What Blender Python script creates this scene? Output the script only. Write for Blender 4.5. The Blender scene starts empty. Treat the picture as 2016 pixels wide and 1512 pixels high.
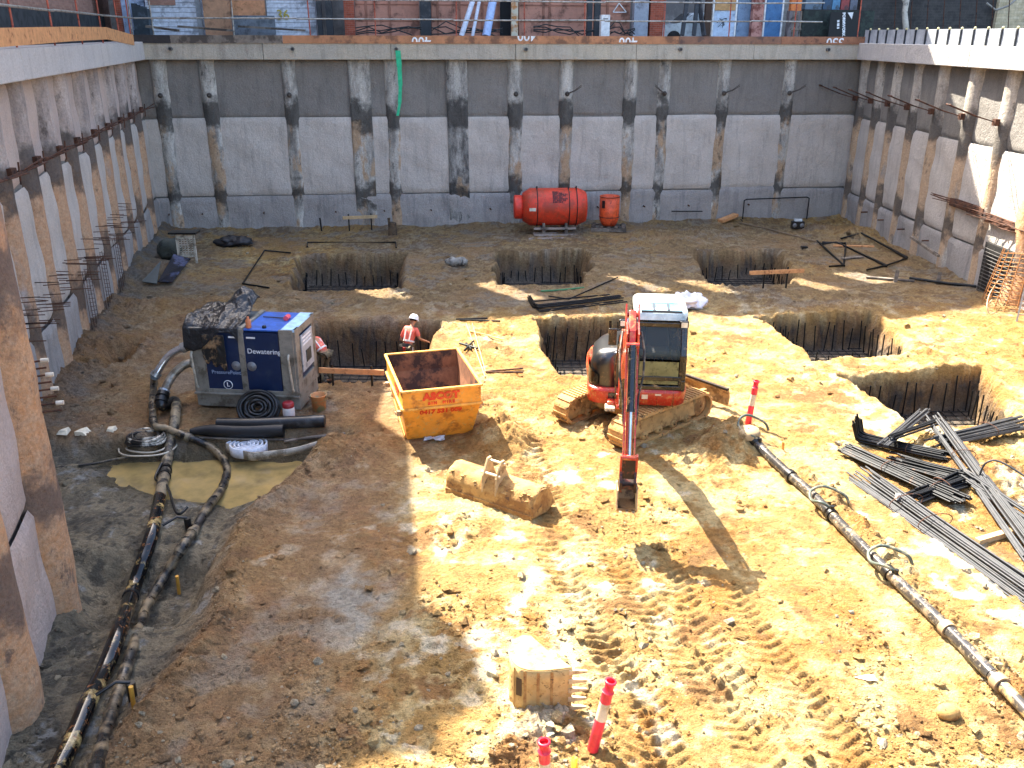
import bpy, bmesh, math, random
import numpy as np
from mathutils import Matrix, Vector, Euler
from math import radians, sin, cos, tan, pi, atan2, hypot, sqrt
rnd = random.Random(7)
SC = bpy.context.scene
COL = SC.collection
# ---------------------------------------------------------------- camera
CAM_H, CF, CP, CR = 7.6, 1764.0, radians(21.325), radians(0.165)
cam = bpy.data.cameras.new('camera'); cam.sensor_width = 36.0; cam.lens = 36.0*CF/2016.0
cam.clip_end = 500; cam.clip_start = .05
camo = bpy.data.objects.new('camera', cam); COL.objects.link(camo); SC.camera = camo
_f = Vector((0, cos(CP), -sin(CP))); _r0 = Vector((1, 0, 0)); _u0 = _r0.cross(_f)
_r = cos(CR)*_r0+sin(CR)*_u0; _u = _r.cross(_f)
camo.matrix_world = Matrix(((_r.x, _u.x, -_f.x, 0), (_r.y, _u.y, -_f.y, 0), (_r.z, _u.z, -_f.z, CAM_H), (0, 0, 0, 1)))
# ---------------------------------------------------------------- light
SX, SY = .5, -.64                       # horizontal travel of sunlight per metre of drop
SUN_EL = math.atan2(1, hypot(SX, SY)); SUN_AZ = atan2(-SX, -SY)     # azimuth from +Y towards +X
w = bpy.data.worlds.new('World'); SC.world = w; w.use_nodes = True
nt = w.node_tree; bg = nt.nodes['Background']; sky = nt.nodes.new('ShaderNodeTexSky')
sky.sky_type = 'NISHITA'; sky.sun_disc = False; sky.sun_elevation = SUN_EL; sky.sun_rotation = SUN_AZ
sky.air_density = 1.0; sky.dust_density = 3.5; sky.ozone_density = 1.0
nt.links.new(sky.outputs[0], bg.inputs[0]); bg.inputs[1].default_value = .15
sl = bpy.data.lights.new('sun', 'SUN'); sl.energy = 5.0; sl.angle = radians(.3); sl.color = (1, .93, .8)
so = bpy.data.objects.new('sun', sl); COL.objects.link(so)
so.rotation_euler = Vector((-SX, -SY, 1)).to_track_quat('Z', 'Y').to_euler()
SC.view_settings.view_transform = 'Standard'; SC.view_settings.look = 'None'
SC.view_settings.exposure = 2.3; SC.view_settings.gamma = 1
# ---------------------------------------------------------------- pixel of the 2016x1512 photograph -> point in the place
def ray(x, y): return _f+(x-1008)/CF*_r-(y-756)/CF*_u
def G(x, y, z=0.0):
    d = ray(x, y); t = (z-CAM_H)/d.z; return Vector((d.x*t, d.y*t, z))
O3 = Vector((0, 0, CAM_H))
def WB(x, y, off=0.0):
    d = ray(x, y); return d*((38.102-off)/(d.y-.111*d.x))+O3
def WL(x, y, off=0.0):
    d = ray(x, y); return d*((-6.262+off)/(d.x+.225*d.y))+O3
def WR(x, y, off=0.0):
    d = ray(x, y); return d*((15.875-off)/(d.x+.033*d.y))+O3
# ---------------------------------------------------------------- materials
def lin(c):
    if isinstance(c, str):
        c = c.lstrip('#'); c = [int(c[i:i+2], 16)/255 for i in (0, 2, 4)]
        return tuple((v/12.92 if v <= .04045 else ((v+.055)/1.055)**2.4) for v in c)
    return tuple(c)
MATS = {}
def N(t, typ, **k):
    n = t.nodes.new(typ)
    for a, b in k.items():
        if a in n.inputs.keys() if hasattr(n.inputs, 'keys') else False: n.inputs[a].default_value = b
        else: setattr(n, a, b)
    return n
def mixc(t, fac, a, b, mode='MIX'):
    m = t.nodes.new('ShaderNodeMix'); m.data_type = 'RGBA'; m.blend_type = mode
    for s, v in ((m.inputs[0], fac), (m.inputs[6], a), (m.inputs[7], b)):
        if hasattr(v, 'links'): t.links.new(v, s)
        elif isinstance(v, (int, float)): s.default_value = v
        else: s.default_value = (*v[:3], 1)
    return m.outputs[2]
def noise(t, scale, detail=4, rough=.55, vec=None, stretch=None):
    n = t.nodes.new('ShaderNodeTexNoise'); n.inputs['Scale'].default_value = scale
    n.inputs['Detail'].default_value = detail; n.inputs['Roughness'].default_value = rough
    if vec is None: vec = coords(t)
    if stretch:
        mp = t.nodes.new('ShaderNodeMapping'); mp.inputs['Scale'].default_value = stretch
        t.links.new(vec, mp.inputs[0]); vec = mp.outputs[0]
    t.links.new(vec, n.inputs['Vector']); return n.outputs['Fac']
def coords(t):
    for n in t.nodes:
        if n.type == 'TEX_COORD': return n.outputs['Object']
    return t.nodes.new('ShaderNodeTexCoord').outputs['Object']
def ramp(t, fac, stops):
    r = t.nodes.new('ShaderNodeValToRGB'); e = r.color_ramp.elements
    while len(e) < len(stops): e.new(.5)
    for i, (p, c) in enumerate(stops):
        e[i].position = p; c = (c, c, c) if isinstance(c, (int, float)) else c; e[i].color = (*c[:3], 1)
    t.links.new(fac, r.inputs[0]); return r.outputs[0]
def mathn(t, op, a, b=None, clamp=False):
    m = t.nodes.new('ShaderNodeMath'); m.operation = op; m.use_clamp = clamp
    for s, v in ((m.inputs[0], a), (m.inputs[1], b)):
        if v is None: continue
        if hasattr(v, 'links'): t.links.new(v, s)
        else: s.default_value = v
    return m.outputs[0]
def newmat(name):
    m = bpy.data.materials.new(name); m.use_nodes = True; MATS[name] = m
    return m, m.node_tree, m.node_tree.nodes['Principled BSDF']
def bump(t, p, h, dist=.01, strength=.6):
    b = t.nodes.new('ShaderNodeBump'); b.inputs['Distance'].default_value = dist; b.inputs['Strength'].default_value = strength
    t.links.new(h, b.inputs['Height']); t.links.new(b.outputs[0], p.inputs['Normal'])
def M(name, col='#808080', rough=.6, metal=0, dirt=None, damt=.5, dscale=3, var=.25, vscale=6, bmp=.0, bscale=30, coat=0, spec=None, rnoise=0, alpha=None, trans=0, dirt2=None, rvar=0):
    """simple painted/worn surface: base colour varied by noise, patches of dirt, bump"""
    if name in MATS: return MATS[name]
    m, t, p = newmat(name); c = lin(col)
    base = mixc(t, ramp(t, noise(t, vscale, 5, .6), [(.3, 0.), (.7, 1.)]), tuple(v*(1-var) for v in c), tuple(min(1, v*(1+var)) for v in c))
    if rvar:
        oi = t.nodes.new('ShaderNodeObjectInfo')
        base = mixc(t, mathn(t, 'MULTIPLY', oi.outputs['Random'], rvar), base, tuple(v*.35 for v in c))
    if dirt is not None:
        base = mixc(t, ramp(t, noise(t, dscale, 8, .68), [(max(0, .62-damt*.3), 0.), (max(.05, .72-damt*.3), 1.)]), base, lin(dirt))
    if dirt2 is not None:
        base = mixc(t, ramp(t, noise(t, dscale*4.3, 6, .7), [(.58, 0.), (.64, 1.)]), base, lin(dirt2))
    t.links.new(base, p.inputs['Base Color'])
    p.inputs['Roughness'].default_value = rough; p.inputs['Metallic'].default_value = metal
    if rnoise: t.links.new(mathn(t, 'MULTIPLY_ADD', noise(t, dscale*2, 5), rnoise, True) if False else ramp(t, noise(t, dscale*2, 5), [(.35, max(0, rough-rnoise)), (.65, min(1, rough+rnoise))]), p.inputs['Roughness'])
    if coat: p.inputs['Coat Weight'].default_value = coat
    if trans: p.inputs['Transmission Weight'].default_value = trans
    if alpha is not None: p.inputs['Alpha'].default_value = alpha
    if bmp: bump(t, p, noise(t, bscale, 5, .6), bmp, .8)
    return m
# ---------------------------------------------------------------- mesh builder
def frame(a, b, up=Vector((0, 0, 1))):
    d = (Vector(b)-Vector(a)).normalized()
    if abs(d.dot(up)) > .98: up = Vector((0, 1, 0))
    s = d.cross(up).normalized(); u = s.cross(d); return d, s, u
class MB:
    def __init__(s): s.v = []; s.f = []; s.mi = []; s.sm = []
    def add(s, vs, fs, mi=0, smooth=False):
        o = len(s.v); s.v += [tuple(v) for v in vs]
        for f in fs: s.f.append(tuple(i+o for i in f)); s.mi.append(mi); s.sm.append(smooth)
        return s
    def hexa(s, p, mi=0):   # 4 bottom ccw, 4 top ccw
        return s.add(p, [(3, 2, 1, 0), (4, 5, 6, 7), (0, 1, 5, 4), (1, 2, 6, 5), (2, 3, 7, 6), (3, 0, 4, 7)], mi)
    def box(s, c, d, rz=0, Mx=None, mi=0):
        x, y, z = d[0]/2, d[1]/2, d[2]/2
        p = [Vector(q) for q in ((-x, -y, -z), (x, -y, -z), (x, y, -z), (-x, y, -z), (-x, -y, z), (x, -y, z), (x, y, z), (-x, y, z))]
        R = Matrix.Translation(Vector(c)) @ (Mx if Mx is not None else Matrix.Rotation(rz, 4, 'Z'))
        return s.hexa([R @ q for q in p], mi)
    def bar(s, a, b, w, h, mi=0, up=Vector((0, 0, 1))):
        a, b = Vector(a), Vector(b); d, n, u = frame(a, b, up); n = n*w/2; u = u*h/2
        return s.hexa([a-n-u, a+n-u, b+n-u, b-n-u, a-n+u, a+n+u, b+n+u, b-n+u], mi)
    def tube(s, pts, r, n=8, mi=0, cap=True, smooth=True, hole=False):
        pts = [Vector(p) for p in pts]; m = len(pts); vs = []; fs = []
        rs = r if isinstance(r, (list, tuple)) else [r]*m
        d = (pts[1]-pts[0]).normalized(); up = Vector((0, 0, 1)) if abs(d.z) < .9 else Vector((1, 0, 0))
        side = d.cross(up).normalized()
        for i in range(m):
            if i == 0: t = pts[1]-pts[0]
            elif i == m-1: t = pts[-1]-pts[-2]
            else: t = (pts[i+1]-pts[i]).normalized()+(pts[i]-pts[i-1]).normalized()
            t = t.normalized() if t.length > 1e-9 else d
            side = (side-t*side.dot(t)).normalized(); u = t.cross(side)
            for k in range(n):
                a = 2*pi*k/n; vs.append(pts[i]+(side*cos(a)+u*sin(a))*rs[i])
        for i in range(m-1):
            for k in range(n):
                k2 = (k+1) % n; fs.append((i*n+k, i*n+k2, (i+1)*n+k2, (i+1)*n+k))
        s.add(vs, fs, mi, smooth)
        if cap:
            s.add(vs[:n], [tuple(range(n))[::-1]], mi); s.add(vs[-n:], [tuple(range(n))], mi)
        return s
    def lathe(s, prof, Mx=None, n=24, mi=0, smooth=True, a0=0, a1=2*pi):
        Mx = Mx or Matrix.Identity(4); vs = []; fs = []; full = abs(a1-a0-2*pi) < 1e-6; nn = n if full else n+1
        for r, z in prof:
            for k in range(nn):
                a = a0+(a1-a0)*k/n; vs.append(Mx @ Vector((r*cos(a), r*sin(a), z)))
        for i in range(len(prof)-1):
            for k in range(n):
                k2 = (k+1) % nn; fs.append((i*nn+k, i*nn+k2, (i+1)*nn+k2, (i+1)*nn+k))
        return s.add(vs, fs, mi, smooth)
    def prism(s, poly, z0, z1, Mx=None, mi=0):
        Mx = Mx or Matrix.Identity(4); n = len(poly)
        ar = sum(poly[i][0]*poly[(i+1) % n][1]-poly[(i+1) % n][0]*poly[i][1] for i in range(n))
        if ar < 0: poly = poly[::-1]
        vs = [Mx @ Vector((p[0], p[1], z0)) for p in poly]+[Mx @ Vector((p[0], p[1], z1)) for p in poly]
        return s.add(vs, [tuple(range(n))[::-1], tuple(range(n, 2*n))]+[(i, (i+1) % n, n+(i+1) % n, n+i) for i in range(n)], mi)
    def grid(s, fn, nu, nv, mi=0, smooth=True, closed=False):
        vs = [fn(i/(nu-1), j/(nv-1)) for j in range(nv) for i in range(nu)]
        return s.add(vs, [(j*nu+i, j*nu+i+1, (j+1)*nu+i+1, (j+1)*nu+i) for j in range(nv-1) for i in range(nu-1)], mi, smooth)
    def ball(s, c, r, n=12, mi=0, sc=(1, 1, 1)):
        c = Vector(c); pr = [(max(1e-4, r*sin(pi*i/n)), -r*cos(pi*i/n)) for i in range(n+1)]
        return s.lathe(pr, Matrix.Translation(c) @ Matrix.Diagonal((*sc, 1)), n*2, mi)
def XM(ox, ax, ay, az=None):    # matrix from origin + axes
    ax, ay = Vector(ax).normalized(), Vector(ay).normalized(); az = Vector(az).normalized() if az is not None else ax.cross(ay)
    return Matrix(((ax.x, ay.x, az.x, ox[0]), (ax.y, ay.y, az.y, ox[1]), (ax.z, ay.z, az.z, ox[2]), (0, 0, 0, 1)))
def pm(o):
    m = Matrix.Identity(4)
    while o is not None:
        m = Matrix.Translation(o.location) @ o.rotation_euler.to_matrix().to_4x4() @ m; o = o.parent
    return m
def mk(name, mb, mats):
    me = bpy.data.meshes.new(name); me.from_pydata(mb.v, [], mb.f)
    for m in (mats if isinstance(mats, (list, tuple)) else [mats]): me.materials.append(m)
    me.polygons.foreach_set('material_index', mb.mi); me.polygons.foreach_set('use_smooth', mb.sm); me.update(); return me
def obj(name, mb, mats, parent=None, world=True, bevel=0, sub=0, solid=0, fix=False):
    """one mesh object; world=True: vertices given in world space"""
    if parent is not None and world:
        inv = pm(parent).inverted(); mb.v = [tuple(inv @ Vector(v)) for v in mb.v]
    me = mk(name, mb, mats)
    if fix:
        bm = bmesh.new(); bm.from_mesh(me); bmesh.ops.remove_doubles(bm, verts=bm.verts, dist=1e-4)
        bmesh.ops.recalc_face_normals(bm, faces=bm.faces); bm.to_mesh(me); bm.free()
    o = bpy.data.objects.new(name, me); COL.objects.link(o)
    if parent is not None: o.parent = parent
    if solid:
        d = o.modifiers.new('solid', 'SOLIDIFY'); d.thickness = solid; d.offset = 0
    if bevel:
        b = o.modifiers.new('bevel', 'BEVEL'); b.width = bevel; b.segments = 2; b.limit_method = 'ANGLE'; b.angle_limit = radians(40)
    if sub:
        d = o.modifiers.new('sub', 'SUBSURF'); d.levels = d.render_levels = sub
    return o
def tag(o, label, cat, group=None, kind=None):
    if label: o['label'] = label
    if cat: o['category'] = cat
    if group: o['group'] = group
    if kind: o['kind'] = kind
    return o
def thing(name, label, cat, loc=(0, 0, 0), rz=0, group=None):
    o = bpy.data.objects.new(name, None); COL.objects.link(o); o.location = loc; o.rotation_euler = (0, 0, rz)
    o.empty_display_size = .2
    return tag(o, label, cat, group)
def single(name, mb, mats, label, cat, group=None, kind=None, loc=None, **k):
    """a thing that is one mesh; its origin moved to its base"""
    if loc is None:
        a = np.array(mb.v); loc = Vector(((a[:, 0].min()+a[:, 0].max())/2, (a[:, 1].min()+a[:, 1].max())/2, a[:, 2].min()))
    mb.v = [tuple(Vector(v)-Vector(loc)) for v in mb.v]
    o = obj(name, mb, mats, None, **k); o.location = loc
    return tag(o, label, cat, group, kind)
def copytree(o, parent=None):
    c = o.copy(); COL.objects.link(c); c.parent = parent
    for ch in list(o.children): copytree(ch, c)
    return c
def text(name, s, size, Mx, mat, parent, ext=.002, bold=0, align='CENTER', spacing=1.0, lines=1.0, world=False, clip=None):
    cu = bpy.data.curves.new(name, 'FONT'); cu.body = s; cu.size = size; cu.extrude = ext; cu.offset = bold
    cu.align_x = align; cu.align_y = 'CENTER'; cu.space_character = spacing; cu.space_line = lines; cu.resolution_u = 3
    o = bpy.data.objects.new(name, cu); COL.objects.link(o)
    bpy.context.view_layer.update()
    me = bpy.data.meshes.new_from_object(o.evaluated_get(bpy.context.evaluated_depsgraph_get()))
    bpy.data.objects.remove(o); bpy.data.curves.remove(cu)
    me.materials.clear(); me.materials.append(mat); me.name = name
    me.transform(Mx)
    if clip:
        bm = bmesh.new(); bm.from_mesh(me)
        for co, no in clip: bmesh.ops.bisect_plane(bm, geom=bm.verts[:]+bm.edges[:]+bm.faces[:], plane_co=co, plane_no=no, clear_outer=True)
        bm.to_mesh(me); bm.free()
    if world and parent is not None: me.transform(pm(parent).inverted())
    o = bpy.data.objects.new(name, me); COL.objects.link(o); o.parent = parent; return o
# ---------------------------------------------------------------- numpy noise
def _h(ix, iy, seed):
    n = (ix*374761393+iy*668265263+seed*1274126177) & 0xffffffff
    n = ((n ^ (n >> 13))*1274126177) & 0xffffffff; n = (n ^ (n >> 16))
    return (n & 0xffff)/32767.5-1.0
def vn(x, y, seed=0):
    x0 = np.floor(x); y0 = np.floor(y); fx = x-x0; fy = y-y0; ix = x0.astype(np.int64); iy = y0.astype(np.int64)
    fx = fx*fx*fx*(fx*(fx*6-15)+10); fy = fy*fy*fy*(fy*(fy*6-15)+10)
    a = _h(ix, iy, seed); b = _h(ix+1, iy, seed); c = _h(ix, iy+1, seed); d = _h(ix+1, iy+1, seed)
    return a+(b-a)*fx+(c-a)*fy+(a-b-c+d)*fx*fy
def fbm(x, y, sc, oct=4, seed=0, gain=.5, ridge=False):
    r = 0; a = 1; tot = 0; x = x/sc; y = y/sc
    for i in range(oct):
        n = vn(x+i*17.3, y-i*9.1, seed+i*31)
        r = r+a*((1-2*np.abs(n)) if ridge else n); tot += a; a *= gain; x, y = x*1.62+y*1.23, y*1.62-x*1.23
    return r/tot
def sstep(e0, e1, x):
    t = np.clip((x-e0)/(e1-e0), 0, 1); return t*t*(3-2*t)
def psd(x, y, poly):    # signed distance to polygon, negative inside
    d = np.full(x.shape, 1e9); ins = np.zeros(x.shape, bool); n = len(poly)
    for i in range(n):
        ax, ay = poly[i][:2]; bx, by = poly[(i+1) % n][:2]; ex, ey = bx-ax, by-ay
        t = np.clip(((x-ax)*ex+(y-ay)*ey)/(ex*ex+ey*ey), 0, 1)
        d = np.minimum(d, (x-ax-ex*t)**2+(y-ay-ey*t)**2)
        c = ((ay > y) != (by > y)) & (x < (bx-ax)*(y-ay)/(by-ay+1e-12)+ax); ins ^= c
    d = np.sqrt(d); return np.where(ins, -d, d)
def pld(x, y, pts):     # distance to polyline, along-length, signed side
    best = np.full(x.shape, 1e9); sl = np.zeros(x.shape); sd = np.zeros(x.shape); L = 0
    for i in range(len(pts)-1):
        ax, ay = pts[i][:2]; bx, by = pts[i+1][:2]; ex, ey = bx-ax, by-ay; l = hypot(ex, ey)
        t = np.clip(((x-ax)*ex+(y-ay)*ey)/(l*l), 0, 1); d = np.hypot(x-ax-ex*t, y-ay-ey*t)
        k = d < best; best = np.where(k, d, best); sl = np.where(k, L+t*l, sl); sd = np.where(k, ((x-ax)*ey-(y-ay)*ex)/l, sd); L += l
    return best, sl, sd
# ================================================================ GROUND
def GP(pts, z=0.0): return [tuple(G(x, y, z)[:2]) for x, y in pts]
PITS = [  # rim outline, depth
 (GP([(584, 502), (797, 502), (794, 573), (572, 574)]), 1.15),
 (GP([(972, 499), (1145, 496), (1168, 527), (1146, 561), (979, 565)]), 1.15),
 (GP([(1360, 500), (1532, 492), (1572, 540), (1555, 557), (1409, 566)]), 1.05),
 (GP([(600, 634), (868, 634), (847, 690), (832, 748), (600, 752)]), 1.3),
 (GP([(1050, 630), (1240, 620), (1262, 735), (1105, 743), (1075, 705)]), 1.25),
 (GP([(1490, 627), (1711, 620), (1824, 697), (1602, 711)]), 1.0),
 (GP([(1655, 740), (1933, 723), (2020, 842), (1791, 836)]), 1.05)]
LOW = GP([(700, 868), (630, 905), (560, 960), (490, 1012), (452, 1080), (428, 1170), (402, 1250), (335, 1330), (270, 1400), (190, 1512), (120, 1640)], -.2)+[(-7, 4), (-12, 8), (-12, 16.5)]+GP([(130, 862), (400, 850)])
HOLE = GP([(130, 1105), (300, 1120), (425, 1115), (405, 1190), (330, 1260), (150, 1262)], -.6)
PUD = GP([(215, 905), (300, 868), (450, 872), (640, 868), (665, 900), (560, 962), (470, 1000), (330, 985), (220, 960)], -.5)
HOLE2 = GP([(200, 690), (290, 668), (262, 712), (200, 725)])
MOUNDS = [(985, 862, .42, .5), (1015, 885, .25, .4), (640, 882, .28, .45), (705, 905, .2, .45), (1440, 878, .42, .5), (1395, 905, .2, .4), (1080, 1425, .16, .35),
 (1010, 1470, .12, .4), (1225, 1490, .14, .3), (1960, 955, .3, .8), (1890, 905, .12, .5), (760, 585, .1, 1.2), (1300, 470, .18, 1.2), (1180, 850, .1, .4), (900, 1040, .1, .5), (260, 690, .2, .8),
 (420, 610, .22, 1.3), (300, 610, .25, 1.0), (330, 545, .35, 1.2), (1690, 470, .35, .9), (1610, 455, .22, .8), (1380, 462, .14, .8), (470, 480, .25, .7), (1880, 520, .2, .8), (1100, 452, .1, 1.5), (1830, 720, .12, .6)]
MOUNDS = [(*G(a, b)[:2], h, r) for a, b, h, r in MOUNDS]
BERM = GP([(1560, 935), (1630, 985), (1690, 1045), (1760, 1120), (1850, 1225), (1960, 1345), (2060, 1440)])
EDGE = GP([(640, 905), (565, 965), (500, 1015), (462, 1085), (440, 1170), (418, 1250), (350, 1335), (290, 1400)], 0)
TRK = [GP([(1060, 1050), (1120, 1150), (1180, 1250), (1245, 1350), (1300, 1450), (1340, 1540)]),
       GP([(1150, 1050), (1245, 1160), (1330, 1270), (1420, 1380), (1490, 1480), (1530, 1560)]),
       GP([(1015, 820), (1050, 900), (1085, 985), (1110, 1060)]), GP([(1290, 1100), (1350, 1200), (1400, 1290), (1460, 1370)]), GP([(1180, 1240), (1215, 1330), (1250, 1420), (1275, 1540)]), GP([(1420, 1150), (1520, 1290), (1620, 1420), (1690, 1530)])]
def wallx_l(y): return -6.262-.225*y
def hmap(x, y, detail=True):
    x = np.asarray(x, float); y = np.asarray(y, float)
    z = .07*fbm(x, y, 3.2, 3, 1)+.035*fbm(x, y, 1.1, 3, 5)
    wob = .16*fbm(x, y, .8, 4, 9)+.05*fbm(x, y, .2, 2, 12)
    dl = psd(x, y, LOW)+wob
    low = sstep(.25, -.45, dl); z = z*(1-.6*low)-.5*low
    pud = sstep(.3, -.3, psd(x, y, PUD)+1.5*wob); z = z-.07*pud*low+.12*low*(1-pud)*(1+fbm(x, y, .9, 3, 58))
    z = z-.45*sstep(.2, -.35, psd(x, y, HOLE)+wob)-.5*sstep(.1, -.4, psd(x, y, HOLE2)+wob)
    rough = .5+.62*fbm(x, y, 2.0, 4, 14)
    d, s, sd = pld(x, y, EDGE); z = z+.13*np.exp(-(d/.22)**2)*(1-low*.5); rough = rough+.5*np.exp(-(d/.3)**2)
    d, s, sd = pld(x, y, BERM); b = np.exp(-(d/.19)**2)*(.55+.5*fbm(x, y, .55, 3, 41)); z = z+.3*np.maximum(b, 0); rough = rough+1.0*np.exp(-(d/.24)**2)
    for mx, my, h, r in MOUNDS:
        g = np.exp(-(((x-mx)/r)**2+((y-my)/(r*1.1))**2)); z = z+h*g*(1+.35*fbm(x, y, r*.5, 3, int(abs(mx*13)))); rough = rough+.6*g
    # rubble slopes at the wall feet
    dw = x-wallx_l(y); z = z+.55*np.exp(-np.maximum(dw-.3, 0)/.5)*sstep(15, 22, y)*(.6+.5*fbm(x, y, 1.2, 3, 51)); rough = rough+.9*np.exp(-np.maximum(dw, 0)/.8)
    db = 38.1+.111*x-y; z = z+.16*np.exp(-np.maximum(db, 0)/.6)*(1+fbm(x, y, .9, 3, 52))
    dr = 15.87-.033*y-x; z = z+.28*np.exp(-np.maximum(dr, 0)/.7)*(.6+.6*fbm(x, y, 1.1, 3, 53))*sstep(20, 24, y)
    # raised bench edges round the pits and the pits
    pitm = np.zeros_like(z)
    for poly, dep in PITS:
        px = [p[0] for p in poly]; py = [p[1] for p in poly]
        bb = (x > min(px)-1) & (x < max(px)+1) & (y > min(py)-1) & (y < max(py)+1)
        if not bb.any(): continue
        xs, ys = x[bb], y[bb]; sdp = psd(xs, ys, poly)+.2*fbm(xs, ys, .95, 2, 21, .45)+.015*fbm(xs, ys, .2, 2, 22)
        k = sstep(.05, -.2-.25*np.clip(.3+fbm(xs, ys, 1.3, 2, 27)*1.4, 0, 1), sdp); zz = z[bb]
        zz = zz+.05*np.exp(-((sdp-.12)/.15)**2)*(1+1.5*fbm(xs, ys, .4, 3, 23)); z[bb] = zz*(1-k)-dep*k
        pitm[bb] = np.maximum(pitm[bb], sstep(-.1, -.3, sdp))
    # tread prints
    if detail:
        for i, tp in enumerate(TRK):
            d, s, sd = pld(x, y, tp); mask = sstep(.3, .22, d)*sstep(-.75, -.3, fbm(x, y, .8, 2, 61+i)+.15)*sstep(0, .4, s)
            ph = (s+.5*np.abs(sd)+.03*fbm(x, y, .3, 2, 66))/.165*2*pi
            z = z+mask*(-.024+.043*sstep(-.3, .75, np.sin(ph))*(1+.6*fbm(x, y, .12, 2, 62))); rough = rough*(1-.8*mask)
    rough = np.clip(rough, .15, 1.5)*(1-.7*pitm)*(1-.15*low)*(1-.75*pud)
    if detail:
        r1 = fbm(x, y, .42, 4, 31, .55, True); r2 = fbm(x, y, .15, 3, 33, .6)
        z = z+rough*(.06*r1+.075*r2+.035*fbm(x, y, .085, 2, 36, .6, True))+.008*fbm(x, y, .07, 2, 35)
    return z, rough, low, pitm
def hz(x, y):
    z, _, _, _ = hmap(np.array([x]), np.array([y]), False); return float(z[0])
def GT(px, py, up=0.0):         # photograph pixel -> point on the modelled terrain
    z = 0.0
    for _ in range(6):
        p = G(px, py, z+up); z = .5*z+.5*hz(p.x, p.y)
    p = G(px, py, z+up); return Vector((p.x, p.y, z))
def build_ground():
    nx, ny = 860, 1450
    xs = np.linspace(-15.6, 16.4, nx)
    a0, a1 = math.atan(3.0/CAM_H), math.atan(41.0/CAM_H)
    ys = CAM_H*np.tan(np.linspace(a0, a1, ny))
    X, Y = np.meshgrid(xs, ys)
    # a little jitter so the rows do not line up
    Z, R, L, PM = hmap(X, Y, True)
    sm = sstep(-.03, -.2, Z)*(L < .3)*(1-.8*PM); XX = X+sm*(.12*fbm(X+Y, Z*1.6, .4, 4, 97, .6)); YY = Y+sm*(.12*fbm(X-Y+9, Z*1.6, .4, 4, 98, .6)); Z = Z+sm*.05*fbm(X*1.3+Y, Z*2, .3, 3, 99)
    v = np.stack([XX, YY, Z], -1).reshape(-1, 3).astype(np.float32)
    idx = np.arange(nx*ny).reshape(ny, nx)
    q = np.stack([idx[:-1, :-1], idx[:-1, 1:], idx[1:, 1:], idx[1:, :-1]], -1).reshape(-1, 4)
    me = bpy.data.meshes.new('ground'); me.vertices.add(len(v)); me.vertices.foreach_set('co', v.ravel())
    me.loops.add(q.size); me.loops.foreach_set('vertex_index', q.ravel().astype(np.int32))
    me.polygons.add(len(q)); me.polygons.foreach_set('loop_start', np.arange(0, q.size, 4, dtype=np.int32))
    me.polygons.foreach_set('use_smooth', np.ones(len(q), bool)); me.update(calc_edges=True)
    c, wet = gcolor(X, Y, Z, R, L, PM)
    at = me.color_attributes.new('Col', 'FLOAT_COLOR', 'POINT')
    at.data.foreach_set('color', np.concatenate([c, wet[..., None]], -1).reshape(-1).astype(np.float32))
    me.materials.append(ground_mat())
    o = bpy.data.objects.new('ground', me); COL.objects.link(o); o['kind'] = 'structure'; return o
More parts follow.
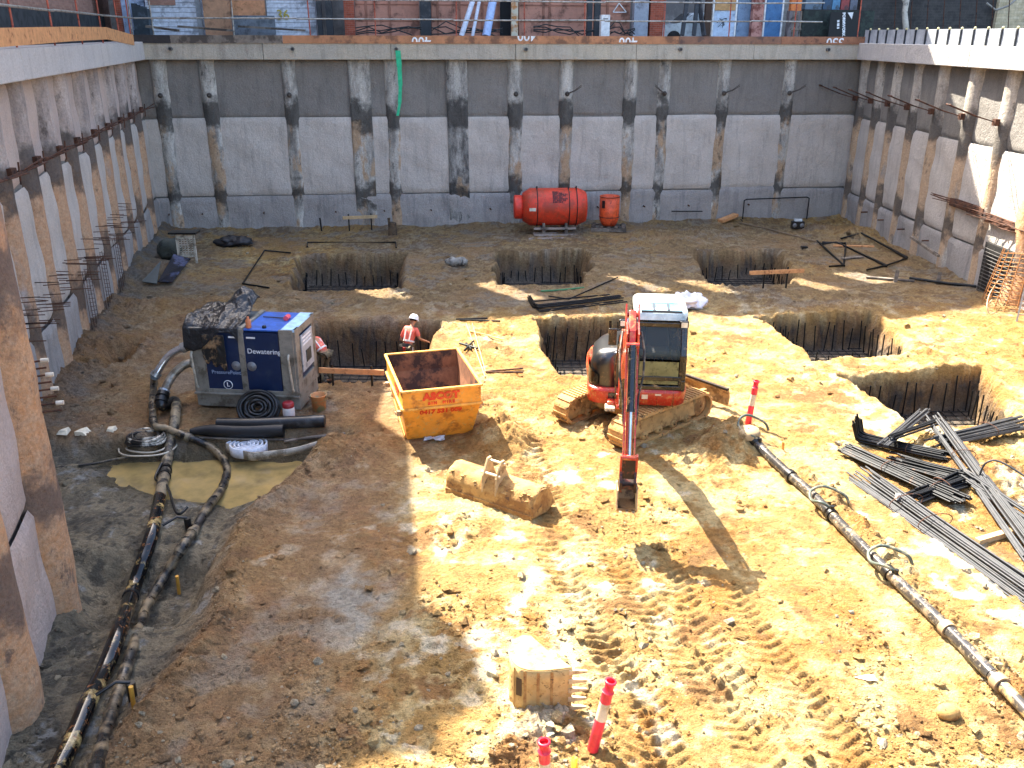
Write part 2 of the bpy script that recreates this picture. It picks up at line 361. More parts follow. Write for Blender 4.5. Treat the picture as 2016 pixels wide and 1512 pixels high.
def gcolor(X, Y, Z, R, L, PM):
    def mx(c, col, k): return c*(1-k[..., None])+np.array(col)*k[..., None]
    n1 = fbm(X, Y, 1.5, 5, 71, .6); n2 = fbm(X, Y, .35, 4, 72, .6); n3 = fbm(X, Y, 4.5, 4, 73, .55); n4 = fbm(X, Y, .9, 5, 74, .65)
    c = np.zeros(X.shape+(3,))+np.array(CLAY)
    n5 = fbm(X, Y, .16, 4, 82, .6); c = mx(c, PALE, sstep(-.1, .3, .6*n1+.7*n2+.4*n5)); c = mx(c, ORANGE, .85*sstep(.0, .3, .6*n4-.3*n1+.15*n3+.55*n5))
    c = mx(c, WHITE, .75*sstep(.18, .42, n3*.6+n2*.5+fbm(X, Y, .22, 3, 75)*.25))
    c = mx(c, BROWN, sstep(.2, .5, fbm(X, Y, .6, 5, 76, .65)+.15*fbm(X, Y, 3, 2, 80)))
    far = sstep(23.5, 27, Y+1.2*fbm(X, Y, 2, 3, 77)); c = mx(c, OLIVE, far*sstep(-.5, .2, n3+.4*n2)*.8); c = mx(c, GREYM, far*sstep(.08, .35, n4)*.6); c = mx(c, (.15, .09, .045), far*sstep(.05, .3, n5+.5*n1)*.65); c = mx(c, (.33, .2, .09), far*sstep(.1, .35, .5*n2-n1)*.6)  # far shaded zone: browner, darker tone painted in, with mottled patches
    # shaded plateau, left front: shade-brown tone painted into the same clay
    pl = sstep(-.2, -2.0, X+.9+.4*fbm(X, Y, 1.5, 3, 78)-.0*Y)*(1-far); c = mx(c, REDB, pl*(.65+.35*n1)); c = mx(c, (.33, .28, .22), pl*sstep(.15, .4, n1+.3*n2)*.45)
    sp = np.exp(-(((X-G(700, 1180)[0])/.5)**2+((Y-G(700, 1180)[1])/.8)**2)); c = mx(c, (.42, .38, .31), np.clip(sp*(1+n2*2), 0, .9))
    # wet low ground
    c = mx(c, MUD, L*(.9)); c = mx(c, (.13, .115, .09), L*sstep(.05, .4, n4+.2*n2)*.6); c = mx(c, (.07, .065, .055), L*sstep(.1, .3, n5+.4*n1)*.7); c = mx(c, (.46, .44, .4), L*sstep(.2, .4, fbm(X, Y, .4, 5, 79, .75))*.85)
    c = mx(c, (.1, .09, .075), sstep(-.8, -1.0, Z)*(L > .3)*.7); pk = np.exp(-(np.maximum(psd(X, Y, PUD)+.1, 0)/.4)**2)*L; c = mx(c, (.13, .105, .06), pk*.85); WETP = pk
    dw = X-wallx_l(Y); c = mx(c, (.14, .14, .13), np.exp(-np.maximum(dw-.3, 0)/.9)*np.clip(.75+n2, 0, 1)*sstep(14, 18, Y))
    # pit sides and floors
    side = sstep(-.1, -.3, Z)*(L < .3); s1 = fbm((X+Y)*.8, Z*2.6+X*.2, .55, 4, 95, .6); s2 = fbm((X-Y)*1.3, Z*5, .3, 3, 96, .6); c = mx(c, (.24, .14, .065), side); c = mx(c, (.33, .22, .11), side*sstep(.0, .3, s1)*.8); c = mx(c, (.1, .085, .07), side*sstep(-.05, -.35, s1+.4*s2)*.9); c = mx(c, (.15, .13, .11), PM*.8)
    ms = np.clip(R-.9, 0, 1); c = mx(c, (.42, .2, .06), ms*.8*(1-L)*(1-far*.6))
    kk = (1-side)[..., None]; c = c*(1+.22*n2[..., None]*kk+.2*n5[..., None]*kk+.3*(s2*side)[..., None]+.12*fbm(X, Y, .12, 2, 81)[..., None])
    wet = np.clip(WETP+L*sstep(-.3, .3, n1)+.35*far*sstep(.0, .4, n4), 0, 1)
    return np.clip(c, .01, .95), wet
CLAY = (.50, .30, .10); PALE = (.64, .475, .22); ORANGE = (.42, .2, .048); WHITE = (.82, .72, .52); BROWN = (.32, .17, .06)
OLIVE = (.30, .215, .115); GREYM = (.27, .25, .21); REDB = (.33, .2, .115); MUD = (.36, .30, .2)
def ground_mat():
    m, t, p = newmat('clay_ground')
    a = t.nodes.new('ShaderNodeAttribute'); a.attribute_name = 'Col'
    f1 = noise(t, 14, 6, .7); f2 = noise(t, 60, 4, .7)
    c = mixc(t, 1.0, a.outputs['Color'], ramp(t, f1, [(.3, .62), (.5, 1.0), (.72, 1.25)]), 'MULTIPLY')
    c = mixc(t, 1.0, c, ramp(t, f2, [(.3, .7), (.5, 1.0), (.7, 1.15)]), 'MULTIPLY')
    t.links.new(c, p.inputs['Base Color'])
    t.links.new(ramp(t, a.outputs['Alpha'], [(0, .95), (.6, .55), (1, .35)]), p.inputs['Roughness'])
    p.inputs['Specular IOR Level'].default_value = .3
    h = mathn(t, 'ADD', mathn(t, 'MULTIPLY', noise(t, 9, 8, .7), 1.2), mathn(t, 'MULTIPLY', noise(t, 38, 6, .7), .55))
    bump(t, p, h, .16, 1.0); return m
build_ground()
# muddy puddle
def puddle():
    mb = MB(); pts = GP([(140, 862), (470, 858), (690, 862), (680, 930), (580, 985), (480, 1030), (330, 1040), (190, 1020), (150, 930)], -.5)
    mb.add([(x, y, -.505) for x, y in pts], [tuple(range(len(pts)))[::-1]])
    o = single('puddle', mb, puddle_mat(), None, None); o['kind'] = 'structure'
    return o
def puddle_mat():
    m, t, p = newmat('muddy_water'); n = noise(t, 1.6, 4, .6)
    t.links.new(ramp(t, n, [(.3, (.17, .125, .055)), (.5, (.3, .215, .085)), (.75, (.42, .28, .1))]), p.inputs['Base Color'])
    p.inputs['Roughness'].default_value = .04; p.inputs['Specular IOR Level'].default_value = .5
    bump(t, p, noise(t, 5, 3), .01, .25); return m
puddle()
# ---- loose clods and stones (nobody could count them)
def rubble():
    rs = np.random.RandomState(5); n = 22000
    bm = bmesh.new(); bmesh.ops.create_icosphere(bm, subdivisions=1, radius=1.0); base = np.array([v.co[:] for v in bm.verts]); F = np.array([[v.index for v in f.verts] for f in bm.faces]); bm.free()
    y = 1/np.sqrt(rs.uniform(1/38.**2, 1/7.3**2, n*3)); x = rs.uniform(-1, 1, n*3)*(y*.62+1.5)
    k = (x < 14.3) & (x > wallx_l(y)+.2) & (y < 37.8+.111*x); x, y = x[k], y[k]
    z, r, l, pmk = hmap(x, y, True); pr = np.clip((r-.25), .08, 1)*(1-pmk)*(1-.5*l)*np.where(fbm(x, y, .8, 3, 91) > .0, 1, .25)
    k = rs.rand(len(x)) < pr*1.4; x, y, z, r, l = x[k][:n], y[k][:n], z[k][:n], r[k][:n], l[k][:n]; n = len(x)
    s = np.minimum(.006+.011*rs.pareto(2.9, n), .06)*(1+y*.03)
    V = base[None]*(1+.28*rs.randn(n, 12, 1))*s[:, None, None]*np.array([1, 1, .75])+.12*s[:, None, None]*rs.randn(n, 12, 3)
    a = rs.rand(n)*6.28; ca, sa = np.cos(a)[:, None], np.sin(a)[:, None]
    V = np.stack([V[..., 0]*ca-V[..., 1]*sa+x[:, None], V[..., 0]*sa+V[..., 1]*ca+y[:, None], V[..., 2]+(z+s*.25)[:, None]], -1)
    FF = (F[None]+12*np.arange(n)[:, None, None]).reshape(-1, 3)
    me = bpy.data.meshes.new('rubble'); me.from_pydata(V.reshape(-1, 3).tolist(), [], FF.tolist()); me.update()
    c, wt = gcolor(x, y, z, r*.6, l, 0*x); tint = rs.rand(n)[:, None]
    c = np.where(tint < .1, np.array([.6, .5, .34])*.85, c*(.75+.5*rs.rand(n)[:, None]))
    c4 = np.concatenate([np.clip(c, 0, .9), 0*x[:, None]], -1); at = me.color_attributes.new('Col', 'FLOAT_COLOR', 'POINT')
    at.data.foreach_set('color', np.repeat(c4, 12, 0).reshape(-1).astype(np.float32)); me.materials.append(MATS['clay_ground'])
    o = bpy.data.objects.new('rubble', me); COL.objects.link(o)
    tag(o, 'loose clay clods and stones scattered over the excavated floor', 'rubble', kind='stuff')
rubble()
# ================================================================ WALLS OF THE EXCAVATION
HB, HT, J1, J2 = 6.66, 7.3, 4.48, 1.44
def wallmat(name, c, var=.15, stain='#3c3a38', samt=.35, tint='#9a8c70', z0=None):
    m, t, p = newmat(name); c = lin(c)
    n = noise(t, .9, 6, .6); b = mixc(t, ramp(t, n, [(.3, 0.), (.7, 1.)]), tuple(v*(1-var) for v in c), tuple(v*(1+var) for v in c))
    b = mixc(t, mathn(t, 'MULTIPLY', ramp(t, noise(t, .45, 3), [(.45, 0.), (.75, 1.)]), .45), b, lin(tint))
    b = mixc(t, mathn(t, 'MULTIPLY', ramp(t, noise(t, 1.4, 7, .7, stretch=(2.5, 2.5, .35)), [(.5, 0.), (.68, 1.)]), samt), b, lin(stain))
    b = mixc(t, 1., b, ramp(t, noise(t, 22, 5, .7), [(.3, .8), (.7, 1.12)]), 'MULTIPLY')
    t.links.new(b, p.inputs['Base Color']); p.inputs['Roughness'].default_value = .92
    bump(t, p, mathn(t, 'ADD', noise(t, 3, 5), mathn(t, 'MULTIPLY', noise(t, 16, 6, .7), .7)), .07, .9); return m
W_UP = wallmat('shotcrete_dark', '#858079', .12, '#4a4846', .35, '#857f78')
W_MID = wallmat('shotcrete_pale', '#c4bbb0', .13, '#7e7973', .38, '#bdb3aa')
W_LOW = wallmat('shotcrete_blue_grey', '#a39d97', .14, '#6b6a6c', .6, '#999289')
W_SAND = wallmat('shotcrete_sandy', '#c3b1a6', .1, '#8f7c6c', .3, '#c9ab92')
W_BEAM = wallmat('capping_concrete', '#b9b0a0', .1, '#6e675c', .4, '#c2b393')
W_BEAMW = wallmat('capping_concrete_pale', '#c4beb8', .06, '#8c8680', .25, '#c9c0b4')
def pilemat(name, base, dark, orange, oamt, pale='#b5b1a8'):
    m, t, p = newmat(name); g = t.nodes.new('ShaderNodeNewGeometry'); sx = t.nodes.new('ShaderNodeSeparateXYZ'); t.links.new(g.outputs['Position'], sx.inputs[0])
    oi = t.nodes.new('ShaderNodeObjectInfo'); cc = coords(t); va = t.nodes.new('ShaderNodeVectorMath'); va.operation = 'ADD'; t.links.new(cc, va.inputs[0])
    sc = t.nodes.new('ShaderNodeVectorMath'); sc.operation = 'SCALE'; t.links.new(oi.outputs['Location'], sc.inputs[0]); sc.inputs['Scale'].default_value = 0; t.links.new(cc, va.inputs[0]); t.links.new(sc.outputs[0], va.inputs[1])
    v = va.outputs[0]
    b = mixc(t, ramp(t, noise(t, 2.2, 7, .7, v, (1, 1, .3)), [(.38, 0.), (.6, 1.)]), lin(base), lin(pale))
    zz = mathn(t, 'ADD', sx.outputs[2], mathn(t, 'MULTIPLY', mathn(t, 'SUBTRACT', noise(t, 1.6, 5, .6, v), .5), 2.2))
    fo = mathn(t, 'LESS_THAN', zz, 4.3); fn = ramp(t, noise(t, 1.3, 6, .65, v, (1, 1, .4)), [(.62-oamt*.35, 0.), (.68-oamt*.3, 1.)])
    b = mixc(t, mathn(t, 'MULTIPLY', fo, fn), b, mixc(t, noise(t, 7, 6, .7, v), lin(orange), lin('#c9b296')))
    def band(z0, z1, soft):
        mr = t.nodes.new('ShaderNodeMapRange'); mr.interpolation_type = 'SMOOTHSTEP'; t.links.new(zz, mr.inputs[0]); mr.inputs[1].default_value = z0-soft; mr.inputs[2].default_value = z0+soft
        m2 = t.nodes.new('ShaderNodeMapRange'); m2.interpolation_type = 'SMOOTHSTEP'; t.links.new(zz, m2.inputs[0]); m2.inputs[1].default_value = z1-soft; m2.inputs[2].default_value = z1+soft; m2.inputs[3].default_value = 1; m2.inputs[4].default_value = 0
        return mathn(t, 'MULTIPLY', mr.outputs[0], m2.outputs[0])
    k = mathn(t, 'ADD', band(4.0, 5.1, .25), band(1.1, 1.9, .25), True); k = mathn(t, 'MULTIPLY', k, .85)
    b = mixc(t, k, b, lin(dark))
    b = mixc(t, ramp(t, noise(t, 3.5, 8, .75, v, (1, 1, .5)), [(.56, 0.), (.66, .8)]), b, lin(dark))
    b = mixc(t, 1., b, ramp(t, noise(t, 18, 6, .75, v), [(.3, .65), (.7, 1.2)]), 'MULTIPLY')
    t.links.new(b, p.inputs['Base Color']); p.inputs['Roughness'].default_value = .9
    bump(t, p, mathn(t, 'ADD', noise(t, 5, 6, .65, v), mathn(t, 'MULTIPLY', noise(t, 25, 5, .6, v), .4)), .06, .8); return m
P_B = pilemat('pile_grey', '#837f78', '#36332f', '#94714c', .35, '#c6c1b6')
P_L = pilemat('pile_orange', '#8c8079', '#4d443d', '#a9703f', .85, '#b8a99e')
P_R = pilemat('pile_buff', '#938a80', '#4c4742', '#a98560', .8, '#bdb4a6')
P_N = pilemat('pile_near', '#8a7464', '#5f5149', '#bb7428', .95, '#c8946a')
P_D = pilemat('pile_dark', '#5d5a56', '#2e2c2a', '#8b6b48', .1)
RUST = M('rusty_steel', '#5a3a2a', .8, .3, '#2c2220', .4, 8)
REBAR = M('black_rebar', '#222324', .45, .7, '#4a3a30', .12, 9, var=.3)
PIPEDK = M('dark_pipe', '#1b1a1a', .5)
TIMB = M('timber_orange', '#b07a55', .8, 0, '#7a5640', .4, 2, var=.2, vscale=3)
TIMB2 = M('timber_weathered', '#7f7468', .85, 0, '#4e463f', .5, 2)
TIMB3 = M('timber_fresh', '#c9915f', .75, 0, '#8a5a3a', .2, 5, var=.2)
BLK = M('black_plastic', '#141414', .35)
WHITEP = M('white_paint', '#e6e6e4', .7)
def wall(name, label, org, end, inn, bays, pl, pmat, pr, mats, z0=-1.6, beam=(HB, HT), piles=(), nj=(J1, J2), beammat=W_BEAM, bays_j=0, flat=(), zt=None):
    """org/end: ends of the panel plane (xy); inn: unit vector into the pit; bays: distances of the piles along the wall"""
    T = thing(name, label, 'retaining wall', (*org, 0)); o, e = Vector((*org, 0)), Vector((*end, 0)); L = (e-o).length; d = (e-o)/L; inn = Vector((*inn, 0)); up = Vector((0, 0, 1))
    Mx = XM(o, d, up, d.cross(up)); sgn = 1 if d.cross(up).dot(inn) > 0 else -1
    def P(s, z, off): return o+d*s+up*z+inn*off
    # backing wall
    mb = MB(); mb.hexa([P(-.9, z0, -.05), P(L+.3, z0, -.05), P(L+.3, z0, -.7), P(-.9, z0, -.7), P(-.9, beam[0]-.02, -.05), P(L+.3, beam[0]-.02, -.05), P(L+.3, beam[0]-.02, -.7), P(-.9, beam[0]-.02, -.7)]); obj('backing', mb, W_UP, T, fix=True)
    ss = [0]+sorted(bays)+[L]; r_ = random.Random(len(name))
    for i in range(len(ss)-1):
        a, b = ss[i], ss[i+1]
        if b-a < .5: continue
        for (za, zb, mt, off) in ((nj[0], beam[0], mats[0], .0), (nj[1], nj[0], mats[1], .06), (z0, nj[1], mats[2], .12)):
            j = r_.uniform(-.05, .05); zb2 = zb+(j if zb != beam[0] else -.02); off += r_.uniform(-.015, .015)
            def fn(u, v, a=a, b=b, za=za, zb2=zb2, off=off, i=i):
                s = a+(b-a)*u; z = za+(zb2-za)*v; k = abs(2*u-1); ed = max(0, k-.86)/.14
                zz = z-.06*ed*ed*(1 if v > .5 and zb2 < beam[0]-.1 else 0)*v
                w = .018*math.sin(s*3.1+z*1.7+i)+.012*math.sin(z*5.3+s*2.2); edge = min(v, 1-v)
                return P(s, zz, off+w-(.05 if edge < .001 else 0)-.01*ed)
            mb = MB(); mb.grid(fn, 15, 25); obj('shotcrete_panel', mb, mt, T)
    for k, s in enumerate(bays):
        r = pr*(1+.08*r_.uniform(-1, 1)); c = P(s, 0, (-.1 if r < .45 else -.03)-r*.15); fl = k in flat
        prof = []
        for i in range(34):
            z = z0+(beam[0]-.01-z0)*i/33; prof.append((z, r*(1+.02*math.sin(z*2.1+k*1.7)+.012*math.sin(z*6.3+k))))
        mb = MB(); m_ = 20; vs = []; lean = r_.uniform(-.006, .006)
        for z, rr in prof:
            for q in range(m_):
                an = 2*pi*q/m_; xx, yy = rr*cos(an), rr*sin(an)
                if fl: xx = max(-.42, min(.42, xx*1.6)); yy = max(-.3, min(.3, yy*1.5))*.9
                w = 1+.015*math.sin(an*3+z*1.3+k)+.012*math.sin(an*7+z*4.1)
                vs.append(c+d*(xx*w+lean*z)+inn*yy*w+up*z)
        mb.add(vs, [(i*m_+q, i*m_+(q+1) % m_, (i+1)*m_+(q+1) % m_, (i+1)*m_+q) for i in range(33) for q in range(m_)], 0, True)
        obj('pile', mb, (P_D if k in piles else pmat), T, fix=True)
    mb = MB(); n = max(1, int(L/4.2)); r_2 = random.Random(3)
    for i in range(n):
        a, b = L*i/n+.006, L*(i+1)/n-.006; q = r_2.uniform(0, .025)
        mb.hexa([P(a, beam[0], .42+q), P(b, beam[0], .42+q), P(b, beam[0], -.72), P(a, beam[0], -.72), P(a, beam[1], .42+q), P(b, beam[1], .42+q), P(b, beam[1], -.72), P(a, beam[1], -.72)])
    obj('capping_beam', mb, beammat, T, bevel=.02, fix=True)
    return T, P, L
def perp_in(o, e, ref):
    d = Vector(e)-Vector(o); n = Vector((-d.y, d.x)).normalized(); return n if n.dot(Vector(ref)-Vector(o)) > 0 else -n
BL = Vector((-14.47, 36.5)); BR = Vector((14.565, 39.72))
def inter_s(pts, o): return [(Vector((p.x, p.y))-o).length for p in pts]
# back wall
bb = inter_s([WB(x, 118) for x in (309, 406, 565, 706, 768, 900, 1015, 1117, 1244, 1310, 1428, 1558)], BL)
inb = perp_in(BL, BR, (0, 10))
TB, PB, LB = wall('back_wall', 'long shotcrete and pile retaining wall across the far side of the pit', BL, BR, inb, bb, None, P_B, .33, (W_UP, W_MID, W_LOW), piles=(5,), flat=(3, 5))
# left wall
LN = Vector((wallx_l(11.6), 11.6)); inl = perp_in(BL, LN, (0, 20))
lb = [(Vector((wallx_l(y), y))-BL).length for y in (34.6, 32.2, 30.3, 28.2, 26.3, 24.2, 22.3, 20.3, 18.4, 16.6, 14.7, 12.8)]
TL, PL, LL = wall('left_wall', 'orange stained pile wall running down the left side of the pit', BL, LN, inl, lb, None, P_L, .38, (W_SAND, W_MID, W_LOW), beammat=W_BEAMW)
# right wall
RN = Vector((15.875-.033*16, 16.)); inr = perp_in(BR, RN, (0, 20))
rb = [39.72-y for y in (39.2, 37.6, 36.0, 34.3, 32.4, 30.3, 28.2, 25.9, 23.6, 21.3, 19.)]
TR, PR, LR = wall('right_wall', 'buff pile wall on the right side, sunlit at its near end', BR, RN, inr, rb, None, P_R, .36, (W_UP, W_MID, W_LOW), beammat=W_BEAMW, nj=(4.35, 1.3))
# near left wall stepping into the pit
nlo, nle = Vector((-6.93, 11.5)), Vector((-4.7, 3.0)); inn_ = perp_in(nlo, nle, (0, 10))
TN, PN, LNn = wall('near_left_wall', 'nearest pile wall at the left edge, its piles flaking orange clay', nlo, nle, inn_, [.12, 2.6, 4.9, 7.2], None, P_N, .5, (W_SAND, W_SAND, W_SAND), beammat=W_BEAMW)
mb = MB(); mb.hexa([(-9.2, 11.56, -1.6), (-6.9, 11.56, -1.6), (-6.9, 11.9, -1.6), (-9.2, 11.9, -1.6), (-9.2, 11.56, 7.2), (-6.9, 11.56, 7.2), (-6.9, 11.9, 7.2), (-9.2, 11.9, 7.2)]); obj('return_panel', mb, W_SAND, TN, fix=True)
# timber edge board and stub pipes on the back beam
def board_run(T, P, s0, s1, z0, z1, off, mat, name='edge_board'):
    mb = MB(); mb.hexa([P(s0, z0, off+.04), P(s1, z0, off+.04), P(s1, z0, off), P(s0, z0, off), P(s0, z1, off+.04), P(s1, z1, off+.04), P(s1, z1, off), P(s0, z1, off)]); return obj(name, mb, mat, T, fix=True)
def sB(px): p = WB(px, 84); return (Vector((p.x, p.y))-BL).length
cuts = [(228, 268, TIMB2), (268, 342, M('board_black', '#35302f', .8)), (342, 560, TIMB2), (560, 930, TIMB), (930, 1155, TIMB), (1155, 1330, TIMB), (1330, 1530, M('timber_dull', '#86624e', .85, 0, '#5e4840', .4)), (1530, 1706, M('timber_brown', '#9a6a4e', .85, 0, '#6a4a3a', .3))]
for i, (a, b, mt) in enumerate(cuts): board_run(TB, PB, max(0, sB(a)), min(LB, sB(b))-.01, HT-.05, HT+.24, .425+.004*(i % 2), mt)
for px, py in ((340, 88), (578, 106), (780, 90), (1033, 92), (1334, 93), (1622, 93)):
    s = sB(px); z = HT-.25; mb = MB(); mb.tube([PB(s, z, .38), PB(s, z, .56)], .075, 14); mb.tube([PB(s, z, .555), PB(s, z, .565)], .05, 12, 1); obj('stub_pipe', mb, [M('stub_grey', '#6d6a66', .7), PIPEDK], TB)
for sx, rotd in ((829, 180), (1034, 0), (1231, 180), (1634, 180)):
    s = sB(sx); Mx = XM(PB(s, HT+(.25 if sx == 1034 else .03), .474), (PB(1, 0, 0)-PB(0, 0, 0)), (0, 0, 1)) @ Matrix.Rotation(radians(180), 4, 'Z')
    text('chalk_number', '400' if sx != 1634 else '350', .5, Mx, WHITEP, TB, .001, .008, world=True, clip=[((0, 0, HT+.235), (0, 0, 1)), ((0, 0, HT+.012), (0, 0, -1))])
# anchor heads, drilled holes, ties on the back piles
for k, px in enumerate((309, 406, 565, 1015, 1117, 1310, 1428, 1558)):
    s = bb[[309, 406, 565, 706, 768, 900, 1015, 1117, 1244, 1310, 1428, 1558].index(px)]; z = 5.35
    mb = MB(); c = PB(s, z, .16); mb.lathe([(.02, 0), (.08, 0), (.1, .04), (.07, .08), (.02, .09)], XM(c, inb.to_3d().cross(Vector((0, 0, 1))), (0, 0, 1), inb.to_3d()), 12)
    if k > 3:
        q = rnd.choice((-1, 1)) if k < 6 else 1
        for dz in (0, .03): mb.tube([c+inb.to_3d()*.1+Vector((0, 0, dz)), c+inb.to_3d()*.3+Vector((q*.25, 0, .12+dz)), c+inb.to_3d()*.4+Vector((q*.5, 0, .3+dz*2))], .014, 5)
    obj('anchor', mb, M('anchor_dark', '#4a433d', .8), TB)
for i in range(12):
    s = (([0]+bb+[LB])[i]+([0]+bb+[LB])[i+1])/2; mb = MB(); mb.tube([PB(s+.1, .75, .1), PB(s+.12, .74, .26)], .03, 6); obj('tie_bolt', mb, RUST, TB)
# starter bars on the left wall
rl = random.Random(11)
for k, s in enumerate(lb[:10]):
    mb = MB(); z = 4.95; d = (PL(1, 0, 0)-PL(0, 0, 0))
    for j in range(3):
        a = PL(s, z+rl.uniform(-.05, .05), .2); b = PL(s-1.6-rl.uniform(0, .5), z+rl.uniform(-.06, .1), .42+rl.uniform(0, .1)); mb.tube([a, a+(b-a)*.2+inl.to_3d()*.12, b], .018, 5)
    mb.tube([PL(s-.1, z-.25, .36), PL(s-.12, z+.2, .38)], .02, 5); mb.box(PL(s, z, .22), (.2, .2, .2)); obj('starter_bar', mb, RUST, TL)
for k, s in enumerate(lb[3:]):
    for zz, L_ in ((2.35, .55), (1.95, .7)):
        mb = MB()
        for j in range(5):
            a = PL(s+rl.uniform(-.9, .9), zz+rl.uniform(-.14, .14), .05); mb.tube([a, a+inl.to_3d()*L_*rl.uniform(.6, 1.2)+Vector((0, rl.uniform(-.08, .08), rl.uniform(-.05, .02)))], .011, 5)
        obj('dowel_row', mb, RUST, TL)
    mb = MB()
    for j in range(16):
        a = PL(s-.9+rl.uniform(0, .05), .1+j*.11, .28); b = PL(s+.1, .1+j*.11+.25, .36); mb.tube([a, b], .008, 4)
    for j in range(4): mb.tube([PL(s-.8+j*.28, -.1, .3), PL(s-.8+j*.28, 1.9, .3)], .008, 4)
    if k in (1, 2, 3): obj('steel_mesh', mb, RUST, TL)
for s in (.12,):
    mb = MB()
    for j in range(8):
        a = PN(s-.2+.02*j, 3.35-.1*j, -.0); mb.tube([a+Vector((-.8, -.6, .05)), a+inn_.to_3d()*(.25), a+inn_.to_3d()*(.42+.02*j)+Vector((.05, .0, .02))], .014, 6)
    obj('starter_bar', mb, RUST, TN)
    for q in range(4):
        mb = MB(); j = 2*q; a = PN(s-.2+.02*j, 3.35-.1*j, -.0)+inn_.to_3d()*(.42+.02*j)+Vector((.05, .0, .02)); mb.tube([a-inn_.to_3d()*.04, a+inn_.to_3d()*.06], .032, 10); obj('bar_cap', mb, M('cap_white', '#c9bfae', .6), TN)
# right wall starter bars and meshes
for k, s in enumerate(rb[:7]):
    mb = MB(); z = 5.15; c = PR(s, z, .3); mb.box(c, (.14, .2, .2)); pc = Vector((0, 0, 1))
    for j in (-1, 1): mb.tube([c, c+Vector((-.65, .12*j, .18)), c+Vector((-1.45, .1*j+.2, .5))], .016, 5)
    mb.tube([c+Vector((-1.4, .1, .49)), c+Vector((-1.46, .3, .5))], .03, 5); obj('anchor_strand', mb, RUST, TR)
for (s0, zc) in ((9.6, 2.45), (11.9, 2.35), (14.2, 2.25)):
    mb = MB()
    for j in range(12): a = PR(s0+rl.uniform(-.3, 1.9), zc+rl.uniform(-.12, .12), .2); mb.tube([a, a+Vector((-.5*rl.uniform(.3, 1), rl.uniform(.4, 1.3), .06))], .014, 5)
    mb.hexa([PR(s0-.1, zc-.15, .24), PR(s0+2, zc-.15, .24), PR(s0+2, zc-.15, .1), PR(s0-.1, zc-.15, .1), PR(s0-.1, zc+.1, .22), PR(s0+2, zc+.1, .22), PR(s0+2, zc+.1, .1), PR(s0-.1, zc+.1, .1)])
    obj('starter_bar', mb, RUST, TR)
mb = MB()
for j in range(14): mb.tube([PR(12.3, .05+.11*j, .32), PR(14.0, .05+.11*j, .32)], .012, 5)
for j in range(5): mb.tube([PR(12.4+.38*j, -.2, .3), PR(12.4+.38*j, 1.55, .3)], .012, 5)
obj('steel_mesh', mb, M('grey_bars', '#5a5856', .6, .5), TR)
mb = MB(); mb.hexa([PR(12.1, -.5, .22), PR(14.1, -.5, .22), PR(14.1, -.5, .1), PR(12.1, -.5, .1), PR(12.1, 1.62, .22), PR(14.1, 1.62, .22), PR(14.1, 1.62, .1), PR(12.1, 1.62, .1)]); obj('mesh_backing', mb, M('backing_dark', '#1c1a19', .7), TR, fix=True)  # flat dark slab behind the mesh
for k in (1, 2, 3, 4): mb = MB(); s = (rb[k]+rb[k+1])/2; mb.tube([PR(s, .85, .1), PR(s-.1, .82, .34)], .03, 6); obj('tie_bolt', mb, RUST, TR)
# green strap hanging on the back wall
mb = MB(); s = sB(783); pts = [(0, HT-.3, .6), (.03, 6.4, .52), (.04, 5.7, .4), (-.02, 5.0, .32), (-.12, 4.55, .3)]
for i in range(4):
    a, b = pts[i], pts[i+1]; ww = .1-.015*i
    mb.hexa([PB(s+b[0]-ww, b[1], b[2]), PB(s+b[0]+ww, b[1], b[2]), PB(s+b[0]+ww, b[1], b[2]-.01), PB(s+b[0]-ww, b[1], b[2]-.01), PB(s+a[0]-ww, a[1], a[2]), PB(s+a[0]+ww, a[1], a[2]), PB(s+a[0]+ww, a[1], a[2]-.01), PB(s+a[0]-ww, a[1], a[2]-.01)])
single('strap', mb, M('green_strap', '#2fb888', .7), 'bright green strap hanging down the far wall from a stub pipe', 'strap', fix=True)
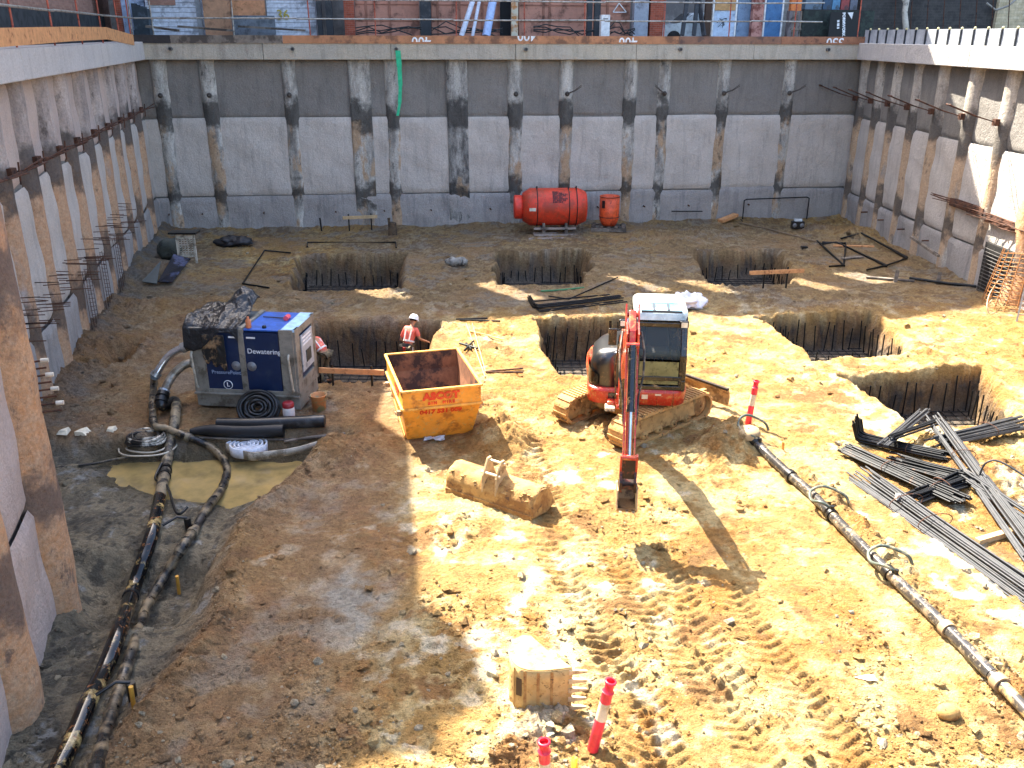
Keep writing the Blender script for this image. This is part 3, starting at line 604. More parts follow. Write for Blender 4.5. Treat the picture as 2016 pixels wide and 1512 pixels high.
# ================================================================ STREET LEVEL AND BUILDINGS
def structure(name, mb, mat, **k):
    o = obj(name, mb, mat, None, **k); o['kind'] = 'structure'; return o
UGM = M('yard_dirt', '#5a5048', .95, 0, '#2e2a27', .5, 1.2, var=.3, bmp=.03)
def ring():
    mb = MB(); zt, zb = 7.12, 6.4
    def slab(p): mb.hexa([(x, y, zb) for x, y in p]+[(x, y, zt) for x, y in p])
    o = .68
    slab([(-60, 38.1-.111*60+o), (60, 38.1+.111*60+o), (60, 120), (-60, 120)])
    slab([(-60, -20), (-6.26+.225*20-1.0, -20), (wallx_l(37.3)-o, 37.2), (-60, 31.5)])
    slab([(15.875+o, -20), (60, -20), (60, 44.7), (14.55+o, 39.9)])
    structure('street_level', mb, UGM, fix=True)
ring()
def brickmat(name, a, b, mortar, scale=4.2, stain='#3a332e', samt=.3):
    m, t, p = newmat(name); br = t.nodes.new('ShaderNodeTexBrick'); br.inputs['Scale'].default_value = scale
    br.inputs['Color1'].default_value = (*lin(a), 1); br.inputs['Color2'].default_value = (*lin(b), 1); br.inputs['Mortar'].default_value = (*lin(mortar), 1)
    br.inputs['Mortar Size'].default_value = .012; br.inputs['Brick Width'].default_value = 1.0; br.inputs['Row Height'].default_value = .36
    g = coords(t); sx = t.nodes.new('ShaderNodeSeparateXYZ'); t.links.new(g, sx.inputs[0]); cb = t.nodes.new('ShaderNodeCombineXYZ')
    t.links.new(mathn(t, 'ADD', sx.outputs[0], sx.outputs[1]), cb.inputs[0]); t.links.new(sx.outputs[2], cb.inputs[1]); t.links.new(cb.outputs[0], br.inputs['Vector'])
    c = mixc(t, mathn(t, 'MULTIPLY', ramp(t, noise(t, 1.1, 7, .7), [(.5, 0.), (.7, 1.)]), samt), br.outputs['Color'], lin(stain))
    c = mixc(t, 1., c, ramp(t, noise(t, 5, 5, .7), [(.3, .75), (.7, 1.2)]), 'MULTIPLY')
    t.links.new(c, p.inputs['Base Color']); p.inputs['Roughness'].default_value = .92; bump(t, p, noise(t, 20, 4), .02, .5); return m
BR_L = brickmat('brick_rough', '#a98170', '#96705f', '#9a8a7c'); BR_D = brickmat('brick_dark', '#4a4744', '#3d3b39', '#56524e', 3, '#1e1d1c', .6)
BR_R = brickmat('brick_red', '#a8553c', '#8e4530', '#a08c80'); FAC = M('render_facade', '#a39c92', .9, 0, '#77706a', .4, .3)
BR_Y = brickmat('brick_painted_sunlit', '#d8c9a8', '#c8b690', '#a89a80', 3)  # brick with sunlight painted in as a pale tone
# --- left building: brick foot in view, unseen roofline shaped to cast the left shade
def zl(gx, gy): return (gx+8.4+.225*gy)/.356
def left_building():
    T = thing('brick_building', 'rough brick building above the left side of the pit, unseen roofline shaped to cast shade', 'building', (-8.4-.225*30, 30, 7))
    g = [(-6.2, 31), (-5.9, 25.6), (-3.1, 24.4), (-2.85, 17.3)]+[tuple(G(x, y)[:2]) for x, y in ((806, 872), (812, 960), (820, 1060), (830, 1185), (868, 1228), (945, 1285), (972, 1400), (874, 1436), (868, 1486), (640, 1492), (540, 1512))]+[(-4.2, 6.2)]
    prof = [(gy+.64*zl(gx, gy), zl(gx, gy)) for gx, gy in g]
    prof = [(60, prof[0][1]-.5)]+prof+[(13, 9)]
    front = [Vector((-8.4-.225*y, y, z)) for y, z in prof]; n = len(front)
    back = [v+Vector((-9, -2, 0)) for v in front]; fb = [Vector((v.x, v.y, 6.9)) for v in front]; bb_ = [Vector((v.x, v.y, 6.9)) for v in back]
    mb = MB(); vs = front+back+fb+bb_
    for i in range(n-1):
        mb.add([front[i], front[i+1], back[i+1], back[i]], [(0, 1, 2, 3)]); mb.add([fb[i], fb[i+1], front[i+1], front[i]], [(0, 1, 2, 3)]); mb.add([bb_[i], bb_[i+1], back[i+1], back[i]], [(0, 1, 2, 3)])
    mb.add([front[0], back[0], bb_[0], fb[0]], [(0, 1, 2, 3)]); mb.add([front[-1], back[-1], bb_[-1], fb[-1]], [(0, 1, 2, 3)])
    obj('brick_wall', mb, BR_L, T)
    mb = MB(); a = Vector((-8.4-.225*13, 13, 0)); b = Vector((-8.4-.225*42, 42, 0)); q = Vector((.1, .02, 0))
    mb.hexa([a+q+Vector((0, 0, 7.1)), b+q+Vector((0, 0, 7.1)), b+Vector((-.05, 0, 7.1)), a+Vector((-.05, 0, 7.1)), a+q+Vector((0, 0, 8.35)), b+q+Vector((0, 0, 8.35)), b+Vector((-.05, 0, 8.35)), a+Vector((-.05, 0, 8.35))])
    obj('tarred_plinth', mb, M('tar', '#3c3f41', .9, 0, '#2a2c2e', .5), T, fix=True)
    for z0 in (12, 16, 20, 24):
        for y in range(20, 48, 5):
            c = Vector((-8.4-.225*y, y, z0)); d = Vector((-.225, 1, 0)).normalized()
            mb = MB(); mb.box(c+Vector((.03, 0, 0)), (1.2, .12, 1.6), atan2(d.y, d.x)); w_ = obj('window', mb, M('window_frame', '#8d8a84', .6), T)
            mb = MB(); mb.box(c+Vector((.09, .02, 0)), (1.04, .06, 1.44), atan2(d.y, d.x)); obj('pane', mb, M('window_glass', '#20262b', .08), w_)
left_building()
# --- unseen building added behind the far wall; roof openings shaped for the sun patches
def back_building():
    T = thing('shading_building', 'unseen tall block added behind the yard to shade the pit, roof cut for sun patches', 'building', (0, 46, 7))
    yb = 46.0
    def zf(gx, gy): return (yb+.111*gx-gy)/(.64+.0555)
    def W(gx, gy): z = zf(gx, gy); return gx-.5*z, z     # facade coords (x,z)
    def P(x, z, off=0.0): return Vector((x, yb+.111*x+off, z))
    PT = [((690, 573), (755, 570), (800, 598)), ((930, 560), (992, 562), (1064, 592)), ((1193, 547), (1228, 545), (1290, 575)), ((1320, 552), (1364, 552), (1442, 580)), ((1538, 552), (1578, 549), (1655, 572)), ((1643, 540), (1692, 536), (1772, 556))]
    ops = []
    for a, b, c in PT:
        A, B, C_ = G(*a), G(*b), G(*c); xa, za = W(A.x, A.y); xb, zb = W(B.x, B.y); xc, zc = W(C_.x, C_.y); ops.append([xa, max(xb, xa+.5), min(za, zb), zc])
    for i, o in enumerate(ops):
        if i+1 < len(ops): o[1] = min(o[1], ops[i+1][0]-.25)
    edge = [G(*p) for p in ((700, 640), (850, 640), (1050, 626), (1200, 614), (1330, 612), (1430, 624), (1560, 624), (1700, 632), (1800, 626), (1900, 612), (2016, 592))]+[Vector((17.2, 27.6, 0)), Vector((18.6, 29.0, 0)), Vector((21, 30.5, 0))]
    top = [W(p.x, p.y) for p in edge]; top = [(-60, top[0][1]+2)]+top+[(top[-1][0]+30, top[-1][1]-1)]
    def topz(x):
        for i in range(len(top)-1):
            if top[i][0] <= x <= top[i+1][0]: k = (x-top[i][0])/(top[i+1][0]-top[i][0]); return top[i][1]*(1-k)+top[i+1][1]*k
        return top[-1][1]
    zlow = min(o[2] for o in ops)-.05
    mb = MB(); mb.hexa([P(-60, 6.9), P(40, 6.9), P(40, 6.9, 8), P(-60, 6.9, 8), P(-60, zlow), P(40, zlow), P(40, zlow, 3), P(-60, zlow, 3)]); obj('facade', mb, FAC, T, fix=True)
    xs = sorted(set([-60, 40]+[t[0] for t in top if -60 < t[0] < 40]+[v for o in ops for v in o[:2]]))
    mb = MB()
    for a, b in zip(xs[:-1], xs[1:]):
        m_ = (a+b)/2; o = next((o for o in ops if o[0] <= m_ <= o[1]), None)
        segs = [(zlow, None)] if o is None else [(zlow, o[2]), (o[3], None)]
        for z0, z1 in segs:
            ta, tb = (topz(a), topz(b)) if z1 is None else (z1, z1)
            if min(ta, tb)-z0 < .02: continue
            mb.hexa([P(a, z0), P(b, z0), P(b, z0, .12), P(a, z0, .12), P(a, ta), P(b, tb), P(b, tb, .12), P(a, ta, .12)])
    obj('sun_patch_frame', mb, FAC, T, fix=True)  # unseen frame, its holes traced back from the sun patches
    for z0 in range(11, 26, 4):
        for i in range(-9, 7):
            mb = MB(); mb.box(P(i*3.1, z0, -.03), (1.5, .1, 1.7), .1106); w_ = obj('window', mb, M('window_frame'), T)
            mb = MB(); mb.box(P(i*3.1, z0, -.09), (1.34, .06, 1.54), .1106); obj('pane', mb, M('window_glass'), w_)
back_building()
# --- yard strip: sheds, doors, posts seen over the far wall; placed on the line y = 41.6 + .111 x
def WY(px, py, y0=41.6):
    d = ray(px, py); return d*(y0/(d.y-.111*d.x))+O3
def yb(px0, px1, z0, z1, dep=.4, y0=41.6, mb=None):
    """a box standing in the yard between two photograph columns"""
    mb = mb or MB(); a, b = WY(px0, 40, y0), WY(px1, 40, y0); n = Vector((-.11, 1, 0)).normalized()*dep
    a0, b0 = Vector((a.x, a.y, 0)), Vector((b.x, b.y, 0)); u = Vector((0, 0, 1))
    mb.hexa([a0+u*z0, b0+u*z0, b0+n+u*z0, a0+n+u*z0, a0+u*z1, b0+u*z1, b0+n+u*z1, a0+n+u*z1]); return mb
def zy(py, y0=41.6): return WY(1008, py, y0).z
def ybox(name, label, cat, px0, px1, z0, z1, mat, dep=.4, y0=41.6, group=None, **k): return single(name, yb(px0, px1, z0, z1, dep, y0), mat, label, cat, group, fix=True, **k)
WB_ = M('weatherboard_white', '#d5dbe4', .7, 0, '#9aa0a8', .3, 2); WBL = M('sheet_pale_blue', '#a9bcd6', .6, 0, '#6d7c92', .3, 2)
PINK = M('shed_salmon', '#bd8670', .75, 0, '#7c5546', .35, 1.5, var=.15); PINKD = M('shed_salmon_dark', '#9c6a56', .8, 0, '#5f4033', .4, 1.5)
PLY = M('plywood', '#b98d6c', .8, 0, '#80604a', .35, 1.2, var=.15); DKP = M('post_dark', '#262a30', .6, 0, '#4a4a4c', .3, 2)
def shed(name, label, px0, px1, mat, y0, h=3.2, posts=(), boards=True, pmat=None, dep=1.5, z0=7.12):
    T = thing(name, label, 'shed', tuple(WY((px0+px1)/2, 70, y0))); obj('wall', yb(px0, px1, z0, z0+h, dep, y0), mat, T, fix=True)
    obj('roof', yb(px0-4, px1+4, z0+h+.005, z0+h+.09, dep+.3, y0-.15), M('roof_sheet', '#70747a', .5, .3), T, fix=True)
    if boards:
        mb = MB(); z = z0+.16
        while z < z0+h-.1: yb(px0, px1, z, z+.016, .02, y0-.012, mb); z += .19
        obj('board_joint', mb, M('joint_grey', '#7f858e', .8), T, fix=True)
    for a, b in posts: obj('cover_strip', yb(a, b, z0, z0+h, .06, y0-.055), pmat or mat, T, fix=True)
    return T
T = shed('weatherboard_shed', 'white weatherboard shed with a brick coloured patch, over the far left corner', 290, 398, WB_, 42.6, posts=[(388, 398)], pmat=M('grey_strip', '#9aa0a4', .7)); obj('cladding_patch', yb(296, 349, zy(14, 42.6), zy(-30, 42.6), .05, 42.53), BR_L, T, fix=True)
T = shed('blue_shed', 'pale blue sheet shed beside the rough brick wall', 230, 288, WBL, 42.8, boards=False); obj('corner_post', yb(230, 240, 7.12, 10, .2, 42.6), M('brick_red'), T, fix=True)
def tarp_stack():
    mb = MB()
    for i in range(5): yb(262+i*6, 268+i*6, 7.7, 8.75-.05*i, .5, 42.0, mb)
    yb(260, 292, 7.2, 7.72, .6, 42.0, mb); return single('tarpaulin_stack', mb, M('tarp_dark', '#2e3a42', .6, 0, '#4a5660', .3), 'dark tarpaulin covered stack in front of the pale blue shed', 'tarpaulin', fix=True)
tarp_stack()
ybox('plywood_panel', 'tan plywood sheet right of the white weatherboard shed', 'panel', 402, 456, 7.3, 9.8, PLY, .06, 42.2); ybox('plywood_panel', 'lighter orange plywood sheet, left of the graffiti marked boards', 'panel', 457, 524, 7.5, 9.8, M('plywood_orange', '#c99068', .8, 0, '#9a6e4c', .3), .06, 42.15)
T = shed('white_shed', 'white boarded shed with yellow sprayed numbers on its wall', 527, 622, WB_, 42.6)
text('sprayed_number', '36', .55, XM(WY(557, 30, 42.52), (1, .11, 0), (0, 0, 1)), M('yellow_spray', '#b3a24a', .8), T, .002, .006, world=True)
ybox('grey_sheet', 'blue grey metal sheet leaning low before the plywood', 'panel', 456, 541, 7.2, zy(33, 41.2), M('grey_sheet', '#747d86', .55, .2, '#565d64', .4), .08, 41.2)
for a, b, l in ((290, 350, 'long flat timber plank lying nearest the far left corner'), (352, 456, 'flat grey timber plank lying below the plywood sheets'), (470, 600, 'long flat plank lying below the sprayed white shed')):
    mb = MB(); mb.bar(WY(a, 52, 40.4), WY(b, 60, 40.2), .35, .08); single('plank', mb, TIMB2, l, 'plank', 'planks lying in the yard')
for a, b, l in ((624, 634, 'dark steel post left of the brick pier, first of the pair'), (642, 655, 'dark steel post left of the brick pier, nearer the pier')):
    ybox('steel_post', l, 'post', a, b, 7.12, 10.2, DKP, .25, 41.9, 'dark posts in the yard')
ybox('brick_pier', 'red brick pier at the left end of the salmon shed', 'brick pier', 678, 698, 7.12, 10.2, BR_R, .5, 42.0)
def cont(name, label, a, b, y0, strips, lockbars=True):
    T = thing(name, label, 'shed', tuple(WY((a+b)/2, 70, y0)))
    obj('wall', yb(a, b, 7.25, 10.3, 2.2, y0), PINK, T, fix=True); obj('base_rail', yb(a, b, 7.1, 7.3, .3, y0-.06), M('rail_dark', '#3a3432', .7), T, fix=True)
    for s in strips: obj('door_seam', yb(s-2.2, s+2.2, 7.3, 10.28, .05, y0-.045), PINKD, T, fix=True)
    for py in (10, 42): obj('rib', yb(a+2, b-2, zy(py, y0)-.02, zy(py, y0)+.02, .03, y0-.028), PINKD, T, fix=True)
    return T
cont('salmon_shed', 'salmon pink boarded shed with plain doors behind the guard rail, left one', 700, 826, 42.6, (722, 768)); cont('salmon_shed', 'salmon pink shed wall between the dark post and the leaning pipes', 850, 984, 42.6, (862, 905, 950))
T = cont('salmon_shed', 'salmon pink shed wall carrying a chalk triangle, behind the white cabinet', 1022, 1240, 42.6, (1070, 1082, 1180, 1196))
mb = MB(); tc = [WY(1207, 24, 42.52), WY(1233, 24, 42.52), WY(1219, 6, 42.52)]
for i in range(3): mb.bar(tc[i], tc[(i+1) % 3], .02, .04)
obj('chalk_triangle', mb, WHITEP, T)
ybox('steel_column', 'dark steel column between the left and middle salmon sheds', 'post', 828, 849, 7.12, 10.4, DKP, .3, 41.9, 'dark posts in the yard')
for x0, x1, r, l, mt in ((908, 944, .11, 'thick white pipe leaning left of the other leaning pipes', M('pipe_white', '#c3cad6', .5)), (930, 952, .07, 'thin grey white pipe leaning between the two thick pipes', M('pipe_white')), (957, 978, .17, 'thick pale blue pipe leaning beside the dark doorway', M('pipe_blue', '#9fb6dc', .45))):
    mb = MB(); mb.tube([WY(x0, 72, 40.3), WY(x1, -40, 41.4)], r, 14); single('leaning_pipe', mb, mt, l, 'pipe', 'pipes leaning against the shed')
ybox('dark_doorway_screen', 'near black flat screen standing in for a dark doorway, right of the blue leaning pipe', 'screen', 985, 1006, 7.12, 10.2, M('near_black', '#121418', .8), .1, 42.3)  # flat near black sheet in place of the dark doorway
T = ybox('cream_post', 'cream timber post with orange stains right of the leaning pipes', 'post', 1007, 1020, 7.12, 10.2, M('cream_post', '#d8cdb4', .8, 0, '#b77a44', .5, 3), .25, 41.8)
for a, b, l in ((1156, 1166, 'thin dark post left of the white cabinet'), (1170, 1182, 'thin dark post touching the white cabinet')): ybox('steel_post', l, 'post', a, b, 7.12, 10.2, DKP, .2, 41.3, 'dark posts in the yard')
def cabinet():
    T = thing('vent_cabinet', 'tall white cabinet with slots standing on the timber edge', 'cabinet', tuple(WY(1192, 70, 40.0)))
    obj('casing', yb(1184, 1201, 7.15, zy(28, 40.0), .35, 40.0), WHITEP, T, fix=True)
    mb = MB()
    for i in range(5): yb(1186.5+i*2.8, 1188+i*2.8, 7.2, 7.42, .02, 39.985, mb)
    yb(1188, 1197, zy(37, 40), zy(35.5, 40), .02, 39.985, mb); obj('slot', mb, M('near_black'), T, fix=True)
cabinet()
ybox('grey_column', 'blue grey column right of the triangle marked shed', 'column', 1248, 1276, 7.12, 10.4, M('column_grey', '#9aa0aa', .8, 0, '#70747c', .3), .4, 41.9)
ybox('brick_pier', 'red brick pier beside the white parked car', 'brick pier', 1280, 1306, 7.12, 10.4, BR_R, .5, 41.9)
def car():
    c = WY(1372, 50, 44.0); T = thing('parked_car', 'white car parked in the yard, seen past the brick pier', 'car', (c.x, c.y, 7.12), radians(8))
    mb = MB(); prof = [(-2.1, .25), (-2.15, .6), (-1.95, .85), (-1.1, .98), (-.5, 1.42), (.9, 1.45), (1.6, 1.0), (2.1, .92), (2.15, .3)]
    def fn(u, v):
        k = u*(len(prof)-1); i = min(int(k), len(prof)-2); f = k-i; x = prof[i][0]*(1-f)+prof[i+1][0]*f; z = prof[i][1]*(1-f)+prof[i+1][1]*f; y = -.85+1.7*v; return Vector((x, y, z-(.1*(abs(2*v-1))**3 if z > 1 else 0)))
    mb.grid(fn, 41, 9); sd = [(x, z) for x, z in prof]
    for y in (-.85, .85): mb.add([(x, y, z-(.1 if z > 1 else 0)) for x, z in sd], [tuple(range(len(sd)))])
    obj('body', mb, M('car_white', '#c9d2d4', .3, 0, '#a8b0b2', .2, coat=.5), T, world=False)
    mb = MB(); mb.hexa([(-1.02, -.87, .98), (.95, -.87, .98), (.95, -.83, .98), (-1.02, -.83, .98), (-.5, -.8, 1.34), (.8, -.8, 1.34), (.8, -.76, 1.34), (-.5, -.76, 1.34)]); obj('side_window', mb, M('window_glass'), T, world=False)
    mb = MB(); mb.hexa([(-1.16, -.7, 1.0), (-1.1, .7, 1.0), (-1.0, .7, 1.02), (-1.08, -.7, 1.02), (-.62, -.62, 1.4), (-.6, .62, 1.4), (-.56, .62, 1.4), (-.58, -.62, 1.4)]); obj('windscreen', mb, M('window_glass'), T, world=False)
    for x in (-1.35, 1.3):
        for y in (-.8, .8):
            mb = MB(); mb.lathe([(.02, -.1), (.32, -.1), (.33, 0), (.32, .1), (.02, .1)], Matrix.Translation((x, y, .33)) @ Matrix.Rotation(pi/2, 4, 'X'), 18); obj('wheel', mb, M('tyre', '#1a1a1a', .8), T, world=False)
    for y in (-.6, .6): mb = MB(); mb.ball((-2.0, y, .72), .13, 6, sc=(.6, 1.3, .7)); obj('headlight', mb, M('lamp_glass', '#e8ecec', .15), T, world=False)
car()
for i, (a, b, l) in enumerate(((1343, 1357, 'left of the crossed dark props before the white car'), (1366, 1376, 'middle upright dark prop before the white car'), (1386, 1372, 'right dark prop leaning before the white car'))):
    mb = MB(); mb.bar(WY(a, 70, 40.9), WY(b, -30, 41.2), .16, .16); single('steel_prop', mb, DKP, l, 'prop', 'dark props before the car')
ybox('brown_post', 'rusty brown post left of the pale blue door', 'post', 1388, 1400, 7.12, 10.2, M('brown_post', '#4a3528', .8), .2, 41.8)
def door(name, label, a, b, mat, fr, y0=42.0, top=None):
    T = thing(name, label, 'door', tuple(WY((a+b)/2, 70, y0)))
    obj('leaf', yb(a+3, b-3, 7.15, 10.1, .06, y0), mat, T, fix=True)
    obj('door_frame', yb(b-3, b, 7.12, 10.2, .16, y0-.03, yb(a, a+3, 7.12, 10.2, .16, y0-.03)), fr, T, fix=True)
    if top: obj('transom', yb(a+4, b-4, zy(18, y0), 10.0, .04, y0-.045), top, T, fix=True)
    return T
T = door('shed_door', 'pale blue door with a tan upper pane and dark scribbles', 1402, 1450, M('door_pale', '#b9c9dc', .6, 0, '#8796aa', .3), WHITEP, top=M('tan_pane', '#b98f5e', .7))
mb = MB(); r9 = random.Random(9)
for i in range(7):
    p = WY(1411+r9.random()*22, 34+r9.random()*22, 41.99); q = WY(1411+r9.random()*22, 34+r9.random()*22, 41.99); mb.tube([p, (p+q)/2+Vector((.1, 0, .08)), q], .012, 4)
obj('scribble', mb, M('scribble_ink', '#28303c', .7), T)
ybox('wall_panel', 'steel blue wall panel between the pale door and the salmon column', 'panel', 1451, 1480, 7.12, 10.2, M('steel_blue', '#7c93ad', .7, 0, '#5a6d84', .3), .3, 42.1)
ybox('salmon_column', 'flaking salmon column left of the bright blue door', 'column', 1481, 1502, 7.12, 10.3, M('salmon_flake', '#c08a7c', .8, 0, '#7a4438', .5, 3), .3, 41.7)
door('shed_door', 'bright blue door right of the salmon column', 1503, 1541, M('door_blue', '#3d6f9e', .5, 0, '#27507a', .3), WHITEP)
T = thing('orange_column', 'grey column with an orange painted top beside the dark hoarding', 'column', tuple(WY(1565, 70, 41.7))); obj('shaft', yb(1553, 1578, 7.12, zy(18, 41.7), .3, 41.7), M('shaft_grey', '#7a706e', .8, 0, '#4e4644', .4), T, fix=True); obj('painted_top', yb(1555, 1575, zy(17.8, 41.7), 10.2, .28, 41.7), M('orange_paint', '#d4783a', .6, 0, '#a85a2a', .3), T, fix=True)
def crate():
    mb = MB()
    for i in range(3): yb(1561+i*7, 1564+i*7, 7.15, zy(18, 41.0), .05, 41.0, mb)
    for z in (7.4, 7.8, 8.15): yb(1558, 1580, z, z+.07, .05, 40.93, mb)
    single('timber_crate', mb, TIMB2, 'grey slatted crate standing before the dark hoarding', 'crate', fix=True)
crate()
T = thing('hoarding', 'long black hoarding behind the right end of the guard rail', 'hoarding', tuple(WY(1650, 70, 42.2))); obj('board', yb(1580, 1720, 7.12, zy(17, 42.2), .1, 42.2), M('hoarding_black', '#1d2420', .7, 0, '#2e3a32', .4), T, fix=True)
def banner():
    T = thing('banner', 'black banner with white lettering running down it', 'banner', tuple(WY(1668, 70, 41.6)))
    obj('cloth', yb(1634, 1692, 7.2, zy(20, 41.6), .03, 41.6), M('banner_black', '#0d0f12', .6), T, fix=True)
    for px, s, sz in ((1650, 'III IIII II', .13), (1661, 'FORMWORK', .17)):
        Mx = XM(WY(px, 48, 41.58), (.12, .013, -1), (1, .11, .12)); text('lettering', s, sz, Mx, WHITEP, T, .002, .01, world=True)
    mb = MB(); mb.add([WY(1669, 25, 41.57), WY(1677, 38, 41.57), WY(1680, 24, 41.57)], [(0, 1, 2)]); obj('chevron', mb, WHITEP, T, solid=.01)
banner()
for i, (a, b, c, l) in enumerate(((1582, 1615, '#5f7283', 'grey blue'), (1617, 1634, '#2e4a63', 'navy'), (1635, 1650, '#4f7fa0', 'light blue'), (1652, 1668, '#8e3d3c', 'dark red'), (1670, 1684, '#5f6470', 'slate grey'))):
    ybox('stacked_bin', l+' bin standing on the shelf above the black hoarding', 'bin', a, b, zy(15, 42.5), 10, M('bin_'+l.replace(' ', '_'), c, .6, 0, '#303438', .3), .4, 42.5, 'bins above the hoarding')
ybox('bin_shelf', 'narrow shelf carrying coloured bins above the black hoarding', 'shelf', 1580, 1688, 8.2, zy(15.4, 42.5), M('shelf_dark', '#33302e', .8), .6, 42.45)
# dark brick wall far right, and a stretch painted pale as sunlit
ybox('brick_wall', 'dark patchy brick wall right of the black hoarding', 'brick wall', 1690, 1960, 7.12, 11, BR_D, .4, 42.9); ybox('brick_wall', 'brick wall at the far right painted pale as if sunlit, with cables on it', 'brick wall', 1961, 2120, 7.12, 11, BR_Y, .4, 42.7)
mb = MB()
for i in range(9): x = 1760+i*32; mb.tube([WY(x, 66, 42.0), WY(x+6, -40, 42.2)], .022, 5)
single('standing_bars', mb, RUST, 'thin rusty bars standing up before the dark brick wall', 'steel bars')
mb = MB(); mb.tube([WY(1942, 6, 42.5), WY(1960, 20, 42.3), WY(1985, 12, 42.3), WY(2016, -15, 42.4)], .05, 8); single('hanging_cable', mb, M('cable_grey', '#8f8a80', .6), 'thick grey cable looping across the pale brick wall', 'cable')
mb = MB(); mb.tube([WY(1784, 60, 42.1), WY(1781, 25, 42.1), WY(1786, -8, 42.15), WY(1790, -40, 42.2)], [.14, .12, .13, .12], 10); mb.tube([WY(1783, 12, 42.1), WY(1772, -20, 42.3)], [.07, .05], 8); single('bare_trunk', mb, M('bare_trunk', '#c9c0b0', .8, 0, '#8a8276', .4), 'pale bare trunk rising before the dark brick wall', 'tree')
# upstand board on the right wall
def upstand():
    T = thing('formwork_upstand', 'grey formwork board with dark ribs on top of the right wall', 'formwork', tuple(PR(8, 7.3, 0)))
    mb = MB(); mb.hexa([PR(.4, HT, .2), PR(22, HT, .2), PR(22, HT, .14), PR(.4, HT, .14), PR(.4, HT+.5, .2), PR(22, HT+.5, .2), PR(22, HT+.5, .14), PR(.4, HT+.5, .14)]); obj('board', mb, M('form_grey', '#a3a8ae', .6, 0, '#7e848c', .3), T, fix=True)
    for i in range(26):
        s = .9+i*.82; mb = MB(); mb.hexa([PR(s, HT, .25), PR(s+.05, HT, .25), PR(s+.05, HT, .2), PR(s, HT, .2), PR(s, HT+.48, .25), PR(s+.05, HT+.48, .25), PR(s+.05, HT+.48, .2), PR(s, HT+.48, .2)]); obj('rib', mb, DKP, T, fix=True)
        mb = MB(); mb.ball(PR(s+.02, HT+.52, .2), .045, 5); obj('cap', mb, M('cap_yellow', '#c9bd8a', .6), T)
upstand()
# left edge board
T = thing('edge_board', 'orange timber edge board along the top of the left wall', 'board', tuple(PL(15, 7.3, .3)))
for i, (a, b, dz0, dz1) in enumerate(((2.6, 7.4, .0, .22), (7.42, 12.4, .22, .2), (12.42, 20, .2, .12))):
    mb = MB(); mb.hexa([PL(a, HT+dz0-.1, .45), PL(b, HT+dz1-.1, .45), PL(b, HT+dz1-.1, .4), PL(a, HT+dz0-.1, .4), PL(a, HT+dz0+.25, .45), PL(b, HT+dz1+.25, .45), PL(b, HT+dz1+.25, .4), PL(a, HT+dz0+.25, .4)]); obj('board', mb, TIMB3, T, fix=True)
# guard rail
RED = M('red_paint', '#b0563f', .6, 0, '#7a3626', .4, 8); GALV = M('galvanised', '#a5a39c', .45, .5, '#7c756a', .4, 5)
def rail(name, label, xs, P, s0, s1, sfun, off=.1):
    T = thing(name, label, 'guard rail', tuple(P(s0, HT, off)))
    for i, px in enumerate(xs):
        s = sfun(px); mb = MB(); mb.tube([P(s, HT-.05, off+.02), P(s+.04*rnd.uniform(-1, 1), HT+2.0, off)], .025, 7); obj('post', mb, RED if px not in (263, 305, 462) else GALV, T)
    for z in (HT+.82, HT+1.5):
        s = s0
        while s < s1-.1:
            e = min(s1, s+6); mb = MB(); mb.tube([P(s, z+.03*rnd.uniform(-1, 1), off+.07), P(e, z+.03*rnd.uniform(-1, 1), off+.07)], .03, 7); obj('rail', mb, GALV, T); s = e
    return T
def sBt(px): p = WB(px, 70); return (Vector((p.x, p.y))-BL).length
rail('guard_rail', 'scaffold tube guard rail with red posts along the far wall top', (263, 305, 462, 612, 740, 898, 1032, 1150, 1305, 1433, 1560, 1686), PB, .2, 27.2, sBt)
rail('guard_rail', 'scaffold tube guard rail on top of the left wall', (0,), lambda s, z, o: PL(s, z, o), .4, 22, lambda px: 1.0)
gl = [o for o in COL.objects if o.name == 'guard_rail.001'][0]
for s in (3.4, 6.4, 9.4, 12.6, 16): mb = MB(); mb.tube([PL(s, HT, .12), PL(s, HT+1.9, .1)], .024, 7); obj('post', mb, RED, gl)
# string of small lamps/white insulators on the tarred plinth
T = thing('festoon', 'string of small white caps along the tarred wall foot', 'festoon', (-16, 30, 7.5))
q = [Vector((-8.26-.225*y, y, 7.62+.05*sin(y*3))) for y in np.linspace(20, 38, 26)]
mb = MB(); mb.tube(q, .012, 4); obj('cord', mb, BLK, T)
for p in q[::2]: mb = MB(); mb.ball(p+Vector((.05, 0, 0)), .06, 5); obj('cap', mb, WHITEP, T)
# clutter of dark cables at the shed feet
rc = random.Random(21)
for i, (a, b) in enumerate(((700, 830), (850, 990), (1050, 1170), (1200, 1250))):
    mb = MB()
    for j in range(4):
        pts = [WY(a+(b-a)*k/5, 62+rc.uniform(-10, 6)-14*(j == 0)*sin(k), 40.6) for k in range(6)]; mb.tube(pts, .025, 5)
    single('cable_tangle', mb, BLK, ['black cable tangle before the left salmon shed', 'black cable tangle before the middle salmon shed', 'black cables lying left of the white cabinet', 'black cables lying right of the white cabinet'][i], 'cables', 'cables in the yard')
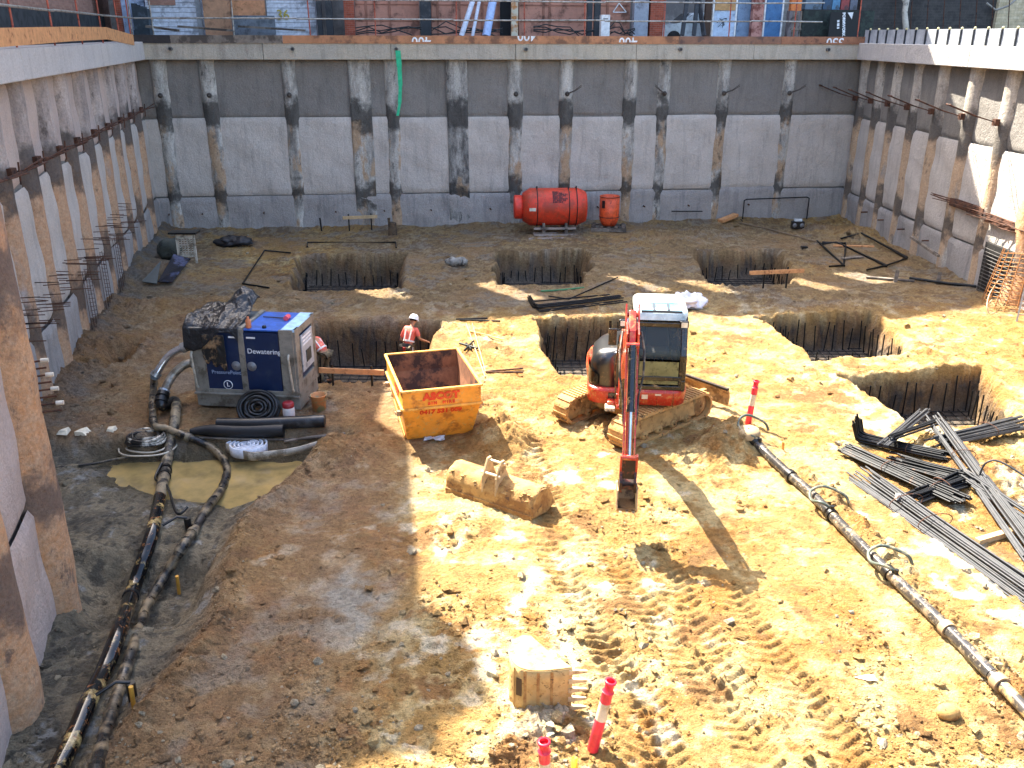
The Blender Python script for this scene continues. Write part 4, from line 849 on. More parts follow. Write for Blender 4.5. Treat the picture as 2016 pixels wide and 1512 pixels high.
# ================================================================ EXCAVATOR
XR = M('excavator_red', '#b52c18', .32, 0, '#b9703a', .3, 6, coat=.2, dirt2='#b98a55'); XB = M('excavator_black', '#0e0f10', .25, 0, '#6b563c', .22, 7, coat=.3, dirt2='#4a3c2c')
XMUD = M('muddy_track', '#5d4a34', .9, 0, '#b98e55', .95, 3, var=.3, dirt2='#3a2e22', bmp=.02, bscale=14); XMUDL = M('clay_caked', '#b08a55', .95, 0, '#7d5c34', .4, 4, bmp=.02, bscale=18)
XGRY = M('roof_grey', '#c3cdc9', .35, 0, '#8d928c', .2, 4); CHR = M('chrome', '#d8d8d8', .15, 1); XRUB = M('hose_rubber', '#2a2622', .6, 0, '#7a6850', .5, 9)
GLS = M('cab_glass', '#10161a', .05, 0, spec=.5); GLSB = M('roof_glass', '#6fc4d6', .12); GLSG = M('lower_glass', '#6a6c48', .15, 0, '#3a3c2a', .4, 5)
LAMP = M('work_lamp', '#f2e3c4', .2)
def excavator():
    z0 = .02; ctr = Vector((2.55, 17.35, z0)); th = radians(174.8)
    T = thing('excavator', 'orange red and black mini excavator with its arm raised towards the viewer', 'excavator', ctr, th)
    inv = pm(T)
    def o_(name, mb, mat, par=None, **k): return obj(name, mb, mat, par or T, world=False, **k)
    # ---- undercarriage, turned against the house
    tr = radians(40.5)-th; R = Matrix.Rotation(tr, 4, 'Z'); Lh, rr = 1.08, .3
    def ring(off):
        pts = []
        for k in range(13): a = pi/2+pi*k/12; pts.append((-Lh+(rr+off)*cos(a), rr+.02+(rr+off)*sin(a)))
        for k in range(13): a = -pi/2+pi*k/12; pts.append((Lh+(rr+off)*cos(a), rr+.02+(rr+off)*sin(a)))
        return pts
    for sy in (-1, 1):
        Mx = R @ Matrix.Translation((0, sy*.78, 0)) @ Matrix.Rotation(pi/2, 4, 'X')
        po, pi_ = ring(0), ring(-.05); n = len(po); vs = []
        for zz in (-.2, .2): vs += [Mx @ Vector((p[0], p[1], zz)) for p in po]+[Mx @ Vector((p[0], p[1], zz)) for p in pi_]
        fs = []
        for i in range(n):
            j = (i+1) % n; fs += [(i, j, 2*n+j, 2*n+i), (n+j, n+i, 3*n+i, 3*n+j), (j, i, n+i, n+j), (2*n+i, 2*n+j, 3*n+j, 3*n+i)]
        mb = MB(); mb.add(vs, fs); tk = o_('track', mb, XMUD, fix=True)
        mb = MB(); tot = []; per = 0
        for i in range(n):
            a, b = Vector(po[i]), Vector(po[(i+1) % n]); m_ = max(1, int(round((b-a).length/.1)))
            if (b-a).length < .09: m_ = 1 if i % 2 == 0 else 0
            for q in range(m_):
                c = a+(b-a)*(q+.5)/m_; d = (b-a).normalized(); nn = Vector((d.y, -d.x)); c = c+nn*.012
                Mb = Mx @ XM((c.x, c.y, 0), (d.x, d.y, 0), (nn.x, nn.y, 0)); mb.box((0, 0, 0), (.05, .03, .385), Mx=Mb)
        # the boxes were centred with Mb as full matrix
        o_('lug', mb, XMUD, tk)
        mb = MB(); mb.hexa([Mx @ Vector(v) for v in ((-.95, .14, -.12), (.95, .14, -.12), (.95, .14, .12), (-.95, .14, .12), (-.85, .5, -.1), (.85, .5, -.1), (.85, .5, .1), (-.85, .5, .1))]); o_('track_frame', mb, XMUDL, fix=True, bevel=.03)
        for x, r_, nm in ((-Lh, .235, 'sprocket'), (Lh, .235, 'idler')):
            mb = MB(); mb.lathe([(.02, -.13), (.1, -.14), (r_*.8, -.1), (r_, -.09), (r_, .09), (r_*.8, .1), (.1, .14), (.02, .13)], Mx @ Matrix.Translation((x, rr+.02, 0)), 20); o_(nm, mb, XMUDL)
        for k in range(4): mb = MB(); mb.lathe([(.02, -.15), (.09, -.15), (.09, .15), (.02, .15)], Mx @ Matrix.Translation((-.66+.44*k, .15, 0)), 12); o_('roller', mb, XMUDL)
    mb = MB(); mb.box((0, 0, .42), (1.2, 1.35, .24), Mx=R); mb.box((0, 0, .42), (.9, 1.5, .18), Mx=R) if False else None; o_('car_body', mb, XMUDL, bevel=.04)
    mb = MB(); mb.lathe([(.3, .5), (.42, .52), (.42, .66), (.3, .68)], None, 24); o_('slew_ring', mb, XB)
    # blade at +x end of the undercarriage
    mb = MB()
    def bl(u, v): a = -.5+1.1*v; return R @ Vector((1.92+.09*cos(a*2)-.05, (-.98+1.96*u), .12+.36*v))
    mb.grid(bl, 2, 8); bo = o_('blade', mb, XMUDL, solid=.05)
    mb = MB(); mb.bar(R @ Vector((1.9, -.98, .5)), R @ Vector((1.9, .98, .5)), .07, .05); o_('blade_edge', mb, M('blade_dark', '#2e2620', .6), bo)
    for y in (-.42, .42): mb = MB(); mb.bar(R @ Vector((.5, y, .4)), R @ Vector((1.86, y, .3)), .09, .14); o_('blade_arm', mb, XMUDL)
    # ---- house. local +y forward, +x operator's right (left in the picture)
    def outline(r, fw=.9, k=0):     # rounded-back plan outline
        pts = []; 
        for i in range(25): a = pi+pi*i/24; pts.append((r*cos(a)*(1 if abs(cos(a)) < 9 else 1), r*1.0*sin(a)-.02))
        # front corners
        for cx, cy, a0 in ((r-.3, fw-.3, 0), (-(r-.3), fw-.3, pi/2)):
            for i in range(7): a = a0+pi/2*i/6; pts.append((cx+.3*cos(a), cy+.3*sin(a)))
        return pts
    def shell(levels, mat, name, par=None, **k):   # levels: (z, outline)
        mb = MB(); n = len(levels[0][1]); vs = []
        for z, pl in levels: vs += [(x, y, z) for x, y in pl]
        mb.add(vs, [(i*n+j, i*n+(j+1) % n, (i+1)*n+(j+1) % n, (i+1)*n+j) for i in range(len(levels)-1) for j in range(n)], 0, True)
        mb.add(vs[:n], [tuple(range(n))[::-1]]); mb.add(vs[-n:], [tuple(range(n))]); return o_(name, mb, mat, par, **k)
    sk = shell([(.68, outline(.9, .8)), (.72, outline(.97, .88)), (.98, outline(.99, .9)), (1.03, outline(.98, .88)), (1.04, outline(.9, .8))], XR, 'lower_skirt')
    # openings and decals on the skirt
    mb = MB(); mb.box((.38, .9, .86), (.36, .06, .2)); o_('swing_recess', mb, XB, sk)
    mb = MB(); mb.box((-.16, .905, .9), (.12, .006, .09)); mb.box((-.42, .905, .95), (.12, .006, .035)); o_('decal', mb, M('decal_cream', '#e2c9a8', .5), sk)
    mb = MB(); mb.box((-.4, .904, .83), (.005, .006, .22)); mb.box((-.72, .87, .84), (.006, .08, .3)); o_('panel_seam', mb, XB, sk)
    # hood on the operator's right and round the back
    def hoodpl(s, sh=0): 
        pts = []
        for i in range(15): a = -pi/2+ (pi/2)*i/14; pts.append((.05+(.93*s-.05)*cos(a)+sh, .95*s*sin(a)))
        for i in range(9): a = pi/2*i/8; pts.append((.93*s-.32+.32*cos(a)+sh, .5+.3*sin(a)*s))
        pts += [(.42, .5+.3*s), (.16, .5), (.05, .2)]
        return pts
    mb = MB(); ns = 26; oo = [(.97*cos(a), .97*sin(a)*1.0) for a in np.linspace(-2.4, .42, ns)]
    vs = [(x*k, y*k-.0, z) for z, k in ((1.03, 1.02), (1.25, 1.045), (1.42, 1.03), (1.5, .985), (1.5, .93)) for x, y in oo]
    mb.add(vs, [(i*ns+j, i*ns+j+1, (i+1)*ns+j+1, (i+1)*ns+j) for i in range(4) for j in range(ns-1)], 0, True); o_('hood_side', mb, XR, solid=.02)
    xh = M('hood_gloss', '#121314', .3, 0, '#5b4c38', .15, 7, coat=1); xh.node_tree.nodes['Principled BSDF'].inputs['Coat Roughness'].default_value = .28
    hd = shell([(1.04, [(x, y) for x, y in hoodpl(.99)]), (1.47, hoodpl(1.0)), (1.62, hoodpl(.95)), (1.73, hoodpl(.84)), (1.79, hoodpl(.68)), (1.81, hoodpl(.45))], xh, 'hood')
    mb = MB(); pf = [(x, y+.012) for x, y in hoodpl(1.045)[14:22]]
    mb.add([(x, y, 1.06) for x, y in pf]+[(x, y, 1.5-.03*i) for i, (x, y) in enumerate(pf)], [(i, i+1, len(pf)+i+1, len(pf)+i) for i in range(len(pf)-1)], 0, True); o_('front_hood_panel', mb, XB, hd)
    mb = MB(); mb.lathe([(.035, 0), (.035, .22), (.03, .3)], Matrix.Translation((.55, -.35, 1.75)), 10); o_('exhaust', mb, XB, hd)
    # cab (operator's left)
    x0, x1, y0, y1 = -.93, .1, -.68, .82; zb, zt = 1.04, 2.46
    prof = [(y0, zb), (y1, zb), (y1+.02, 1.25), (y1-.02, 1.75), (y1-.2, 2.32), (y1-.3, zt), (y0+.12, zt), (y0, 2.3)]
    posts = []; cabo = None
    def side(x, nm):
        mb = MB()
        for i in range(len(prof)):
            a, b = prof[i], prof[(i+1) % len(prof)]; mb.bar((x, a[0], a[1]), (x, b[0], b[1]), .075, .075, up=Vector((1, 0, 0)))
        mb.bar((x, .0, zb), (x, -.05, zt), .06, .06, up=Vector((1, 0, 0))); return mb
    mb = side(x0+.04, ''); m2 = side(x1-.04, ''); o = len(mb.v); mb.v += m2.v; mb.f += [tuple(i+o for i in f) for f in m2.f]; mb.mi += m2.mi; mb.sm += m2.sm
    for y, z in ((y1, zb+.04), (y1+.01, 1.28), (y1-.19, 2.32), (y0+.02, zb+.04), (y0+.05, 2.3)): mb.bar((x0+.04, y, z), (x1-.04, y, z), .08, .09)
    for x in (x0+.06, x1-.06): mb.bar((x, y1+.015, zb), (x, y1-.0, 1.76), .13, .05, up=Vector((0, 1, 0))); mb.bar((x, y1-.0, 1.74), (x, y1-.2, 2.34), .12, .05, up=Vector((0, 1, 0)))
    cab = o_('cab', mb, XB, bevel=.012)
    mb = MB(); ym = lambda z: np.interp(z, [1.25, 1.75, 2.32], [y1+.02, y1-.02, y1-.2])
    def glass(xa, xb, za, zc, dy, n=6): return lambda u, v: Vector((xa+(xb-xa)*u, ym(za+(zc-za)*v)+dy, za+(zc-za)*v))
    mb = MB(); mb.box((x0+.05, (y0+y1)/2, 1.35), (.03, 1.4, .58)); mb.box((x1-.05, (y0+y1)/2-.1, 1.35), (.03, 1.2, .58)); mb.box(((x0+x1)/2, y0+.06, 1.7), (.92, .03, 1.25)); mb.box((x1-.05, -.1, 1.9), (.02, .9, .6)); o_('door_and_dark_panel', mb, XB, cab)  # includes opaque rear and side panels added to darken the cab inside
    gm, gt, gp = newmat('clear_glass') if 'clear_glass' not in MATS else (MATS['clear_glass'], None, None)
    if gt:
        gp.inputs['Base Color'].default_value = (.06, .07, .07, 1); gp.inputs['Roughness'].default_value = .03; gp.inputs['Alpha'].default_value = .4
    mb = MB(); mb.grid(glass(x0+.12, x1-.12, 1.66, 2.3, .0), 2, 6); o_('windscreen', mb, gm, cab)
    mb = MB(); mb.grid(glass(x0+.14, x1-.12, 1.16, 1.62, .02), 2, 4); o_('lower_windscreen', mb, GLSG, cab)
    for x in (x0+.03, x1-.03): mb = MB(); mb.box((x, -.35, 2.0), (.01, .55, .55)); mb.box((x, .3, 2.0), (.01, .5, .6)); o_('side_window', mb, gm, cab)
    # seat and levers inside
    mb = MB(); mb.box((-.42, -.12, 1.5), (.5, .5, .14)); mb.hexa([(-.68, -.42, 1.5), (-.16, -.42, 1.5), (-.16, -.28, 1.5), (-.68, -.28, 1.5), (-.62, -.5, 2.24), (-.22, -.5, 2.24), (-.22, -.4, 2.24), (-.62, -.4, 2.24)]); se = o_('seat', mb, M('seat_black', '#121212', .8), cab, bevel=.05)
    text('seat_lettering', 'KUBOTA', .07, XM((-.42, -.37, 2.13), (-1, 0, 0), (0, -.13, 1)), M('seat_print', '#8d9294', .7), se, .001, .001)
    mb = MB(); mb.box((-.42, .1, 1.1), (.9, 1.3, .04)); mb.box((-.75, .1, 1.5), (.1, .4, .1)); mb.box((-.1, .1, 1.5), (.1, .4, .1))
    for x in (-.5, -.34): mb.tube([(x, .45, 1.1), (x, .4, 1.6)], .014, 5)
    o_('controls', mb, M('seat_black'), cab)
    # roof
    rp = lambda s, t: [(x, y) for x, y in [(x0+.1-.1*s, y0+.05-.05*s), (x1-.1+.1*s, y0+.05-.05*s), (x1-.02+.02*s, y0+.3), (x1-.02+.02*s, y1-.33+t), (x1-.14+.08*s, y1-.26+t), (x0+.14-.08*s, y1-.26+t), (x0+.02-.02*s, y1-.33+t), (x0+.02-.02*s, y0+.3)]]
    rf = shell([(2.4, rp(1, .06)), (2.5, rp(1, .04)), (2.56, rp(.6, .0)), (2.59, rp(-.2, -.08))], XGRY, 'roof', bevel=.015)
    mb = MB(); rs_ = .62
    mb.hexa([(x0+.12, y1-.27, 2.5), (x1-.12, y1-.27, 2.5), (x1-.16, y1-.66, 2.55), (x0+.16, y1-.66, 2.55), (x0+.12, y1-.27, 2.575), (x1-.12, y1-.27, 2.575), (x1-.16, y1-.66, 2.61), (x0+.16, y1-.66, 2.61)]); rw = o_('roof_window', mb, GLSB, rf, fix=True)
    mb = MB()
    for x in (-.55, -.27): mb.bar((x, y1-.28, 2.585), (x, y1-.65, 2.62), .05, .008)
    mb.bar((x0+.12, y1-.26, 2.56), (x1-.12, y1-.26, 2.56), .035, .04); mb.bar((x0+.16, y1-.68, 2.605), (x1-.16, y1-.68, 2.605), .03, .025); o_('roof_bar', mb, M('roof_trim', '#39414a', .5), rf)
    mb = MB()
    for x in (-.62, -.4, -.18): mb.bar((x, -.5, 2.598), (x, -.02, 2.598), .07, .016)
    o_('roof_rib', mb, XGRY, rf)
    for x in (x0+.08, x1+.22):
        mb = MB(); mb.box((x, y1-.12, 2.36), (.17, .1, .14)); wl = o_('work_light', mb, XB, cab, bevel=.02); mb = MB(); mb.lathe([(.005, 0), (.055, 0), (.05, .02), (.005, .03)], XM((x, y1-.07, 2.35), (1, 0, 0), (0, 0, 1)) @ Matrix.Rotation(pi, 4, 'Y'), 12)
        mb = MB(); mb.box((x, y1-.068, 2.355), (.12, .012, .1)); o_('lens', mb, LAMP, wl)
    mb = MB(); mb.bar((x1+.0, y1-.12, 2.38), (x1+.2, y1-.12, 2.38), .03, .03); mb.bar((x1, y1-.08, 2.25), (x1+.42, y1, 2.25), .02, .02); mb.box((x1+.42, y1, 2.1), (.16, .04, .34)); o_('mirror', mb, XB, cab, bevel=.01)
    mb = MB(); mb.tube([(x0-.02, .1, 1.2), (x0-.05, .1, 1.3), (x0-.05, .05, 2.2), (x0-.02, .04, 2.3)], .014, 6); o_('grab_rail', mb, XB, cab)
    mb = MB(); mb.box((x0+.02, .2, 1.5), (.02, .12, .04)); o_('handle', mb, CHR, cab)
    # ---- boom, stick, bucket in the plane x = bx
    bx = .3
    def bplate(pts, w, name, mat, par=None, **k):   # outline in (y,z), extruded across x
        mb = MB(); mb.prism([(p[0], p[1]) for p in pts], -w/2, w/2, XM((bx, 0, 0), (0, 1, 0), (0, 0, 1))); return o_(name, mb, mat, par, **k)
    mb = MB(); mb.box((bx, .98, .86), (.26, .3, .34)); mb.box((bx+.2, 1.0, .8), (.16, .2, .1)); sb = o_('swing_bracket', mb, XR, bevel=.03)
    mb = MB(); mb.box((bx+.22, 1.12, .74), (.2, .28, .08)); o_('swing_lug', mb, M('worn_cream', '#b9ad96', .6, 0, '#5a4a3a', .4, 6), sb, bevel=.02)
    boom = [(1.0, .85), (1.22, .86), (1.66, 1.42), (2.22, 1.98), (2.75, 2.3), (3.95, 3.0), (4.04, 3.15), (3.98, 3.27), (2.5, 2.72), (1.85, 2.36), (1.5, 2.05), (1.12, 1.5), (.92, 1.02)]
    bo = bplate(boom, .15, 'boom', XR, bevel=.015, fix=True)
    for sx in (-1, 1):
        mb = MB(); mb.prism([(1.6, 1.9), (2.3, 2.4), (2.25, 2.64), (1.75, 2.4), (1.5, 2.1)], sx*.1-.014, sx*.1+.014, XM((bx, 0, 0), (0, 1, 0), (0, 0, 1))); o_('knee_plate', mb, XR, bo, fix=True)
    def ram(a, b, r, k, nm, off=0.0, mat=XB, par=None):
        a, b = Vector((bx+off, *a)), Vector((bx+off, *b)); mb = MB(); m_ = a+(b-a)*k; mb.tube([a, m_], r, 14); mb.tube([m_-(b-a).normalized()*.02, m_+(b-a).normalized()*.03], r*1.12, 14); c = o_(nm, mb, mat, par)
        mb = MB(); mb.tube([m_, b], r*.5, 10); o_('rod', mb, CHR, c)
        for q in (a, b): mb = MB(); mb.tube([q-Vector((.1, 0, 0)), q+Vector((.1, 0, 0))], r*.7, 10); o_('pin', mb, XR, c)
    ram((1.28, .82), (2.15, 2.2), .065, .6, 'boom_cylinder'); ram((2.2, 2.66), (3.68, 3.42), .06, .62, 'stick_cylinder', mat=M('cyl_pale', '#c9c5be', .35, .3, '#7a7068', .3))
    stick = [(3.62, 3.46), (3.76, 3.52), (4.08, 3.28), (4.2, 3.0), (4.92, 1.5), (4.98, 1.32), (4.86, 1.3), (4.68, 1.5), (3.88, 3.0), (3.78, 3.15)]
    st = bplate(stick, .11, 'stick', XR, bevel=.012, fix=True)
    for sx in (-1, 1):
        mb = MB(); mb.prism([(3.8, 3.15), (3.95, 3.38), (4.26, 3.28), (4.3, 3.0), (4.1, 2.6), (3.95, 2.9)], sx*.09-.012, sx*.09+.012, XM((bx, 0, 0), (0, 1, 0), (0, 0, 1))); o_('stick_plate', mb, XR, st, fix=True)
        mb = MB(); mb.tube([(bx+sx*.12, 3.3, 2.95), (bx+sx*.15, 3.9, 3.2), (bx+sx*.19, 4.25, 3.0), (bx+sx*.18, 4.42, 2.65), (bx+sx*.12, 4.5, 2.35), (bx+sx*.1, 4.7, 1.95)], .018, 7); mb.tube([(bx+sx*.12, 1.3, 1.0), (bx+sx*.17, 1.5, 1.7), (bx+sx*.14, 1.8, 2.2), (bx+sx*.13, 3.3, 2.9)], .018, 6); o_('hose', mb, XRUB)
        mb = MB(); mb.prism([(3.55, 3.5), (3.68, 3.6), (3.88, 3.35), (3.76, 3.2)], sx*.1-.012, sx*.1+.012, XM((bx, 0, 0), (0, 1, 0), (0, 0, 1))); o_('stick_ear', mb, XR, st, fix=True)
        mb = MB(); mb.bar((bx+sx*.085, 4.2, 3.0), (bx+sx*.085, 4.93, 1.45), .025, .1); o_('stick_rail', mb, XR, st)
        mb = MB(); mb.bar((bx+sx*.12, 5.1, 1.62), (bx+sx*.12, 4.98, 1.2), .03, .07); o_('bucket_link', mb, XR)
    ram((4.32, 3.12), (5.1, 1.58), .062, .58, 'bucket_cylinder')
    # quick hitch and narrow bucket hanging from the stick
    mb = MB()
    for sx in (-.11, .11): mb.prism([(4.8, 1.42), (5.02, 1.36), (5.14, 1.16), (5.1, .98), (4.86, .98), (4.76, 1.18)], sx-.018, sx+.018, XM((bx, 0, 0), (0, 1, 0), (0, 0, 1)))
    mb.box((bx, 4.95, 1.05), (.26, .24, .06)); mb.box((bx, 4.97, 1.36), (.2, .16, .34)); o_('hitch', mb, M('hitch_dark', '#2a1c16', .45, .3, '#6a3222', .4, 8), fix=True)
    mb = MB(); bp = [(4.76, 1.02), (4.66, .82), (4.72, .66), (4.9, .6), (5.12, .66), (5.2, .74)]
    for sx in (-.15, .15): mb.prism(bp+[(5.12, 1.02)], sx-.01, sx+.01, XM((bx, 0, 0), (0, 1, 0), (0, 0, 1)))
    for i in range(len(bp)-1): a, b = bp[i], bp[i+1]; mb.bar((bx, *a), (bx, *b), .3, .02, up=Vector((1, 0, 0))) if False else mb.hexa([(bx-.15, a[0], a[1]-.01), (bx+.15, a[0], a[1]-.01), (bx+.15, b[0], b[1]-.01), (bx-.15, b[0], b[1]-.01), (bx-.15, a[0], a[1]+.012), (bx+.15, a[0], a[1]+.012), (bx+.15, b[0], b[1]+.012), (bx-.15, b[0], b[1]+.012)])
    bk = o_('bucket', mb, M('bucket_worn', '#6a523c', .6, .2, '#b9966a', .6, 5), fix=True)
    mb = MB()
    for sx in (-.1, 0, .1): mb.hexa([(bx+sx-.03, 5.12, .66), (bx+sx+.03, 5.12, .66), (bx+sx+.015, 5.32, .74), (bx+sx-.015, 5.32, .74), (bx+sx-.03, 5.12, .7), (bx+sx+.03, 5.12, .7), (bx+sx+.015, 5.32, .75), (bx+sx-.015, 5.32, .75)])
    o_('tooth', mb, M('tooth_steel', '#a08c6c', .5, .4), bk)
excavator()
# ================================================================ SKIP BIN
SKY_ = M('skip_yellow', '#f0a036', .5, 0, '#b9702c', .35, 2.5, var=.12, dirt2='#d8a860', bmp=.01, bscale=4); SKI = M('skip_inside', '#86583a', .85, 0, '#3e2a20', .5, 2, var=.3); SKR = M('skip_red', '#d8401c', .6, 0, '#e07a30', .25, 8)
def skip():
    c = Vector((-1.64, 17.1, .02)); T = thing('skip_bin', 'yellow orange steel skip bin with red hire lettering, standing open', 'skip bin', c, radians(15.5))
    def o_(name, mb, mat, par=None, **k): return obj(name, mb, mat, par or T, world=False, **k)
    zb, zm, zt = 0.04, .84, 1.22; w0, w1 = .66, .77; d0, d1, d2 = .70, 1.07, 1.10
    def loop(w, d, z, o=0): return [Vector((-w-o, -d-o, z)), Vector((w+o, -d-o, z)), Vector((w+o, d+o, z)), Vector((-w-o, d+o, z))]
    L = [loop(w0, d0, zb), loop(w1, d1, zm), loop(w1+.0, d2, zt)]; I = [loop(w0-.02, d0-.02, zb+.03), loop(w1-.02, d1-.02, zm), loop(w1-.02, d2-.02, zt)]
    mb = MB(); vs = sum(L, [])+sum(I, [])
    for k in range(2):
        for j in range(4): mb.add([], []); 
    fs = []; mi = []
    for k in range(2):
        for j in range(4):
            j2 = (j+1) % 4; fs.append((k*4+j, k*4+j2, (k+1)*4+j2, (k+1)*4+j)); mi.append(0); fs.append((12+k*4+j2, 12+k*4+j, 12+(k+1)*4+j, 12+(k+1)*4+j2)); mi.append(1)
    fs.append((3, 2, 1, 0)); mi.append(0); fs.append((12, 13, 14, 15)); mi.append(1)
    for j in range(4): j2 = (j+1) % 4; fs.append((8+j, 8+j2, 20+j2, 20+j)); mi.append(0)
    mb.v = [tuple(v) for v in vs]; mb.f = fs; mb.mi = mi; mb.sm = [False]*len(fs)
    o_('body', mb, [SKY_, SKI])
    for z, w, d, nm, hh in ((zt, w1, d2, 'top_rim', .05), (zm, w1, d1, 'ledge', .045)):
        p = loop(w, d, z, .015); mb = MB()
        for j in range(4): mb.bar(p[j], p[(j+1) % 4], .055, hh)
        o_(nm, mb, M('rim_yellow', '#e9a94a', .5, 0, '#b06a20', .35, 5), bevel=.008)
    for x in (-w1-.04, w1+.04):
        mb = MB(); mb.tube([(x, -.8, .62), (x, -.8, .72)], .05, 10); mb.tube([(x, .8, .62), (x, .8, .72)], .05, 10)
        for y in (-.8, .8): mb.tube([(x-.08*(1 if x < 0 else -1), y, .68), (x+.06*(-1 if x < 0 else 1), y, .68)], .035, 10)
        o_('lifting_lug', mb, M('lug_pale', '#c9a77a', .6, 0, '#7a4a2a', .4, 6))
    for x in (-w0-.05,): mb = MB(); mb.bar((x, -.72, .12), (x-.02, .5, .42), .02, .07); o_('side_rib', mb, SKY_)
    # lettering
    nrm = Vector((0, -1, 0)); text('lettering', 'ASCOT', .2, XM((-.02, -d2-.006, zm+.235), (1, 0, 0), (0, -.08, 1)), SKR, T, .002, .016, spacing=1.12)
    text('lettering', 'BIN  HIRE', .085, XM((-.02, -d2+.002, zm+.095), (1, 0, 0), (0, -.08, 1)), SKR, T, .002, .006, spacing=1.5)
    sl_ = (Vector((0, -d1, zm))-Vector((0, -d0, zb))).normalized(); ps = Vector((-.02, -d1, zm))-sl_*.13+Vector((0, -.006, 0))
    text('lettering', '0417 531 009', .15, XM(ps, (1, 0, 0), sl_), SKR, T, .003, .008)
    mb = XM((-w1-.006, -.35, zm+.2), (0, -1, 0), (0, 0, 1)); text('lettering', 'ASCOT', .16, mb, SKR, T, .002, .012); text('lettering', 'BIN HIRE', .08, XM((-w1-.006, -.35, zm+.08), (0, -1, 0), (0, 0, 1)), SKR, T, .002, .004)
skip()
mb = MB(); rr_ = random.Random(4); p = GT(855, 868)
def crump(u, v): return p+Vector(((u-.5)*.4+rr_.uniform(-.02, .02), (v-.5)*.14, .03+rr_.uniform(0, .07)))
mb.grid(crump, 8, 5, 0, False); single('plastic_scrap', mb, M('clear_scrap', '#b9c4cc', .3), 'crumpled clear plastic scrap under the front of the skip bin', 'plastic', solid=.004)
